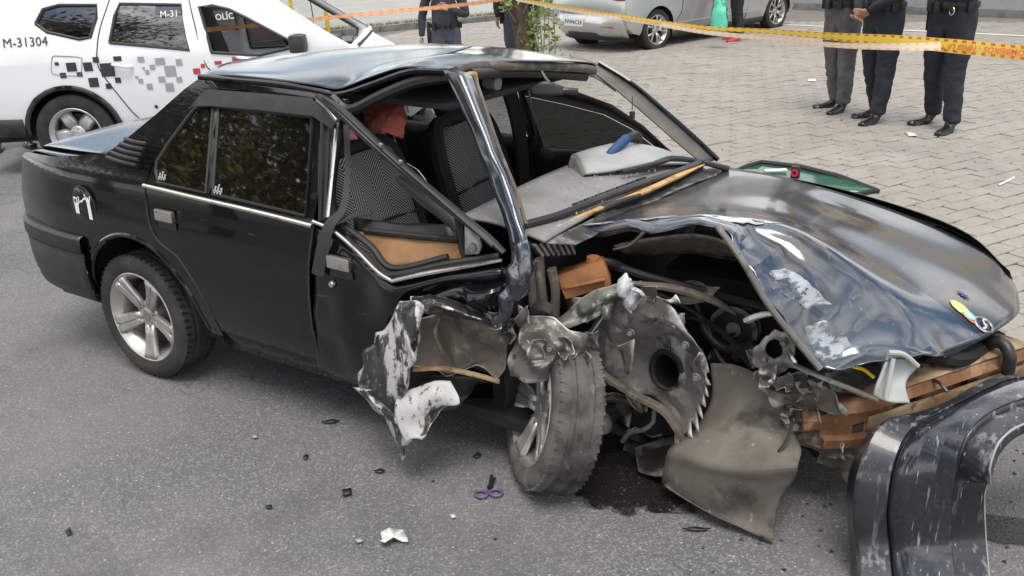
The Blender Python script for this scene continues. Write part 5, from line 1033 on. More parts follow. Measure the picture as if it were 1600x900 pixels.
grid('beam_top_plate', [[beamp(i/24, .082, .004) for i in (8, 12, 16, 20, 24)], [beamp(i/24, .09, -.10) for i in (8, 12, 16, 20, 24)]], 'rust_pale', beam, 4, 3, .004, (.004, 10, 1.))
grid('beam_web', [[beamp(i/24, .018, .004) for i in (9, 12, 16, 20, 24)], [beamp(i/24, -.032, .004) for i in (9, 12, 16, 20, 24)]], 'rust_pale', beam, 4, 3, .004, (.003, 10, 1.))
mesh('beam_back', *tube_data([beamp(i/24, -.005, -.065) for i in range(0, 25, 4)], .045, 8, 3, (1, .9)), 'rust', beam)
# headlamp bucket and yellow wire
LB = [[(3.015, -0.500, 0.743), (3.046, -0.470, 0.734), (3.092, -0.430, 0.689)], [(3.009, -0.520, 0.690), (3.034, -0.470, 0.671), (3.073, -0.460, 0.656)], [(3.001, -0.540, 0.647), (3.036, -0.500, 0.622), (3.075, -0.480, 0.632)], [(2.998, -0.540, 0.617), (3.039, -0.520, 0.598), (3.094, -0.490, 0.595)]]
lb = grid('headlamp_bucket', LB, 'lamp_bucket', car, 5, 5, .006)
tube('bucket_rim', [(3.016, -0.510, 0.747), (3.054, -0.480, 0.738), (3.093, -0.450, 0.698)], .008, 'lamp_bucket', lb, 8, 5)
tube('bucket_rib', [(3.031, -0.500, 0.728), (3.032, -0.520, 0.675), (3.033, -0.540, 0.618)], .007, 'lamp_bucket', lb, 8, 4)
tube('lamp_wire', [(2.898, -0.500, 0.682), (2.932, -0.500, 0.674), (2.956, -0.490, 0.668), (2.987, -0.490, 0.650)], .0055, 'yellow', car, 6, 4)
grid('lamp_back', [[(2.844, -0.460, 0.621), (2.918, -0.420, 0.641), (2.999, -0.380, 0.670)], [(2.875, -0.480, 0.568), (2.952, -0.440, 0.558), (2.997, -0.400, 0.543)]], 'metal_dark', car, 5, 4, .006, (.008, 10, 3.))
tube('lamp_frame', [(2.769, -0.560, 0.666), (2.867, -0.570, 0.650), (2.958, -0.560, 0.628), (3.015, -0.550, 0.612)], .012, 'metal_grey', car, 6, 4, (1, .5))
tube('radiator_hose', [(3.236, -0.020, 0.588), (3.258, -0.060, 0.655), (3.293, -0.080, 0.667), (3.318, -0.100, 0.637), (3.321, -0.100, 0.580)], .020, 'plastic_black', car, 10, 6)
tube('cable', [(3.116, -0.300, 0.596), (3.151, -0.340, 0.610), (3.177, -0.360, 0.596)], .006, 'plastic_black', car, 6, 4)
tube('latch_bar', [(3.100, -0.280, 0.679), (3.187, -0.200, 0.642), (3.275, 0.100, 0.609)], .03, 'under_black', car, 8, 4)
# ---- peeled-back front wing under the door, white filler and torn skin
grid('torn_wing', [[(1.567, -0.860, 0.740), (1.648, -0.840, 0.754), (1.721, -0.820, 0.754), (1.789, -0.790, 0.721), (1.844, -0.760, 0.669)],
                   [(1.597, -0.900, 0.724), (1.676, -0.880, 0.743), (1.754, -0.860, 0.734), (1.816, -0.820, 0.701), (1.849, -0.780, 0.662)],
                   [(1.585, -0.880, 0.686), (1.653, -0.850, 0.695), (1.731, -0.830, 0.686), (1.802, -0.800, 0.672), (1.838, -0.770, 0.655)]], 'paint_torn', car, 9, 6, .002, (.009, 13, 3.), smooth=14)
wing = grid('wing_inner_face', [[(1.569, -0.860, 0.680), (1.653, -0.800, 0.672), (1.768, -0.760, 0.664), (1.875, -0.700, 0.665)], [(1.571, -0.840, 0.590), (1.640, -0.780, 0.575), (1.753, -0.740, 0.581), (1.857, -0.680, 0.570)], [(1.568, -0.850, 0.509), (1.650, -0.790, 0.499), (1.758, -0.750, 0.495), (1.850, -0.690, 0.488)], [(1.581, -0.880, 0.481), (1.672, -0.830, 0.487), (1.771, -0.790, 0.476), (1.842, -0.740, 0.449)]], 'metal_brown', car, 10, 9, .003, (.018, 8, 9.), smooth=14)
tube('wing_flange', [(1.589, -0.890, 0.489), (1.679, -0.840, 0.494), (1.778, -0.800, 0.480), (1.848, -0.750, 0.450)], .011, 'rust_pale', wing, 6, 5, (1.4, .5))
tube('wing_fold', [(1.656, -0.820, 0.666), (1.660, -0.850, 0.626), (1.664, -0.830, 0.560), (1.672, -0.820, 0.534)], [.006, .010, .007, .003], 'metal_brown', wing, 6, 4)
grid('torn_wing_edge', [[(1.542, -0.870, 0.724), (1.498, -0.880, 0.681), (1.453, -0.880, 0.590), (1.360, -0.860, 0.491), (1.281, -0.840, 0.328)],
                        [(1.619, -0.900, 0.751), (1.588, -0.920, 0.683), (1.544, -0.920, 0.568), (1.492, -0.920, 0.458), (1.415, -0.900, 0.288)],
                        [(1.642, -0.890, 0.734), (1.652, -0.930, 0.656), (1.629, -0.940, 0.561), (1.573, -0.940, 0.437), (1.510, -0.920, 0.300)],
                        [(1.595, -0.850, 0.659), (1.594, -0.880, 0.563), (1.583, -0.900, 0.480), (1.578, -0.920, 0.414), (1.537, -0.900, 0.262)]], 'paint_torn', car, 9, 8, .002, (.012, 8, 4.), smooth=14)
grid('torn_wing_flap', [[(1.550, -0.930, 0.371), (1.602, -0.900, 0.426), (1.660, -0.860, 0.453), (1.699, -0.840, 0.460)], [(1.552, -0.950, 0.327), (1.622, -0.930, 0.382), (1.691, -0.890, 0.427), (1.743, -0.860, 0.408)], [(1.568, -0.960, 0.281), (1.618, -0.940, 0.321), (1.660, -0.910, 0.351), (1.697, -0.880, 0.360)], [(1.588, -0.960, 0.242), (1.637, -0.950, 0.272), (1.665, -0.930, 0.265), (1.670, -0.920, 0.292)]], 'filler_torn', car, 10, 8, .002, (.012, 10, 2.), smooth=14)
grid('torn_wing_tip', [[(1.299, -0.860, 0.331), (1.430, -0.900, 0.293), (1.506, -0.920, 0.242), (1.527, -0.920, 0.128)], [(1.382, -0.900, 0.351), (1.498, -0.940, 0.311), (1.587, -0.950, 0.272), (1.547, -0.930, 0.135)], [(1.394, -0.870, 0.341), (1.529, -0.920, 0.331), (1.607, -0.930, 0.263), (1.590, -0.930, 0.201)]], 'paint_torn', car, 6, 4, .003, (.010, 11, 5.), smooth=28)
grid('wing_liner', [[(1.515, -0.780, 0.390), (1.655, -0.700, 0.396), (1.752, -0.640, 0.365)], [(1.524, -0.760, 0.305), (1.644, -0.680, 0.312), (1.683, -0.620, 0.337)], [(1.593, -0.740, 0.250), (1.646, -0.700, 0.274), (1.667, -0.660, 0.304)]], 'plastic_black', car, 5, 4, .004, (.01, 9, 5.))
# torn pillar foot with jagged edge, sky-blue reflection in its paint colour
grid('pillar_foot', [[(1.903, -0.760, 0.958), (1.953, -0.790, 0.980), (1.962, -0.750, 0.978)], [(1.921, -0.790, 0.906), (1.971, -0.820, 0.929), (1.989, -0.780, 0.933)], [(1.901, -0.790, 0.838), (1.962, -0.820, 0.868), (1.985, -0.780, 0.860)], [(1.867, -0.790, 0.747), (1.932, -0.810, 0.794), (1.965, -0.770, 0.809)], [(1.839, -0.780, 0.669), (1.891, -0.790, 0.702), (1.921, -0.760, 0.738)]], 'paint_sky_tint', car, 5, 5, .003, (.010, 12, 4.), smooth=26)
grid('crushed_hinge_panel', [[(1.450, -0.800, 0.699), (1.642, -0.780, 0.765), (1.796, -0.740, 0.809), (1.883, -0.720, 0.833)], [(1.534, -0.820, 0.696), (1.688, -0.810, 0.739), (1.814, -0.800, 0.775), (1.882, -0.760, 0.797)], [(1.572, -0.800, 0.673), (1.697, -0.780, 0.688), (1.795, -0.780, 0.700), (1.831, -0.750, 0.678)]], 'paint_black', car, 6, 5, .003, (.014, 9, 6.), smooth=28)

# ---- wheels
def tyre_prof(R, r, w, n=10, groove=True):
    h = w/2; pr = [(r-.012, -h*.80), (r+.004, -h*.92), (r+.25*(R-r), -h*1.0), (r+.65*(R-r), -h*1.0), (R-.016, -h*.93), (R-.004, -h*.82)]
    if groove:
        for g in (-.5, -.17, .17, .5):
            pr += [(R-.0005, (g-.065)*w), (R-.0075, (g-.05)*w), (R-.0075, (g+.05)*w), (R-.0005, (g+.065)*w)] if abs(g) < .4 else []
    pr += [(R-.004, h*.82), (R-.016, h*.93), (r+.65*(R-r), h), (r+.25*(R-r), h), (r+.004, h*.92), (r-.012, h*.80)]
    return pr
def wheel(name, R, r, w, style, parent, tm='tyre', rm='alloy', nspoke=5):
    """axis along local y, outer face towards -y; the rim is the part, the tyre and spokes its pieces"""
    h = w/2
    rim = lathe(name, [(r-.012, h*.80), (r-.03, h*.5), (r-.035, -h*.35), (r-.018, -h*.62), (r-.004, -h*.80), (r+.003, -h*.93), (r-.002, -h*.96), (r-.012, -h*.86), (r-.03, -h*.55)], rm, parent, 44)
    ty = mesh('tyre', *lathe_data(tyre_prof(R, r, w), 56), tm, rim, 30)
    if style != 'plain':
        tv, tf = [], []           # cross grooves / shoulder blocks
        for k in range(56):
            a = 2*math.pi*(k+.5)/56
            for s_ in (-1, 1):
                b_ = box_data((0, 0, 0), (.010, .030, .006)); mm = Matrix.Rotation(a, 4, 'Y') @ Matrix.Translation((0, s_*h*.72, R-.0046)) @ Matrix.Rotation(s_*.35, 4, 'Z')
                q = len(tv); tv += [mm @ x for x in b_[0]]; tf += [[i+q for i in f__] for f__ in b_[1]]
        tag(mesh('tread_blocks', tv, tf, 'rubber_seal' if tm == 'tyre' else tm, rim, None), kind='stuff')
    lathe('brake_disc', [(.04, -.0), (r*.72, -.0), (r*.72, .015), (.04, .015)], 'brake', rim, 32)
    lathe('hub', [(0, -h*.62), (.030, -h*.62), (.034, -h*.60), (.055, -h*.58), (.066, -h*.50), (.07, 0), (.0, 0)], rm, rim, 28)
    lathe('hub_cap', [(0, -h*.64), (.024, -h*.645), (.028, -h*.60)], 'metal_dark' if style == 'star' else rm, rim, 20)
    for k in range(nspoke):
        a = 2*math.pi*k/nspoke+.3
        Mx = Matrix.Rotation(a, 4, 'Y')
        if style == 'star':
            sv, sf = [], []
            pr = [(.045, .026, -h*.60), (.09, .030, -h*.66), (.14, .034, -h*.76), (r-.03, .042, -h*.86), (r-.010, .050, -h*.90)]
            for (rr, hw, yy) in pr:
                for t_, dy in ((-1, .014), (-.75, 0), (-.18, 0), (-.10, .007), (.10, .007), (.18, 0), (.75, 0), (1, .014)):
                    sv.append(Mx @ V((hw*t_, yy+dy, rr)))
            sf = [(i*8+j, i*8+j+1, (i+1)*8+j+1, (i+1)*8+j) for i in range(4) for j in range(7)]
            mesh('spoke', sv, sf, rm, rim, 30, .012)
        elif style == 'turbine':
            for sgn in (-1, 1):
                sv = []
                for (rr, off_, hw, yy) in ((.05, 0, .016, -h*.62), (.11, .018, .016, -h*.72), (r-.012, .062, .014, -h*.88)):
                    for t_ in (-1, -.5, .5, 1): sv.append(Mx @ V((sgn*off_+hw*t_, yy+(.010 if abs(t_) == 1 else 0), rr)))
                mesh('spoke', sv, [(i*4+j, i*4+j+1, (i+1)*4+j+1, (i+1)*4+j) for i in range(2) for j in range(3)], rm, rim, 30, .010)
        elif style == 'steel':
            v_, f_ = lathe_data([(0, 0)], 3)
            sv = []
            for (rr, hw, yy) in ((.06, .05, -h*.45), (.11, .058, -h*.62), (.15, .055, -h*.62), (r-.02, .06, -h*.45)):
                for t_ in (-1, -.6, .6, 1): sv.append(Mx @ V((hw*t_, yy+(.02 if abs(t_) == 1 else 0), rr)))
            mesh('spoke', sv, [(i*4+j, i*4+j+1, (i+1)*4+j+1, (i+1)*4+j) for i in range(3) for j in range(3)], rm, rim, 30, .008)
    if style in ('star', 'steel'):
        for k in range(4 if style == 'star' else 5):
            a = 2*math.pi*k/(4 if style == 'star' else 5)+.6; lathe('wheel_bolt', [(0, -.008), (.008, -.008), (.009, .006)], 'metal_dark' if style == 'star' else rm, rim, 8, 'y', (.046*math.cos(a), -h*.60, .046*math.sin(a)))
    return rim
w1 = wheel('wheel', .29, .207, .19, 'star', car); w1.location = (0, -.70, .29); w1.rotation_euler = (0, R_(14), 0)
w2 = copy_tree(w1, car); w2.location = (0, .70, .29); w2.rotation_euler = (0, R_(40), R_(180))
w3 = wheel('wheel', .28, .20, .175, 'star', car, 'tyre_dusty'); wc = V((2.007, -0.655, 0.341))
w3.location = wc; w3.rotation_euler = (Matrix.Rotation(R_(13), 3, V((-.49, .87, 0))) @ Matrix.Rotation(R_(-46), 3, 'Z') @ Matrix.Rotation(R_(25), 3, 'Y')).to_euler()
w4 = copy_tree(w1, car); w4.location = (2.56, .70, .31); w4.rotation_euler = (0, R_(10), R_(180))

# ================================================================ detached front bumper standing on its ends
bump = empty('detached_bumper', (3.242, -0.715, -0.000), (0, 0, 0), 'scraped black front bumper cover torn off, standing on its ends beside the wreck', 'bumper')
bo = V((3.242, -0.715, -0.000))
# path along the bumper (rises from the road, bends, runs level, comes down on the far end); section width runs along wdir
bpth = [(3.250, -0.711, 0.000), (3.212, -0.630, 0.117), (3.192, -0.630, 0.252), (3.195, -0.620, 0.364), (3.224, -0.580, 0.442), (3.280, -0.500, 0.490), (3.356, -0.400, 0.511), (3.454, -0.270, 0.503)]
pe = V(bpth[-1]); pd = (pe-V(bpth[-2])).normalized()
bpth = bpth+[tuple(pe+V((.32, .24, 0))), tuple(pe+V((.66, .46, -.02))), tuple(pe+V((.80, .52, -.14))), tuple(pe+V((.84, .54, -.32))), tuple(pe+V((.85, .55, 0)).xy.to_3d())]
bp3 = spline(bpth, 6)
wdirA, wdirB = V((.86, .51, 0)).normalized(), V((.45, -.88, .04)).normalized()
# section across the bumper: (across -1..1, outward)
bprof = [(-1.0, -.06), (-1.0, -.006), (-.97, .002), (-.56, .016), (-.54, .012), (-.53, -.006), (-.49, -.006), (-.48, .014), (-.20, .022), (.12, .022), (.40, .014), (.42, .010), (.44, -.004), (.70, -.006), (.97, -.014), (1.0, -.022), (1.0, -.05)]
secs = []
N = len(bp3)
for i, p_ in enumerate(bp3):
    t = (bp3[min(i+1, N-1)]-bp3[max(i-1, 0)]).normalized(); s_ = i/(N-1)
    k = max(0, min(1, (i/6-2.0)/3.6)); k = k*k*(3-2*k)
    wd_ = wdirA.lerp(wdirB, k); wd_ = (wd_-t*wd_.dot(t)).normalized(); out_ = wd_.cross(t)
    if out_.dot(V((-.3, -1, .9))) < 0: out_ = -out_
    hw = .185-.085*k
    secs.append([p_+wd_*(a*hw)+out_*o for a, o in bprof])
f_ = crumple_fn(.003, 9, 2.); secs = [[f_(p_)-bo for p_ in r] for r in secs]
def bslice(name, a, b, m, parent, th=.004):
    nc_ = b-a+1; vv = [p_ for r in secs for p_ in r[a:b+1]]
    return mesh(name, vv, [(i*nc_+j, i*nc_+j+1, (i+1)*nc_+j+1, (i+1)*nc_+j) for i in range(N-1) for j in range(nc_-1)], m, parent, 16, th)
bslice('bumper_strip', 0, 4, 'plastic_bumper', bump); bslice('bumper_groove', 4, 7, 'rubber_seal', bump); bslice('bumper_skin', 7, 11, 'bumper_paint', bump); bslice('bumper_lower_lip', 11, 16, 'plastic_bumper', bump)
tube('lip_edge', [r[15] for r in secs[::3]], .004, 'debris_grey', bump, 6, 3)
tube('bumper_clip', [secs[40][15], secs[40][15]+V((.03, .02, -.05)), secs[41][15]+V((.05, .03, -.10))], [.014, .012, .006], 'plastic_black', bump, 6, 3)
bt = secs[6*6]; 
grid('bumper_bracket', [[secs[38][13]+V((0, .02, -.03)), secs[44][13]+V((0, .03, -.02))], [secs[38][13]+V((.02, .05, -.09)), secs[44][13]+V((.02, .05, -.10))]], 'plastic_black', bump, 4, 4, .01, (.02, 12, 3.))

# ================================================================ other vehicles
def arc(cx, cz, r, a0, a1, n=12): return [(cx+r*math.cos(R_(a0+(a1-a0)*i/n)), cz+r*math.sin(R_(a0+(a1-a0)*i/n))) for i in range(n+1)]
def shell(root, low, top, yf, paint, holes=(), step=.09, gap=None, lholes=None):
    """low: underside outline front->rear (s,z); top: upper outline rear->front; yf(s,z) half width. Returns right panel"""
    ol = top+low
    rp_ = sheet('body_side', ol, lambda s, z: (s, -yf(s, z), z), paint, root, holes, step, 0, 35, True)
    lp_ = sheet('body_side', ol, lambda s, z: (s, yf(s, z), z), paint, root, lholes or holes, step*1.5, .004)
    fr = [-1, -.985, -.95, -.85, -.5, 0, .5, .85, .95, .985, 1]; T = resample(top, .12)[:-1]; T = [t for t in T]
    pts = []
    L = len(T)
    # keep only samples on the open upper polyline
    up_ = []
    for a, b in zip(top, top[1:]):
        a, b = Vector(a), Vector(b); n_ = max(1, int((b-a).length/.10)); up_ += [a.lerp(b, i/n_) for i in range(n_)]
    up_.append(Vector(top[-1]))
    vs_, fs = [], []
    for i, t in enumerate(up_):
        tn = (up_[min(i+1, len(up_)-1)]-up_[max(i-1, 0)]).normalized(); nn = Vector((-tn.y, tn.x))
        for f_ in fr:
            h_ = .03*(1-abs(f_)**2.2)+.015*(1-max(0, (abs(f_)-.9)/.1)**2)
            vs_.append((t.x+nn.x*h_, f_*yf(t.x, t.y), t.y+nn.y*h_))
    k = len(fr)
    fs = [(i*k+j, i*k+j+1, (i+1)*k+j+1, (i+1)*k+j) for i in range(len(up_)-1) for j in range(k-1) if not (gap and gap[0] < (up_[i].x+up_[i+1].x)/2 < gap[1] and 2 <= j < k-2)]
    mesh('body_shell', vs_, fs, paint, root, 40, .004)
    return rp_
suv = empty('police_suv', (-4.442, 2.33, 0.0), (0, 0, 0.59341), 'white police SUV with grey and red check squares parked behind the wreck', 'SUV')
SUVT = [(.25, .80), (.45, .86), (.75, .885), (.95, .885), (1.05, .87), (1.40, .76), (1.66, .64)]
def suvy(s, z):
    y = lerp_tab(SUVT, z)
    if s < -.4: y -= .25*(-.4-s)**2
    if s > 2.5: y -= .35*(s-2.5)**2
    return y
stop = [(-.80, .45), (-.86, .62), (-.85, .85), (-.80, 1.02), (-.70, 1.28), (-.60, 1.50), (-.48, 1.60), (-.1, 1.645), (.5, 1.66), (1.0, 1.65), (1.4, 1.60), (1.72, 1.50), (1.889, 1.318), (2.066, 1.194), (2.255, 1.063), (2.442, 0.948), (2.477, 0.870), (2.70, .74), (2.92, .66), (3.02, .54), (3.00, .36)]
slow = [(2.90, .30), (2.88, .32)]+arc(2.48, .30, .38, 0, 180)+[(2.09, .28), (1.3, .29), (.43, .30)]+arc(0, .345, .415, 0, 180, 14)+[(-.42, .36)]
sq_w = [(-0.148, 1.275), (-0.077, 1.383), (0.059, 1.410), (0.369, 1.393), (0.359, 1.292), (0.293, 1.143), (0.204, 1.133), (-0.060, 1.205)]
sr_w = [(0.447, 1.093), (0.510, 1.299), (0.560, 1.392), (1.067, 1.359), (1.101, 0.998)]
sf_w = [(1.284, 0.966), (1.218, 1.335), (1.325, 1.339), (1.465, 1.301), (1.596, 1.232), (1.774, 1.129), (1.954, 1.022), (1.962, 0.968), (1.685, 0.921)]
sl_w = [(1.20, .80), (1.19, 1.44), (1.64, 1.42), (1.83, 1.275), (2.02, 1.14), (2.20, 1.015), (2.32, .935), (2.30, .80)]
sside = shell(suv, slow, stop, suvy, 'white_paint', (sq_w, sr_w, sf_w), .09, (1.66, 2.40), (sq_w, sr_w, sl_w))
sP = lambda s, z, o=.004: (s, -suvy(s, z)-o, z)
for w_, gm in ((sq_w, 'glass_dark'), (sr_w, 'glass_dark'), (sf_w, 'glass_clear')):
    wo_ = sheet('window', w_, lambda s, z: (s, -suvy(s, z)+.012, z), gm, suv, (), .12, 0, 60, True)
    tube('window_frame', [sP(s, z, -.002) for s, z in w_+[w_[0]]], .014, 'suv_plastic', wo_, 6, 2, sp=False)
    w_ = sl_w if w_ is sf_w else w_
    wo_ = sheet('window', w_, lambda s, z: (s, suvy(s, z)-.012, z), 'glass_screen', suv, (), .2, 0, 60)
    tube('window_frame', [(s, suvy(s, z)+.002, z) for s, z in w_+[w_[0]]], .014, 'suv_plastic', wo_, 6, 2, sp=False)
# wheel arches, sill cladding, rear bumper
for cx in (0, 2.48):
    sheet('arch_cladding', arc(cx, .345, .425, 0, 180, 16)+arc(cx, .345, .385, 180, 0, 16), lambda s, z: sP(s, z, .012), 'suv_plastic', suv, (), .06, .012) if cx == 0 else None
    wv = [(cx+.41*math.cos(R_(a)), y_, .345+.41*math.sin(R_(a))) for a in range(0, 181, 12) for y_ in (-.84, -.45)]
    mesh('wheel_well', wv, [(2*i, 2*i+1, 2*i+3, 2*i+2) for i in range(15)], 'under_black', suv)
    box('wheel_well_side', (cx, -.44, .5), (.84, .01, .62), 'under_black', suv)
sheet('rear_bumper', [(-.87, .37), (-.43, .34), (-.42, .50), (-.60, .505), (-.88, .52)], lambda s, z: sP(s, z, .02), 'suv_plastic', suv, (), .08, .02)
sheet('sill_cladding', [(.43, .24), (2.08, .24), (2.08, .36), (.43, .36)], lambda s, z: sP(s, z, .01), 'suv_plastic', suv, (), .15, .012)
box('rear_bumper_face', (-.89, 0, .46), (.06, 1.5, .22), 'suv_plastic', suv, .02)
for s_ in (-1, 1): box('tail_lamp', (-.84, s_*.70, .92), (.06, .10, .22), 'lamp_red', suv, .02)
box('underbody', (1.05, 0, .36), (3.6, 1.5, .16), 'under_black', suv, .03)
sl = [(0.479, 1.427), (0.379, 1.204), (0.336, 1.042), (0.322, 0.953), (0.334, 0.862), (0.437, 0.662), (0.567, 0.445), (.72, .42), (.74, .37)]
tube('door_seam', [sP(s, z, .001) for s, z in sl], .005, 'seam', sside, 6, 3)
tube('door_seam', [sP(s, z, .001) for s, z in ((1.139, 1.391), (1.176, 1.159), (1.228, 0.847), (1.47, .6), (1.46, .37))], .005, 'seam', sside, 6, 3)
tube('door_seam', [sP(s, z, .001) for s, z in ((2.02, .92), (2.06, .75), (2.04, .5), (2.02, .37))], .005, 'seam', sside, 6, 3)
fl = [(-0.027, 1.016), (0.181, 0.993), (0.195, 0.961), (0.168, 0.867), (0.130, 0.842), (-0.053, 0.864), (-0.072, 0.897), (-0.049, 0.991)]
tube('fuel_flap', [sP(s, z, .001) for s, z in fl+[fl[0]]], .004, 'grey_decal', sside, 6, 3)
for hs in (0, 1.05):
    a_, b_ = (0.442, 0.915), (0.603, 0.884)
    h_ = tube('door_handle', [sP(a_[0]+hs, a_[1], .004), sP(a_[0]+hs+.03, a_[1], .035), sP(b_[0]+hs-.03, b_[1]+.01, .035), sP(b_[0]+hs, b_[1]+.01, .004)], .014, 'white_paint', suv, 8, 4)
# check squares: (px centre, size) measured in metres on the flank
SQ = [(-0.016, 0.949, 0.033, 0.027, 'D'), (0.100, 0.916, 0.083, 0.073, 'D'), (0.015, 0.851, 0.052, 0.044, 'D'), (0.154, 0.852, 0.046, 0.037, 'D'), (0.237, 0.910, 0.074, 0.073, 'D'), (0.314, 0.963, 0.052, 0.046, 'D'), (0.256, 0.778, 0.082, 0.078, 'D'), (0.374, 0.739, 0.049, 0.045, 'D'), (0.393, 0.875, 0.115, 0.111, 'D'), (0.494, 0.962, 0.067, 0.040, 'D'), (0.462, 0.785, 0.049, 0.046, 'D'), (0.733, 0.540, 0.027, 0.027, 'D'), (0.688, 0.945, 0.056, 0.044, 'G'), (0.695, 0.871, 0.022, 0.018, 'G'), (0.771, 0.875, 0.045, 0.041, 'G'), (0.720, 0.837, 0.034, 0.033, 'G'), (0.624, 0.800, 0.026, 0.019, 'G'), (0.651, 0.766, 0.041, 0.037, 'G'), (0.717, 0.717, 0.049, 0.049, 'G'), (0.830, 0.771, 0.056, 0.048, 'G'), (0.844, 0.920, 0.082, 0.055, 'G'), (0.915, 0.835, 0.094, 0.089, 'G'), (0.976, 0.760, 0.049, 0.045, 'G'), (0.883, 0.701, 0.072, 0.068, 'G'), (1.001, 0.903, 0.052, 0.052, 'G'), (1.194, 0.862, 0.034, 0.033, 'R'), (1.135, 0.820, 0.060, 0.048, 'R'), (1.326, 0.880, 0.060, 0.030, 'R'), (1.495, 0.904, 0.094, 0.030, 'R')]
for cx, cz, w_, h_, c_ in SQ:
    o_ = sheet('check_square', [(cx-w_/2, cz-h_/2), (cx+w_/2, cz-h_/2), (cx+w_/2, cz+h_/2), (cx-w_/2, cz+h_/2)], lambda s, z: sP(s, z, .004), {'D': 'dark_decal', 'G': 'grey_decal', 'R': 'red_decal'}[c_], sside, (), .2, .001, None)
tq = (-0.248, 1.133)
text_on('fleet_number', 'M-31304', .105, 'dark_decal', sside, lambda x, y, z: sP(tq[0]+x, tq[1]+y, .005+z))
tw_ = (0.963, 1.289)
text_on('fleet_number', 'M-31', .075, 'white_decal', sside, lambda x, y, z: sP(tw_[0]+x, tw_[1]+y, -.008+z))
sw1 = wheel('wheel', .343, .225, .215, 'steel', suv, 'tyre', 'steel_rim', 5); sw1.location = (0, -.77, .343); sw1.rotation_euler = (0, .5, 0)
for x_, y_, r_ in ((2.48, -.77, 0), (0, .77, 180), (2.48, .77, 180)):
    c_ = copy_tree(sw1, suv); c_.location = (x_, y_, .343); c_.rotation_euler = (0, .9, R_(r_))
# cabin, windscreen, mirror
mesh('windscreen', [(2.42, -.66, .96), (2.42, .66, .96), (1.72, .58, 1.48), (1.72, -.58, 1.48)], [(0, 1, 2, 3)], 'glass_screen', suv, None)
for y_ in (-.38, .38):
    sb = box('seat', (.95, y_, .95), (.14, .46, .60), 'fabric_black', suv, .05, Matrix.Rotation(R_(-14), 3, 'Y')); box('headrest', (.86, y_, 1.30), (.09, .24, .16), 'fabric_black', sb, .03)
box('rear_seat', (.05, 0, .90), (.16, 1.2, .55), 'fabric_black', suv, .05, Matrix.Rotation(R_(-14), 3, 'Y'))
box('dashboard', (1.98, 0, .84), (.40, 1.36, .16), 'plastic_black', suv, .05)
box('instrument_pod', (1.86, .36, .93), (.22, .36, .12), 'plastic_black', suv, .04)
cs = V((1.68, .36, .99)); rg_ = [cs+V((-.36*math.sin(a)*.19, .19*math.cos(a), .93*math.sin(a)*.19)) for a in [2*math.pi*i/20 for i in range(21)]]
st = mesh('steering_wheel', *tube_data(rg_, .017, 8, 2, None, True, False), 'vinyl_black', suv); tube('wheel_spoke', [rg_[0], cs+V((.05, 0, 0)), rg_[10]], .02, 'vinyl_black', st, 8, 3)
mq = (2.037, 1.010)
mi = mesh('door_mirror', *box_data((mq[0], -.98, mq[1]), (.14, .20, .15), .05), 'suv_plastic', suv)
box('mirror_arm', (mq[0], -.87, mq[1]-.03), (.07, .10, .05), 'suv_plastic', mi, .01)
tube('wiper', [(2.45, -.6, .98), (2.43, -.4, .99), (2.45, -.25, .98)], .008, 'suv_plastic', suv, 6, 3)
box('cowl_grille', (2.47, 0, .93), (.08, 1.2, .02), 'suv_plastic', suv, .01)
tube('roof_rail', [(-.3, -.60, 1.70), (.4, -.60, 1.74), (1.3, -.59, 1.69)], .016, 'suv_plastic', suv, 8, 4)
box('front_bumper', (2.98, 0, .44), (.10, 1.4, .30), 'suv_plastic', suv, .04)
box('light_bar', (.85, 0, 1.77), (.26, 1.1, .11), 'lamp_red', suv, .03)
for s_ in (-1, 1): box('head_lamp', (2.93, s_*.60, .60), (.16, .22, .10), 'chrome', suv, .03)

# silver hatchback at the back of the car park
hb0, hb1 = V((-1.993, 9.882, 0.000)), V((-0.913, 12.944, 0.000)); ha = math.atan2((hb1-hb0).y, (hb1-hb0).x)
hn = V((-math.sin(ha), math.cos(ha), 0)); WBH = 2.95
hat = empty('silver_hatchback', hb0+hn*.80, (0, 0, ha), 'silver hatchback with alloy wheels parked in front of the grey wall', 'car')
HT = [(.18, .74), (.35, .80), (.60, .83), (.85, .82), (.95, .80), (1.45, .56)]
def hy(s, z):
    y = lerp_tab(HT, z)
    if s < -.3: y -= .30*(-.3-s)**2
    if s > WBH+.2: y -= .3*(s-WBH-.2)**2
    return y
htop = [(-.52, .30), (-.62, .40), (-.66, .55), (-.64, .72), (-.60, .95), (-.42, 1.25), (-.25, 1.42), (.3, 1.47), (1.0, 1.47), (1.5, 1.40), (1.9, 1.2), (2.35, .98), (2.9, .90), (3.25, .80), (3.42, .62), (3.44, .40), (3.38, .24)]
hlow = [(WBH+.37, .22)]+arc(WBH, .30, .345, 0, 180)+[(WBH-.36, .20), (1.3, .19), (.36, .20)]+arc(0, .30, .345, 0, 180)+[(-.37, .26)]
hw1 = [(-.30, 1.02), (-.12, 1.30), (.50, 1.35), (.50, 1.0)]; hw2 = [(.58, 1.0), (.58, 1.36), (1.20, 1.35), (1.55, 1.22), (1.86, 1.0)]
hside = shell(hat, hlow, htop, hy, 'silver_paint', (hw1, hw2))
hP = lambda s, z, o=.004: (s, -hy(s, z)-o, z)
for w_ in (hw1, hw2):
    g_ = sheet('window', w_, lambda s, z: (s, -hy(s, z)+.01, z), 'glass_dark', hat, (), .2, 0); tube('window_frame', [hP(s, z, 0) for s, z in w_+[w_[0]]], .012, 'suv_plastic', g_, 6, 2, sp=False)
    sheet('window', w_, lambda s, z: (s, hy(s, z)-.01, z), 'glass_dark', hat, (), .2, 0)
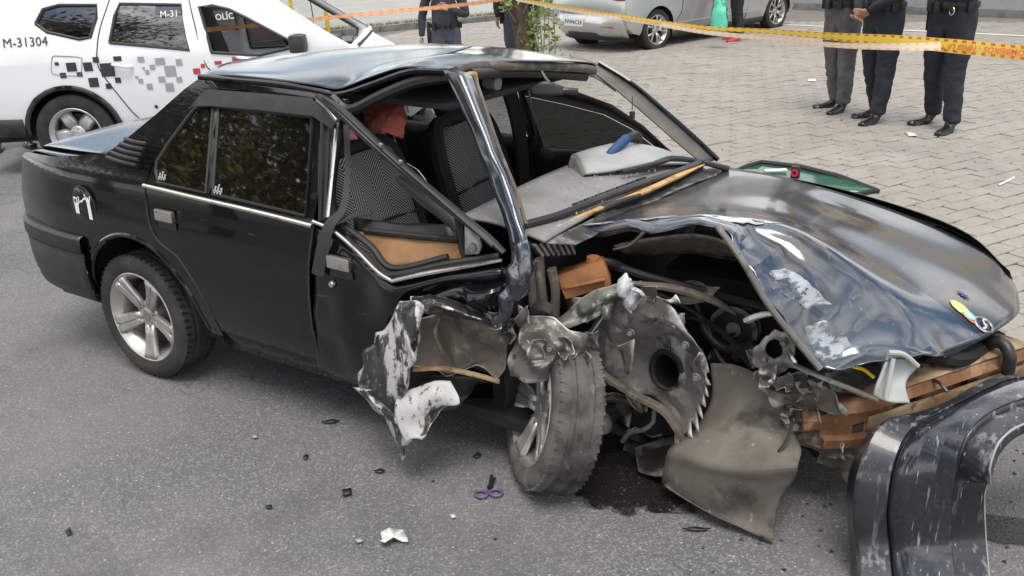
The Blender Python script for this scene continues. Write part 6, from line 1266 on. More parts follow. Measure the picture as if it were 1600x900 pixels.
for a_ in (((.54, 1.38), (.52, .9), (.50, .55), (.42, .42), (.38, .30)), ((1.22, 1.36), (1.25, .9), (1.22, .5), (1.20, .24)), ((2.0, 1.0), (2.12, .7), (2.10, .35), (2.08, .24))):
    tube('door_seam', [hP(s, z, .001) for s, z in a_], .005, 'seam', hside, 6, 3)
tube('sill_line', [hP(s, .36, .003) for s in (.42, 1.2, 2.3)], .012, 'silver_paint', hside, 6, 3)
sheet('sill_cladding', [(.36, .16), (WBH-.36, .16), (WBH-.36, .245), (.36, .245)], lambda s, z: hP(s, z, .008), 'suv_plastic', hat, (), .15, .012)
for cx in (0, WBH):
    mesh('wheel_well', [(cx+.35*math.cos(R_(a)), y_, .30+.35*math.sin(R_(a))) for a in range(0, 181, 12) for y_ in (-.79, -.42)], [(2*i, 2*i+1, 2*i+3, 2*i+2) for i in range(15)], 'under_black', hat)
box('underbody', (1.35, 0, .27), (3.4, 1.4, .16), 'under_black', hat, .03)
box('rear_window', (-.46, 0, 1.14), (.03, 1.0, .34), 'glass_film', hat, .008, Matrix.Rotation(R_(33), 3, 'Y'))
rbm = grid('rear_bumper', [[(-.62, -.72, .56), (-.76, -.45, .57), (-.80, 0, .57), (-.76, .45, .57), (-.62, .72, .56)], [(-.64, -.74, .45), (-.82, -.45, .45), (-.86, 0, .45), (-.82, .45, .45), (-.64, .74, .45)], [(-.58, -.73, .30), (-.76, -.45, .30), (-.80, 0, .30), (-.76, .45, .30), (-.58, .73, .30)], [(-.50, -.70, .23), (-.66, -.4, .24), (-.70, 0, .24), (-.66, .4, .24), (-.50, .70, .23)]], 'silver_paint', hat, 5, 4, .004)
grid('bumper_valance', [[(-.60, -.64, .31), (-.80, -.3, .31), (-.82, 0, .31), (-.80, .3, .31), (-.60, .64, .31)], [(-.55, -.62, .20), (-.70, -.3, .20), (-.72, 0, .20), (-.70, .3, .20), (-.55, .62, .20)]], 'suv_plastic', rbm, 5, 3, .006)
for s_ in (-1, 1):
    tube('reflector', [(-.74, s_*.60, .40), (-.82, s_*.42, .41)], [.022, .012], 'lamp_red', rbm, 6, 3, (1, .6))
    mesh('tail_lamp', *box_data((-.60, s_*.62, .83), (.14, .28, .15), .04), 'lamp_red', hat)
pl = box('number_plate', (-.872, .10, .47), (.012, .40, .13), 'plate_white', rbm, .003)
text_mesh('plate_text', 'FVW6C24', .085, 'dark_decal', pl, frame((-.882, .10, .465), (0, -1, 0), (0, 0, 1)), .0008)
tube('boot_seam', [(-.72, -.5, .60), (-.73, 0, .61), (-.72, .5, .60)], .006, 'seam', hat, 6, 3)
hwh = wheel('wheel', .30, .215, .19, 'turbine', hat, 'tyre', 'alloy', 5); hwh.location = (0, -.70, .30)
for x_, y_, r_ in ((WBH, -.70, 0), (0, .70, 180), (WBH, .70, 180)):
    c_ = copy_tree(hwh, hat); c_.location = (x_, y_, .30); c_.rotation_euler = (0, .4, R_(r_))
mesh('door_mirror', *box_data((1.95, -.90, 1.02), (.12, .18, .12), .04), 'silver_paint', hat)

# two more police cars glimpsed behind the SUV
def police_rear(name, label, loc, rz, paint, lettering, low_paint, sc=1.):
    r = empty(name, loc, (0, 0, rz), label, 'car', 'police cars beyond the white SUV')
    mesh('body', *box_data((1.9, 0, .60), (3.9, 1.66, .72), .10), paint, r)
    cab = grid('cabin', [[(.12, -.74, .90), (.12, .74, .90)], [(.42, -.60, 1.42), (.42, .60, 1.42)], [(1.9, -.62, 1.46), (1.9, .62, 1.46)], [(2.7, -.74, .95), (2.7, .74, .95)]], paint, r, 3, 3, .01)
    for s_ in (-1, 1): mesh('cabin_side', [(.12, s_*.74, .90), (.42, s_*.60, 1.42), (1.9, s_*.62, 1.46), (2.7, s_*.74, .95)], [(0, 1, 2, 3)], 'glass_film', r, None)
    mesh('rear_window', [(.15, -.62, .98), (.15, .62, .98), (.36, .54, 1.36), (.36, -.54, 1.36)], [(0, 1, 2, 3)], 'glass_film', r, None, .01)
    box('bumper', (-.06, 0, .38), (.12, 1.6, .22), low_paint, r, .04)
    for s_ in (-1, 1): box('tail_lamp', (-.055, s_*.70, .72), (.03, .16, .22), 'lamp_red', r, .01)
    w_ = wheel('wheel', .31, .20, .19, 'plain', r, 'tyre', 'steel_rim', 0); w_.location = (.75, -.72, .31)
    for x_, y_ in ((.75, .72), (3.25, -.72), (3.25, .72)): c_ = copy_tree(w_, r); c_.location = (x_, y_, .31); c_.rotation_euler = (0, 0, math.pi if y_ > 0 else 0)
    for t_, y_, z_, s_, m_ in lettering: text_mesh('lettering', t_, s_, m_, r, frame((-.064, y_, z_), (0, -1, 0), (0, 0, 1)), .001, bold=.003)
    return r
pc = V((-6.859, 6.289, 0.620)); pr = math.atan2(.50, -.86)
dk = police_rear('police_car', 'dark maroon police car seen through the front window of the white SUV', (pc.x-.12, pc.y-.10, 0), pr, 'maroon_paint', (('POLÍCIA MILITAR', -.19, .865, .115, 'white_decal'),), 'under_black')
dpl = box('number_plate', (-.130, .0, .585), (.012, .27, .14), 'plate_white', dk, .003); box('plate_band', (-.138, 0, .640), (.004, .27, .03), 'plate_blue', dpl)
text_mesh('plate_text', 'GEV0B06', .062, 'grey_decal', dpl, frame((-.1375, 0, .575), (0, -1, 0), (0, 0, 1)), .0006)
em = lathe('emblem', [(0, -.004), (.10, -.004), (.105, 0)], 'white_decal', dk, 24, 'x', (-.066, .30, .60)); lathe('emblem_centre', [(0, -.004), (.045, -.004)], 'sticker_orange', em, 16, 'x', (-.070, .30, .60))
box('white_band', (-.066, .0, .44), (.006, 1.4, .02), 'white_decal', dk)
pc = V((-9.609, 9.791, 0.500))
wk = police_rear('police_car', 'white police car with red stripe, its corner just showing past the SUV windscreen', (pc.x-.415, pc.y-.714, 0), math.atan2(.50, -.86), 'white_paint', (('POLÍCIA', -.34, .83, .13, 'dark_decal'),), 'white_paint')
box('red_stripe', (-.062, -.2, .70), (.006, 1.2, .05), 'lamp_red', wk); box('blue_panel', (-.062, -.35, .61), (.006, .5, .09), 'plate_blue', wk)

# ================================================================ people
def skin_body(name, joints, edges, root, mats, parent):
    """joints: key -> (pos, (rx, ry), region). One continuous skinned surface with a material per region"""
    keys = list(joints); me = bpy.data.meshes.new('tmp'); me.from_pydata([joints[k][0] for k in keys], [(keys.index(a), keys.index(b)) for a, b in edges], [])
    o = bpy.data.objects.new('tmp', me); COL.objects.link(o)
    o.modifiers.new('s', 'SKIN').use_smooth_shade = True; sb = o.modifiers.new('u', 'SUBSURF'); sb.levels = sb.render_levels = 2
    for i, k in enumerate(keys):
        sv = me.skin_vertices[0].data[i]; sv.radius = joints[k][1]; sv.use_root = (k == root)
    dg = bpy.context.evaluated_depsgraph_get(); em_ = bpy.data.meshes.new_from_object(o.evaluated_get(dg)); bpy.data.objects.remove(o); bpy.data.meshes.remove(me)
    regs = []
    for a, b in edges:
        A, B = V(joints[a][0]), V(joints[b][0])
        for t in (0, .25, .5, .75, 1): regs.append((A.lerp(B, t), joints[a][2] if t < .5 else joints[b][2]))
    names = list(dict.fromkeys(j[2] for j in joints.values()))
    em_.materials.clear()
    for n_ in names: em_.materials.append(MATS[mats[n_]])
    idx = []
    for p in em_.polygons:
        c = p.center; idx.append(names.index(min(regs, key=lambda r: (r[0]-c).length_squared)[1]))
    em_.polygons.foreach_set('material_index', idx)
    for v_ in em_.vertices:                                   # cloth folds
        q = V(v_.co); 
        if q.z < 1.45: v_.co = q+noise.noise_vector(V((q.x*10, q.y*10, q.z*20)))*(.011 if q.z < .95 else .008)+noise.noise_vector(V((q.x*24, q.y*24, q.z*42)))*.005
    em_.name = name
    return link(name, em_, None, parent, 180)
def hand(parent, wrist, direction, palm_n, side_, curl=.5, sc=1.):
    d = V(direction).normalized(); n_ = V(palm_n); n_ = (n_-d*n_.dot(d)).normalized(); s_ = d.cross(n_)*side_
    parts = [box_data((0, 0, 0), (.078*sc, .026*sc, .085*sc), .011*sc, Matrix((s_, n_, d)).transposed())]
    parts[0] = ([p+V(wrist)+d*.05*sc for p in parts[0][0]], parts[0][1])
    for k, (off, L) in enumerate(((-.029, .066), (-.010, .075), (.010, .070), (.028, .055))):
        b = V(wrist)+d*.088*sc+s_*off*sc; m1 = b+(d*math.cos(curl*.6)+n_*math.sin(curl*.6))*L*.5*sc; m2 = m1+(d*math.cos(curl*1.5)+n_*math.sin(curl*1.5))*L*.5*sc
        parts.append(tube_data([b-d*.01*sc, m1, m2], [.0095*sc, .0085*sc, .007*sc], 6, 3))
    b = V(wrist)+d*.03*sc-s_*.036*sc; parts.append(tube_data([b, b+(d*.6-s_*.6+n_*.3)*.035*sc, b+(d*.95-s_*.5+n_*.6)*.06*sc], [.012*sc, .010*sc, .008*sc], 6, 3))
    return mesh('hand', *join_data(*parts), 'skin', parent, 50)
def person(label, loc, rz, h, mats, arms, legs=None, gear=True, shoe='boot', thigh=False, group='police officers standing around the scene', head_turn=0., cap=True, cuffs=False):
    r = empty('person', loc, (0, 0, rz), label, 'person', group); k = h/1.75; r.scale = (k, k, k)
    L = legs or {'l': ((.105, -.01, .50), (.125, .03, .09)), 'r': ((-.105, -.01, .50), (-.125, .03, .09))}
    J = {'pel': ((0, 0, .97), (.165, .125), 'leg'), 'wst': ((0, .0, 1.08), (.165, .125), 'top'), 'chs': ((0, 0, 1.30), (.19, .135), 'top'), 'sho': ((0, .01, 1.43), (.12, .09), 'top'), 'nck': ((0, .0, 1.50), (.058, .058), 'skin'), 'hd1': ((0, -.012, 1.575), (.066, .075), 'skin'), 'hd2': ((0, -.008, 1.655), (.080, .095), 'skin'), 'hd3': ((0, .005, 1.725), (.060, .070), 'skin'), 'nose': ((0, -.098, 1.615), (.011, .013), 'skin')}
    E = [('pel', 'wst'), ('wst', 'chs'), ('chs', 'sho'), ('sho', 'nck'), ('nck', 'hd1'), ('hd1', 'hd2'), ('hd2', 'hd3'), ('hd2', 'nose')]
    for s_, sx in (('l', 1), ('r', -1)):
        kn, an = L[s_]
        J['hip'+s_] = ((sx*.095, 0, .87), (.115, .120), 'leg'); J['thi'+s_] = ((sx*.05+kn[0]*.5, kn[1]*.5, .69), (.100, .104), 'leg'); J['kne'+s_] = (kn, (.082, .084), 'leg')
        mid = V(kn).lerp(V(an), .5); J['clf'+s_] = (tuple(mid+V((0, .012, 0))), (.076, .080), 'leg'); J['ank'+s_] = (tuple(V(an)+V((0, 0, .05))), (.070, .074), 'leg'); J['cuf'+s_] = (an, (.062, .064), 'leg')
        E += [('pel', 'hip'+s_), ('hip'+s_, 'thi'+s_), ('thi'+s_, 'kne'+s_), ('kne'+s_, 'clf'+s_), ('clf'+s_, 'ank'+s_), ('ank'+s_, 'cuf'+s_)]
        el, wr = arms[s_]
        J['shl'+s_] = ((sx*.20, .01, 1.40), (.078, .078), 'top'); J['arm'+s_] = (tuple(V((sx*.21, .01, 1.39)).lerp(V(el), .5)), (.066, .066), 'top'); J['elb'+s_] = (el, (.056, .056), 'top'); J['for'+s_] = (tuple(V(el).lerp(V(wr), .55)), (.048, .048), 'top'); J['wri'+s_] = (wr, (.038, .034), 'top')
        E += [('sho', 'shl'+s_), ('shl'+s_, 'arm'+s_), ('arm'+s_, 'elb'+s_), ('elb'+s_, 'for'+s_), ('for'+s_, 'wri'+s_)]
    body = skin_body('body', J, E, 'pel', mats, r)
    for s_, sx in (('l', 1), ('r', -1)):
        el, wr = arms[s_]; dn = (V(wr)-V(el)).normalized()
        hand(r, V(wr)-dn*.005, dn+V((0, -.1, -.1)), V((-sx, -.25, 0)), sx, .55)
        an = V(L[s_][1]); T = .045 if sx > 0 else -.045
        toe = V((T*1.2, -.185, 0))
        bj = {'a': (tuple(an+V((0, .0, .06))), (.050, .055), 'b'), 'b': (tuple(V((an.x, an.y+.005, .055))), (.047, .058), 'b'), 'c': ((an.x+toe.x*.5, an.y+toe.y*.5, .045), (.049, .043), 'b'), 'd': ((an.x+toe.x, an.y+toe.y, .036), (.045, .034), 'b'), 'e': ((an.x+toe.x*1.15, an.y+toe.y*1.15, .032), (.030, .026), 'b')}
        bo_ = skin_body('boot' if shoe == 'boot' else 'shoe', bj, [('a', 'b'), ('b', 'c'), ('c', 'd'), ('d', 'e')], 'b', {'b': shoe}, r)
        for v_ in bo_.data.vertices: v_.co.z = max(v_.co.z, .004)
        sole = [(an.x-.045, an.y+.065), (an.x+.045, an.y+.065), (an.x+.05+toe.x*.5, an.y-.10), (an.x+toe.x*1.15+.03, an.y+toe.y*1.2), (an.x+toe.x*1.15-.03, an.y+toe.y*1.2), (an.x-.05+toe.x*.5, an.y-.10)]
        mesh('sole', [(x, y, z) for z in (.0, .022) for x, y in sole], [tuple(range(5, -1, -1)), tuple(range(6, 12))]+[(i, (i+1) % 6, 6+(i+1) % 6, 6+i) for i in range(6)], 'gear_black' if shoe == 'boot' else 'white_decal', bo_)
    for sx in (-1, 1):
        lathe('eye', [(0, -.010), (.008, -.006), (.010, 0)], 'gear_black', r, 10, 'y', (sx*.030, -.082, 1.645)); box('ear', (sx*.084, .0, 1.63), (.014, .034, .055), 'skin', r, .006)
    box('mouth', (0, -.083, 1.575), (.042, .008, .008), 'red_trim', r, .003)
    if cap:
        c_ = lathe('cap', [(.100, 0), (.104, .03), (.095, .07), (.05, .10), (0, .105)], 'gear_black' if gear else 'hair', r, 24, 'z', (0, .005, 1.66))
        if gear: mesh('cap_peak', [(-.075, -.085, 1.668), (.075, -.085, 1.668), (.05, -.165, 1.655), (-.05, -.165, 1.655)], [(0, 1, 2, 3)], 'gear_black', c_, None, .006)
    if gear:
        ring_ = [(.185*math.cos(a), .145*math.sin(a)+.0, 1.02) for a in [2*math.pi*i/20 for i in range(21)]]
        be = mesh('belt', *tube_data(ring_, .030, 8, 1, (.5, 1.), True, False), 'gear_black', r)
        for a_, w_, hh in ((-95, .055, .075), (-60, .05, .07), (-130, .05, .09), (-20, .05, .08)):
            a = R_(a_); box('belt_pouch', (.205*math.cos(a), .165*math.sin(a), 1.015), (w_, .04, hh), 'gear_black', be, .010, Matrix.Rotation(a+math.pi/2, 3, 'Z'))
        hx_ = -.215
        ho = box('holster', (hx_, .01, .90 if not thigh else .74), (.05, .075, .20), 'gear_black', be, .015); box('pistol_grip', (hx_, .035, 1.02 if not thigh else .86), (.03, .05, .09), 'gear_black', ho, .008)
        if thigh: tube('thigh_strap', [(-.105+.115*math.cos(a), .118*math.sin(a), .72) for a in [2*math.pi*i/16 for i in range(17)]], .012, 'gear_black', ho, 6, 1, (.4, 1))
        rgq = [(.11+.022*math.cos(a), -.155, .985+.03*math.sin(a)) for a in [2*math.pi*i/14 for i in range(15)]]
        if cuffs: mesh('handcuff', *tube_data(rgq, .004, 6, 1, None, True, False), 'chrome', be)
    return r, body
HANG = {'l': ((.27, .02, 1.12), (.27, -.05, .88)), 'r': ((-.27, .02, 1.12), (-.27, -.05, .88))}
CLASP = {'l': ((.30, -.05, 1.14), (.06, -.215, .98)), 'r': ((-.30, -.05, 1.14), (-.05, -.22, .97))}
FOLD = {'l': ((.29, -.06, 1.16), (.02, -.21, 1.20)), 'r': ((-.29, -.06, 1.16), (-.04, -.22, 1.23))}
PHONE = {'l': ((.28, -.04, 1.12), (.06, -.26, 1.24)), 'r': ((-.29, .03, 1.12), (-.31, -.02, .88))}
navy = {'leg': 'navy_cloth', 'top': 'navy_cloth', 'skin': 'skin'}
mid2 = lambda a, b: (V(a)+V(b))/2
pe_ = mid2((2.345, 5.522, 0.000), (2.581, 5.303, 0.000))
person('officer in navy uniform at the right with handcuffs hanging on the belt', pe_, R_(-34), 1.80, navy, FOLD, {'l': ((.10, -.03, .50), (.15, -.05, .09)), 'r': ((-.13, .0, .50), (-.17, .10, .09))}, cuffs=True)
pd_ = mid2((1.813, 5.645, 0.000), (1.975, 5.549, 0.000))
person('officer in navy uniform clasping hands in front, beside grey trousers', pd_, R_(-42), 1.78, navy, CLASP, {'l': ((.10, -.01, .50), (.11, -.06, .09)), 'r': ((-.10, .0, .50), (-.11, .10, .09))})
pc_ = mid2((1.379, 6.085, 0.000), (1.569, 5.880, -0.000))
person('officer in dark jacket and grey trousers with a thigh holster', pc_, R_(-38), 1.74, {'leg': 'grey_cloth', 'top': 'gear_black', 'skin': 'skin'}, FOLD, {'l': ((.10, -.01, .50), (.11, -.02, .09)), 'r': ((-.10, .0, .50), (-.12, .08, .09))}, thigh=True)
pa_ = V((-2.559, 5.275, 0.830)); cp_ = cam.matrix_world.translation; pa_ = V((*pa_.xy, 0))
person('officer in dark vest and grey trousers with one hand raised, behind the roof', pa_, R_(32), 1.50, {'leg': 'blue_grey_cloth', 'top': 'vest_cloth', 'skin': 'skin'}, PHONE)
pb_ = V((-2.543, 6.777, 0.880)); pb_ = V((*pb_.xy, 0))
person('officer mostly hidden behind the sprouting tree stump', pb_, R_(28), 1.60, {'leg': 'blue_grey_cloth', 'top': 'vest_cloth', 'skin': 'skin'}, HANG)
pg_ = V((-5.658, 1.979, 0.000)); 
person('person whose black shoe shows below the rear bumper of the white SUV', pg_, R_(60), 1.75, {'leg': 'navy_cloth', 'top': 'navy_cloth', 'skin': 'skin'}, HANG)
pf_ = V((-1.151, 10.957, 0.000))
person('pedestrian in black trousers and red sneakers beside the silver hatchback', pf_, R_(-62), 1.68, {'leg': 'gear_black', 'top': 'cloth_salmon', 'skin': 'skin'}, HANG, None, False, 'shoe_red', group='people walking past the car park')
# green carrier bag
bgp = V((-1.115, 10.048, 0.420))
bag = grid('carrier_bag', [[V((-.09, 0, .26)), V((-.02, -.02, .30)), V((.02, .02, .30)), V((.09, 0, .26))], [V((-.10, -.04, .1)), V((-.04, -.07, .1)), V((.05, -.07, .1)), V((.11, -.03, .1))], [V((-.13, -.03, -.12)), V((-.05, -.08, -.14)), V((.06, -.08, -.14)), V((.14, -.03, -.10))], [V((-.10, .03, -.16)), V((-.04, .04, -.17)), V((.05, .04, -.17)), V((.12, .03, -.14))], [V((-.10, .04, .1)), V((-.04, .07, .1)), V((.05, .07, .1)), V((.11, .03, .1))], [V((-.09, 0, .26)), V((-.02, .01, .30)), V((.02, .02, .30)), V((.09, 0, .26))]], 'bag_green', None, 4, 4, .002, (.012, 12, 3.))
bag.location = bgp; tag(bag, 'green plastic carrier bag hanging beside the silver hatchback', 'bag')
tube('bag_handle', [(-.05, 0, .26), (-.02, 0, .40), (.04, 0, .26)], .008, 'bag_green', bag, 6, 4, (1.6, .5))

# ================================================================ tree stump with sprouts
tp = V((-2.266, 6.271, 0.720)); tp = V((*tp.xy, 0))
tree = empty('tree', tp, (0, 0, 0), 'gnarled brown tree stump with leafy sprouts behind the bent roof', 'tree')
rt_ = random.Random(11)
tube('trunk', [(.16, 0, 0), (.14, 0, .5), (.05, .02, .85), (-.08, .03, 1.15), (-.18, .02, 1.5), (-.22, .05, 2.2)], [.16, .13, .12, .14, .12, .07], 'bark', tree, 12, 6)
tube('trunk_limb', [(.14, -.04, .45), (.10, -.06, .9), (.10, -.02, 1.3), (.16, .02, 2.1)], [.06, .05, .05, .03], 'bark', tree, 8, 5)
tube('trunk_limb', [(-.06, -.04, 1.0), (-.03, -.09, 1.25), (.02, -.06, 1.7), (.08, 0, 2.5)], [.08, .06, .05, .025], 'bark', tree, 8, 5)
def leaf_quads(centres, n, spread, size, rg):
    v, f = [], []
    for c in centres:
        for _ in range(n):
            p = V(c)+V((rg.gauss(0, spread), rg.gauss(0, spread), rg.gauss(0, spread)))
            a = V((rg.uniform(-1, 1), rg.uniform(-1, 1), rg.uniform(-.6, .6))).normalized(); b = a.orthogonal().normalized(); b.rotate(Matrix.Rotation(rg.uniform(0, 6.28), 3, a))
            L = size*rg.uniform(.6, 1.3); q = len(v); v += [p-a*L, p-b*L*.45+a*L*.1, p+a*L, p+b*L*.45+a*L*.1]; f.append((q, q+1, q+2, q+3))
    return v, f
tips = []
for k in range(16):
    a = rt_.uniform(0, 6.28); z0 = rt_.uniform(.35, 1.3); ln = rt_.uniform(.25, .6); p0 = V((.1-.2*(z0-.5), 0, z0)); d = V((math.cos(a), math.sin(a), rt_.uniform(.3, 1.3))).normalized()
    p1 = p0+d*ln*.5+V((0, 0, .03)); p2 = p0+d*ln+V((0, 0, .10*ln)); tube('twig', [p0, p1, p2], [.010, .007, .003], 'twig', tree, 5, 3); tips += [p2, p1.lerp(p2, .5)] if k % 2 else [p2]
for k in range(6):
    p0 = V((rt_.uniform(.25, .45), rt_.uniform(-.1, .1), 0)); p2 = p0+V((rt_.uniform(-.03, .14), 0, rt_.uniform(.8, 1.15))); tube('sprout', [p0, p0.lerp(p2, .5)+V((.03, 0, 0)), p2], [.009, .007, .003], 'twig', tree, 5, 3); tips += [p2, p0.lerp(p2, .7)]
v, f = leaf_quads(tips, 14, .06, .042, rt_); mesh('crown', v, f, 'leaf_pale', tree, None)
top_c = [V((rt_.gauss(0, .6), rt_.gauss(0, .6), rt_.uniform(1.9, 3.1))) for _ in range(60)]
for c in top_c[:14]: tube('branch', [(-.1, .02, 1.6), V((-.1, .02, 1.8)).lerp(c, .5)+V((0, 0, .1)), c], [.03, .018, .006], 'bark', tree, 6, 3)
v, f = leaf_quads(top_c, 45, .16, .045, rt_); mesh('crown', v, f, 'leaf_green', tree, None)

# street trees behind the photographer, mirrored in the rear door glass
rs = random.Random(21)
def street_tree(label, loc, h, seed, m='leaf_dark'):
    rg = random.Random(seed); t = empty('street_tree', loc, (0, 0, rg.uniform(0, 6)), label, 'tree', 'street trees on the near side of the road')
    tube('trunk', [(0, 0, 0), (.05, 0, h*.2), (-.04, .03, h*.4), (.0, 0, h*.62)], [.20, .15, .12, .06], 'bark', t, 10, 4)
    cs_ = []
    for k in range(120):
        a = rg.uniform(0, 6.28); r_ = abs(rg.gauss(0, 1))*h*.19; z = h*rg.uniform(.32, 1.0); r_ *= 1.2-abs(z/h-.62)*1.4; cs_.append(V((r_*math.cos(a), r_*math.sin(a), z)))
    for c in cs_[:12]: tube('limb', [(0, 0, h*.3), V((0, 0, h*.42)).lerp(c, .5), c], [.07, .04, .012], 'bark', t, 6, 3)
    v_, f_ = leaf_quads(cs_, 130, h*.05, h*.011, rg); mesh('crown', v_, f_, m, t, None); return t
street_tree('tall leafy street tree on the verge left of the photographer', (-6.8, -7.6, 0), 8.2, 1)
street_tree('broad leafy street tree farthest left along the near verge', (-11.5, -9.0, 0), 9.0, 2)
street_tree('leafy street tree straight behind the photographer', (-2.2, -11.0, 0), 8.6, 3)
street_tree('smaller leafy street tree right of the photographer', (3.5, -12.5, 0), 7.4, 4)

# ================================================================ barrier tape, posts
def ribbon(name, pts, widths, m, label, tilt=0., n=10, nrm_hint=(.5, -.85, 0)):
    P = spline(pts, n); N_ = len(P); v, uv, f = [], [], []; L = 0
    for i, p in enumerate(P):
        if i: L += (P[i]-P[i-1]).length
        t = i/(N_-1)*(len(widths)-1); k = min(int(t), len(widths)-2); w = widths[k]*(1-(t-k))+widths[k+1]*(t-k)
        up_ = V((0, 0, 1)); up_ = up_+V(nrm_hint)*(tilt+.25*math.sin(L*2.3)); up_.normalize()
        v += [p-up_*w/2, p+up_*w/2]; uv += [(L, 0), (L, 1)]
        if i: f.append((2*i-2, 2*i, 2*i+1, 2*i-1))
    o = mesh(name, v, f, m, None, 180); me = o.data; ul = me.uv_layers.new(name='UVMap')
    for lp in me.loops: ul.data[lp.index].uv = uv[lp.vertex_index]
    if label: tag(o, label, 'tape')
    return o, P
t2, P2_ = ribbon('barrier_tape', [(-1.766, 5.479, 1.120), (-0.856, 5.099, 1.050), (0.002, 4.679, 1.000), (0.685, 4.439, 0.960), (1.213, 4.473, 0.930), (1.725, 4.439, 0.900), (2.204, 4.383, 0.880), (2.654, 4.273, 0.860), (3.066, 4.155, 0.840), (3.513, 3.985, 0.820), (4.212, 3.470, 0.820), (4.844, 2.778, 0.840)], [.035, .035, .03, .03, .04, .06, .085, .10, .10, .10, .10, .10], 'tape_yellow', 'yellow and red printed barrier tape stretched in front of the officers')
t3, P3_ = ribbon('barrier_tape_back', [(-1.672, 5.323, 1.120), (-0.782, 4.955, 1.040), (-0.012, 4.712, 0.980), (0.736, 4.303, 0.940), (1.275, 4.271, 0.900), (1.795, 4.148, 0.875), (2.245, 4.155, 0.868), (2.529, 4.260, 0.864)], [.02, .03, .035, .035, .04, .04, .05, .06], 'tape_pale', None); t3.parent = t2; t3.name = 'tape_fold'
tx0, tx1 = V((2.347, 4.385, 0.868)), V((3.106, 4.115, 0.842))
dirx = (tx0-tx1).normalized(); nv_ = V((.5, -.85, .25)).normalized()
tm_ = text_mesh('tape_lettering', 'BOMBEIROS - NÃO ULTRAPASSE', .058, 'tape_text', t2, frame(V((3.098, 4.114, 0.842))+nv_*.012, dirx, nv_.cross(dirx) if nv_.cross(dirx).z < 0 else -nv_.cross(dirx)), .0006, 'LEFT', .001)
t1, P1_ = ribbon('barrier_tape', [(-3.638, 2.347, 1.080), (-3.562, 2.934, 1.080), (-3.141, 3.342, 1.090), (-2.843, 3.817, 1.100), (-2.514, 4.199, 1.110), (-2.096, 4.592, 1.120), (-1.915, 5.198, 1.120), (-1.901, 5.491, 1.120)], [.045, .045, .04, .035, .035, .04, .035, .03], 'tape_orange', 'thin orange barrier tape running left from the tree past the yellow posts')
def post(px, label):
    r = empty('post', px, (0, 0, 0), label, 'post', 'yellow posts along the kerb')
    lathe('post_shaft', [(0, 0), (.06, 0), (.06, .012), (.038, .014), (.038, 1.02), (.030, 1.05), (0, 1.06)], 'yellow_post', r, 16, 'z'); return r
pp1 = V((-8.653, 10.018, 0.120)); pp2 = V((-11.060, 11.572, 0.120))
post(pp1, 'yellow post nearer the grass beside the kerb'); post(pp2, 'yellow post next to the white SUV roofline')
def chain(name, a, b, sag, label, n=34):
    a, b = V(a), V(b); ps = [a.lerp(b, i/n)-V((0, 0, sag*4*(i/n)*(1-i/n))) for i in range(n+1)]
    r = empty(name, a, (0, 0, 0), label, 'chain')
    for i in range(n):
        d = (ps[i+1]-ps[i]); e = d.orthogonal().normalized(); L = d.length*.62; c = (ps[i]+ps[i+1])/2-a; s = e if i % 2 else e.cross(d.normalized()); dn = d.normalized()
        mesh('chain_ring', *tube_data([c+dn*L*math.cos(t_)+s*L*.45*math.sin(t_) for t_ in [2*math.pi*k/8 for k in range(9)]], .006, 5, 1, None, False, False), 'metal_dark', r)
    return r
m_ = pp1.lerp(pp2, .42)
chain('chain', pp1+V((0, 0, .98)), pp2+V((0, 0, .98)), .30, 'dark chain sagging between the two yellow posts')
chain('chain', pp1+V((0, 0, .98)), pp1+V((3.2, 3.9, .70)), .16, 'dark chain running right from the nearer yellow post', 44)
rod = tag(tube('chain_stake', [pp1.lerp(pp2, .38), pp1.lerp(pp2, .38)+V((.01, 0, .35)), pp1.lerp(pp2, .38)+V((-.02, 0, .70))], .010, 'metal_dark', None, 6, 3), 'thin dark stake under the chain between yellow posts', 'stake')

# ================================================================ loose things on the ground
# glass pane in black rubber lying on the paving
gp = [(1.341, 3.395, 0.045), (1.379, 3.549, 0.050), (1.453, 3.658, 0.060), (1.751, 3.621, 0.060), (2.058, 3.484, 0.050), (2.365, 3.233, 0.040), (2.258, 3.111, 0.035), (1.967, 3.134, 0.035), (1.628, 3.236, 0.035)]
g0 = V(gp[0]); gl = empty('broken_windscreen', g0, (0, 0, 0), 'green tinted windscreen pane in black rubber lying behind the bonnet', 'windscreen')
G_ = [V(q)-g0 for q in gp]; ctr = sum(G_, V((0, 0, 0)))/len(G_)
sheet('glass_pane', [(q.x, q.y) for q in G_], lambda u, v: (u, v, .05-g0.z+.004*math.sin(u*9)), 'green_pane', gl, (), .1, .006)
tube('rubber_seal', G_+[G_[0]], .022, 'rubber_seal', gl, 8, 2, sp=False)
cq = V((1.796, 3.319, 0.100)); cl_ = box('light_clip', cq-g0, (.06, .05, .09), 'plastic_black', gl, .012)
lathe('clip_ring', [(.012, -.03), (.026, -.032), (.028, -.026)], 'lamp_ring', cl_, 18, 'y', cq-g0); box('paper_tag', V((1.624, 3.435, 0.070))-g0, (.16, .06, .012), 'paper', gl, .004, Matrix.Rotation(.5, 3, 'Z'))
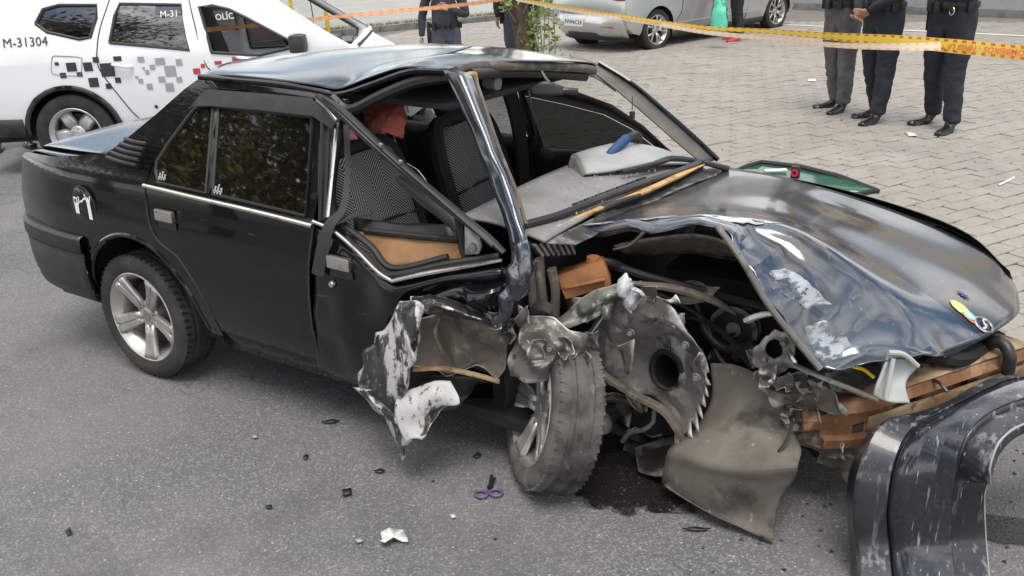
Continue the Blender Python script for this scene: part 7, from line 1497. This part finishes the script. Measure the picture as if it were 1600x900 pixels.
# purple handled scissors
sc0 = V((1.865, -0.843, 0.008)); sc = empty('scissors', sc0, (0, 0, 0), 'purple handled scissors lying on the asphalt by the front wheel', 'scissors')
for q, nm in ((V((1.854, -0.874, 0.008))-sc0, 1), (V((1.895, -0.845, 0.008))-sc0, -1)):
    tube('handle', [q+V((.022*math.cos(a), .019*math.sin(a), 0)) for a in [2*math.pi*k/14 for k in range(15)]], .0065, 'scissor_purple', sc, 6, 1, sp=False)
tube('blade', [V((0, .012, 0)), V((1.823, -0.760, 0.008))-sc0], [.011, .006], 'debris_black', sc, 6, 3, (1, .35)); tube('blade', [V((-.004, .01, .004)), V((1.843, -0.771, 0.010))-sc0], [.011, .006], 'debris_black', sc, 6, 3, (1, .35))
def scrap(name, pts, m, label, z=.006, th=.003, cru=.004, cat='debris', group='scraps scattered on the asphalt'):
    P = [V(p) for p in pts]; c = sum(P, V((0, 0, 0)))/len(P); f_ = crumple_fn(cru, 22, c.x*3)
    o = sheet(name, [(p.x-c.x, p.y-c.y) for p in P], lambda u, v: (f_(V((u, v, z+cru))) if cru else (u, v, z)), m, None, (), .03, th, 30); o.location = (c.x, c.y, 0)
    for v_ in o.data.vertices: v_.co.z = max(v_.co.z, .005)
    return tag(o, label, cat, group)
scrap('paper_scrap', [(1.710, -1.248, 0.000), (1.696, -1.212, 0.000), (1.710, -1.189, 0.000), (1.732, -1.163, 0.000), (1.763, -1.184, 0.000), (1.780, -1.212, 0.000), (1.750, -1.220, 0.000), (1.737, -1.256, 0.000)], 'paper', 'crumpled white paper scrap on the asphalt in the foreground', .008, .001, .012, 'paper')
scrap('plastic_shard', [(1.405, -1.082, 0.000), (1.430, -1.060, 0.000), (1.453, -1.083, 0.000), (1.432, -1.106, 0.000)], 'debris_black', 'small square black plastic shard left of the scissors', .008, .006)
scrap('plastic_shard', [(1.004, -0.753, 0.000), (1.036, -0.720, 0.000), (1.070, -0.709, 0.000), (1.038, -0.753, 0.000)], 'debris_black', 'long thin black shard beside the torn wing tip')
scrap('plastic_shard', [(1.425, -0.934, 0.000), (1.442, -0.911, 0.000), (1.467, -0.912, 0.000), (1.454, -0.933, 0.000)], 'debris_black', 'black sliver on the asphalt between the torn wing and scissors')
scrap('plastic_shard', [(1.126, -0.985, 0.000), (1.123, -0.961, 0.000), (1.139, -0.964, 0.000), (1.144, -0.990, 0.000)], 'debris_black', 'tiny black shard on the asphalt left of the torn wing tip')
scrap('plastic_shard', [(2.532, -0.742, 0.000), (2.569, -0.715, 0.000), (2.614, -0.699, 0.000), (2.580, -0.732, 0.000)], 'debris_black', 'curved thin black strip below the hanging splash shield')
scrap('plastic_shard', [(0.717, -1.696, 0.000), (0.717, -1.673, 0.000), (0.747, -1.688, -0.000), (0.744, -1.705, 0.000)], 'debris_black', 'lone black speck near the left foreground edge')
scrap('plastic_shard', [(1.693, -0.690, 0.000), (1.703, -0.661, 0.000), (1.721, -0.671, 0.000), (1.713, -0.694, 0.000)], 'debris_black', 'black shard just above the scissors blades')
scrap('plastic_shard', [(1.225, -1.275, 0.000), (1.238, -1.260, 0.000), (1.253, -1.269, 0.000), (1.242, -1.283, -0.000)], 'debris_black', 'faint dark chip on the asphalt in the middle foreground')
scrap('paint_flake', [(2.042, -0.732, 0.000), (2.063, -0.716, 0.000), (2.082, -0.741, 0.000), (2.062, -0.760, -0.000)], 'filler', 'pale paint flake on the asphalt at the foot of the front wheel')
scrap('paint_flake', [(1.823, -1.024, 0.000), (1.836, -1.013, 0.000), (1.852, -1.025, 0.000), (1.843, -1.037, 0.000)], 'filler', 'pale paint flake below the scissors')
scrap('paint_flake', [(1.627, -1.277, 0.000), (1.636, -1.261, 0.000), (1.656, -1.269, 0.000), (1.645, -1.285, 0.000)], 'debris_grey', 'round grey flake left of the white paper scrap')
scrap('paint_flake', [(0.829, -0.960, 0.000), (0.838, -0.945, 0.000), (0.861, -0.960, 0.000), (0.848, -0.971, 0.000)], 'debris_grey', 'grey flake on the asphalt below the rear door')
scrap('straw', [(3.056, 3.699, 0.035), (3.131, 3.937, 0.035), (3.141, 3.905, 0.035), (3.066, 3.668, 0.035)], 'paper', 'white drinking straw lying on the paving at the far right', .036, .004, 0, 'straw', None)
scrap('paper_scrap', [(2.229, 5.154, 0.035), (2.304, 5.126, 0.035), (2.347, 5.037, 0.035), (2.285, 4.992, 0.035)], 'paper', 'flat white paper by the boots of the rightmost officer', .037, .001, 0, 'paper')
scrap('paper_scrap', [(0.785, 7.602, 0.035), (0.862, 7.665, 0.035), (0.918, 7.498, 0.035), (0.831, 7.478, 0.035)], 'paper', 'white paper on the paving left of the grey trousers', .037, .001, 0, 'paper')
# glass crumbs and grit
rl = random.Random(31); lv, lf = [], []
def crumb(x, y, z, s):
    a = rl.uniform(0, 6.28); b = len(lv); h_ = s*.6
    lv.extend([(x+s*math.cos(a+k*2.094), y+s*math.sin(a+k*2.094), z) for k in range(3)]+[(x, y, z+h_)]); lf.extend([(b, b+1, b+3), (b+1, b+2, b+3), (b+2, b, b+3)])
for _ in range(2400):
    x, y = rl.gauss(1.7, .9), rl.gauss(-1.0, .45)
    crumb(x, y, .001, rl.uniform(.0015, .0045))
for _ in range(700):
    crumb(rl.gauss(3.3, .7), rl.gauss(.1, .7), .001, rl.uniform(.002, .007))
tag(mesh('glass_crumbs', lv, lf, 'debris_grey', None, None), 'fine pale glass crumbs sprinkled over the asphalt', 'glass', kind='stuff')
lv, lf = [], []
for _ in range(220):
    x, y = rl.uniform(-3, 5.5), rl.uniform(3, 11); crumb(x, y, .031, rl.uniform(.004, .010))
tag(mesh('paving_litter', lv, lf, 'paper', None, None), 'tiny pale litter specks over the paving', 'litter', kind='stuff')
lv, lf = [], []
for _ in range(260):
    x, y = rl.uniform(-3, 5.5), rl.uniform(3, 10); crumb(x, y, .031, rl.uniform(.004, .013))
for _ in range(260): crumb(rl.gauss(3.1, .6), rl.gauss(-.1, .5), .001, rl.uniform(.004, .012))
tag(mesh('dark_grit', lv, lf, 'debris_black', None, None), 'dark leaf bits and grit on the ground', 'grit', kind='stuff')
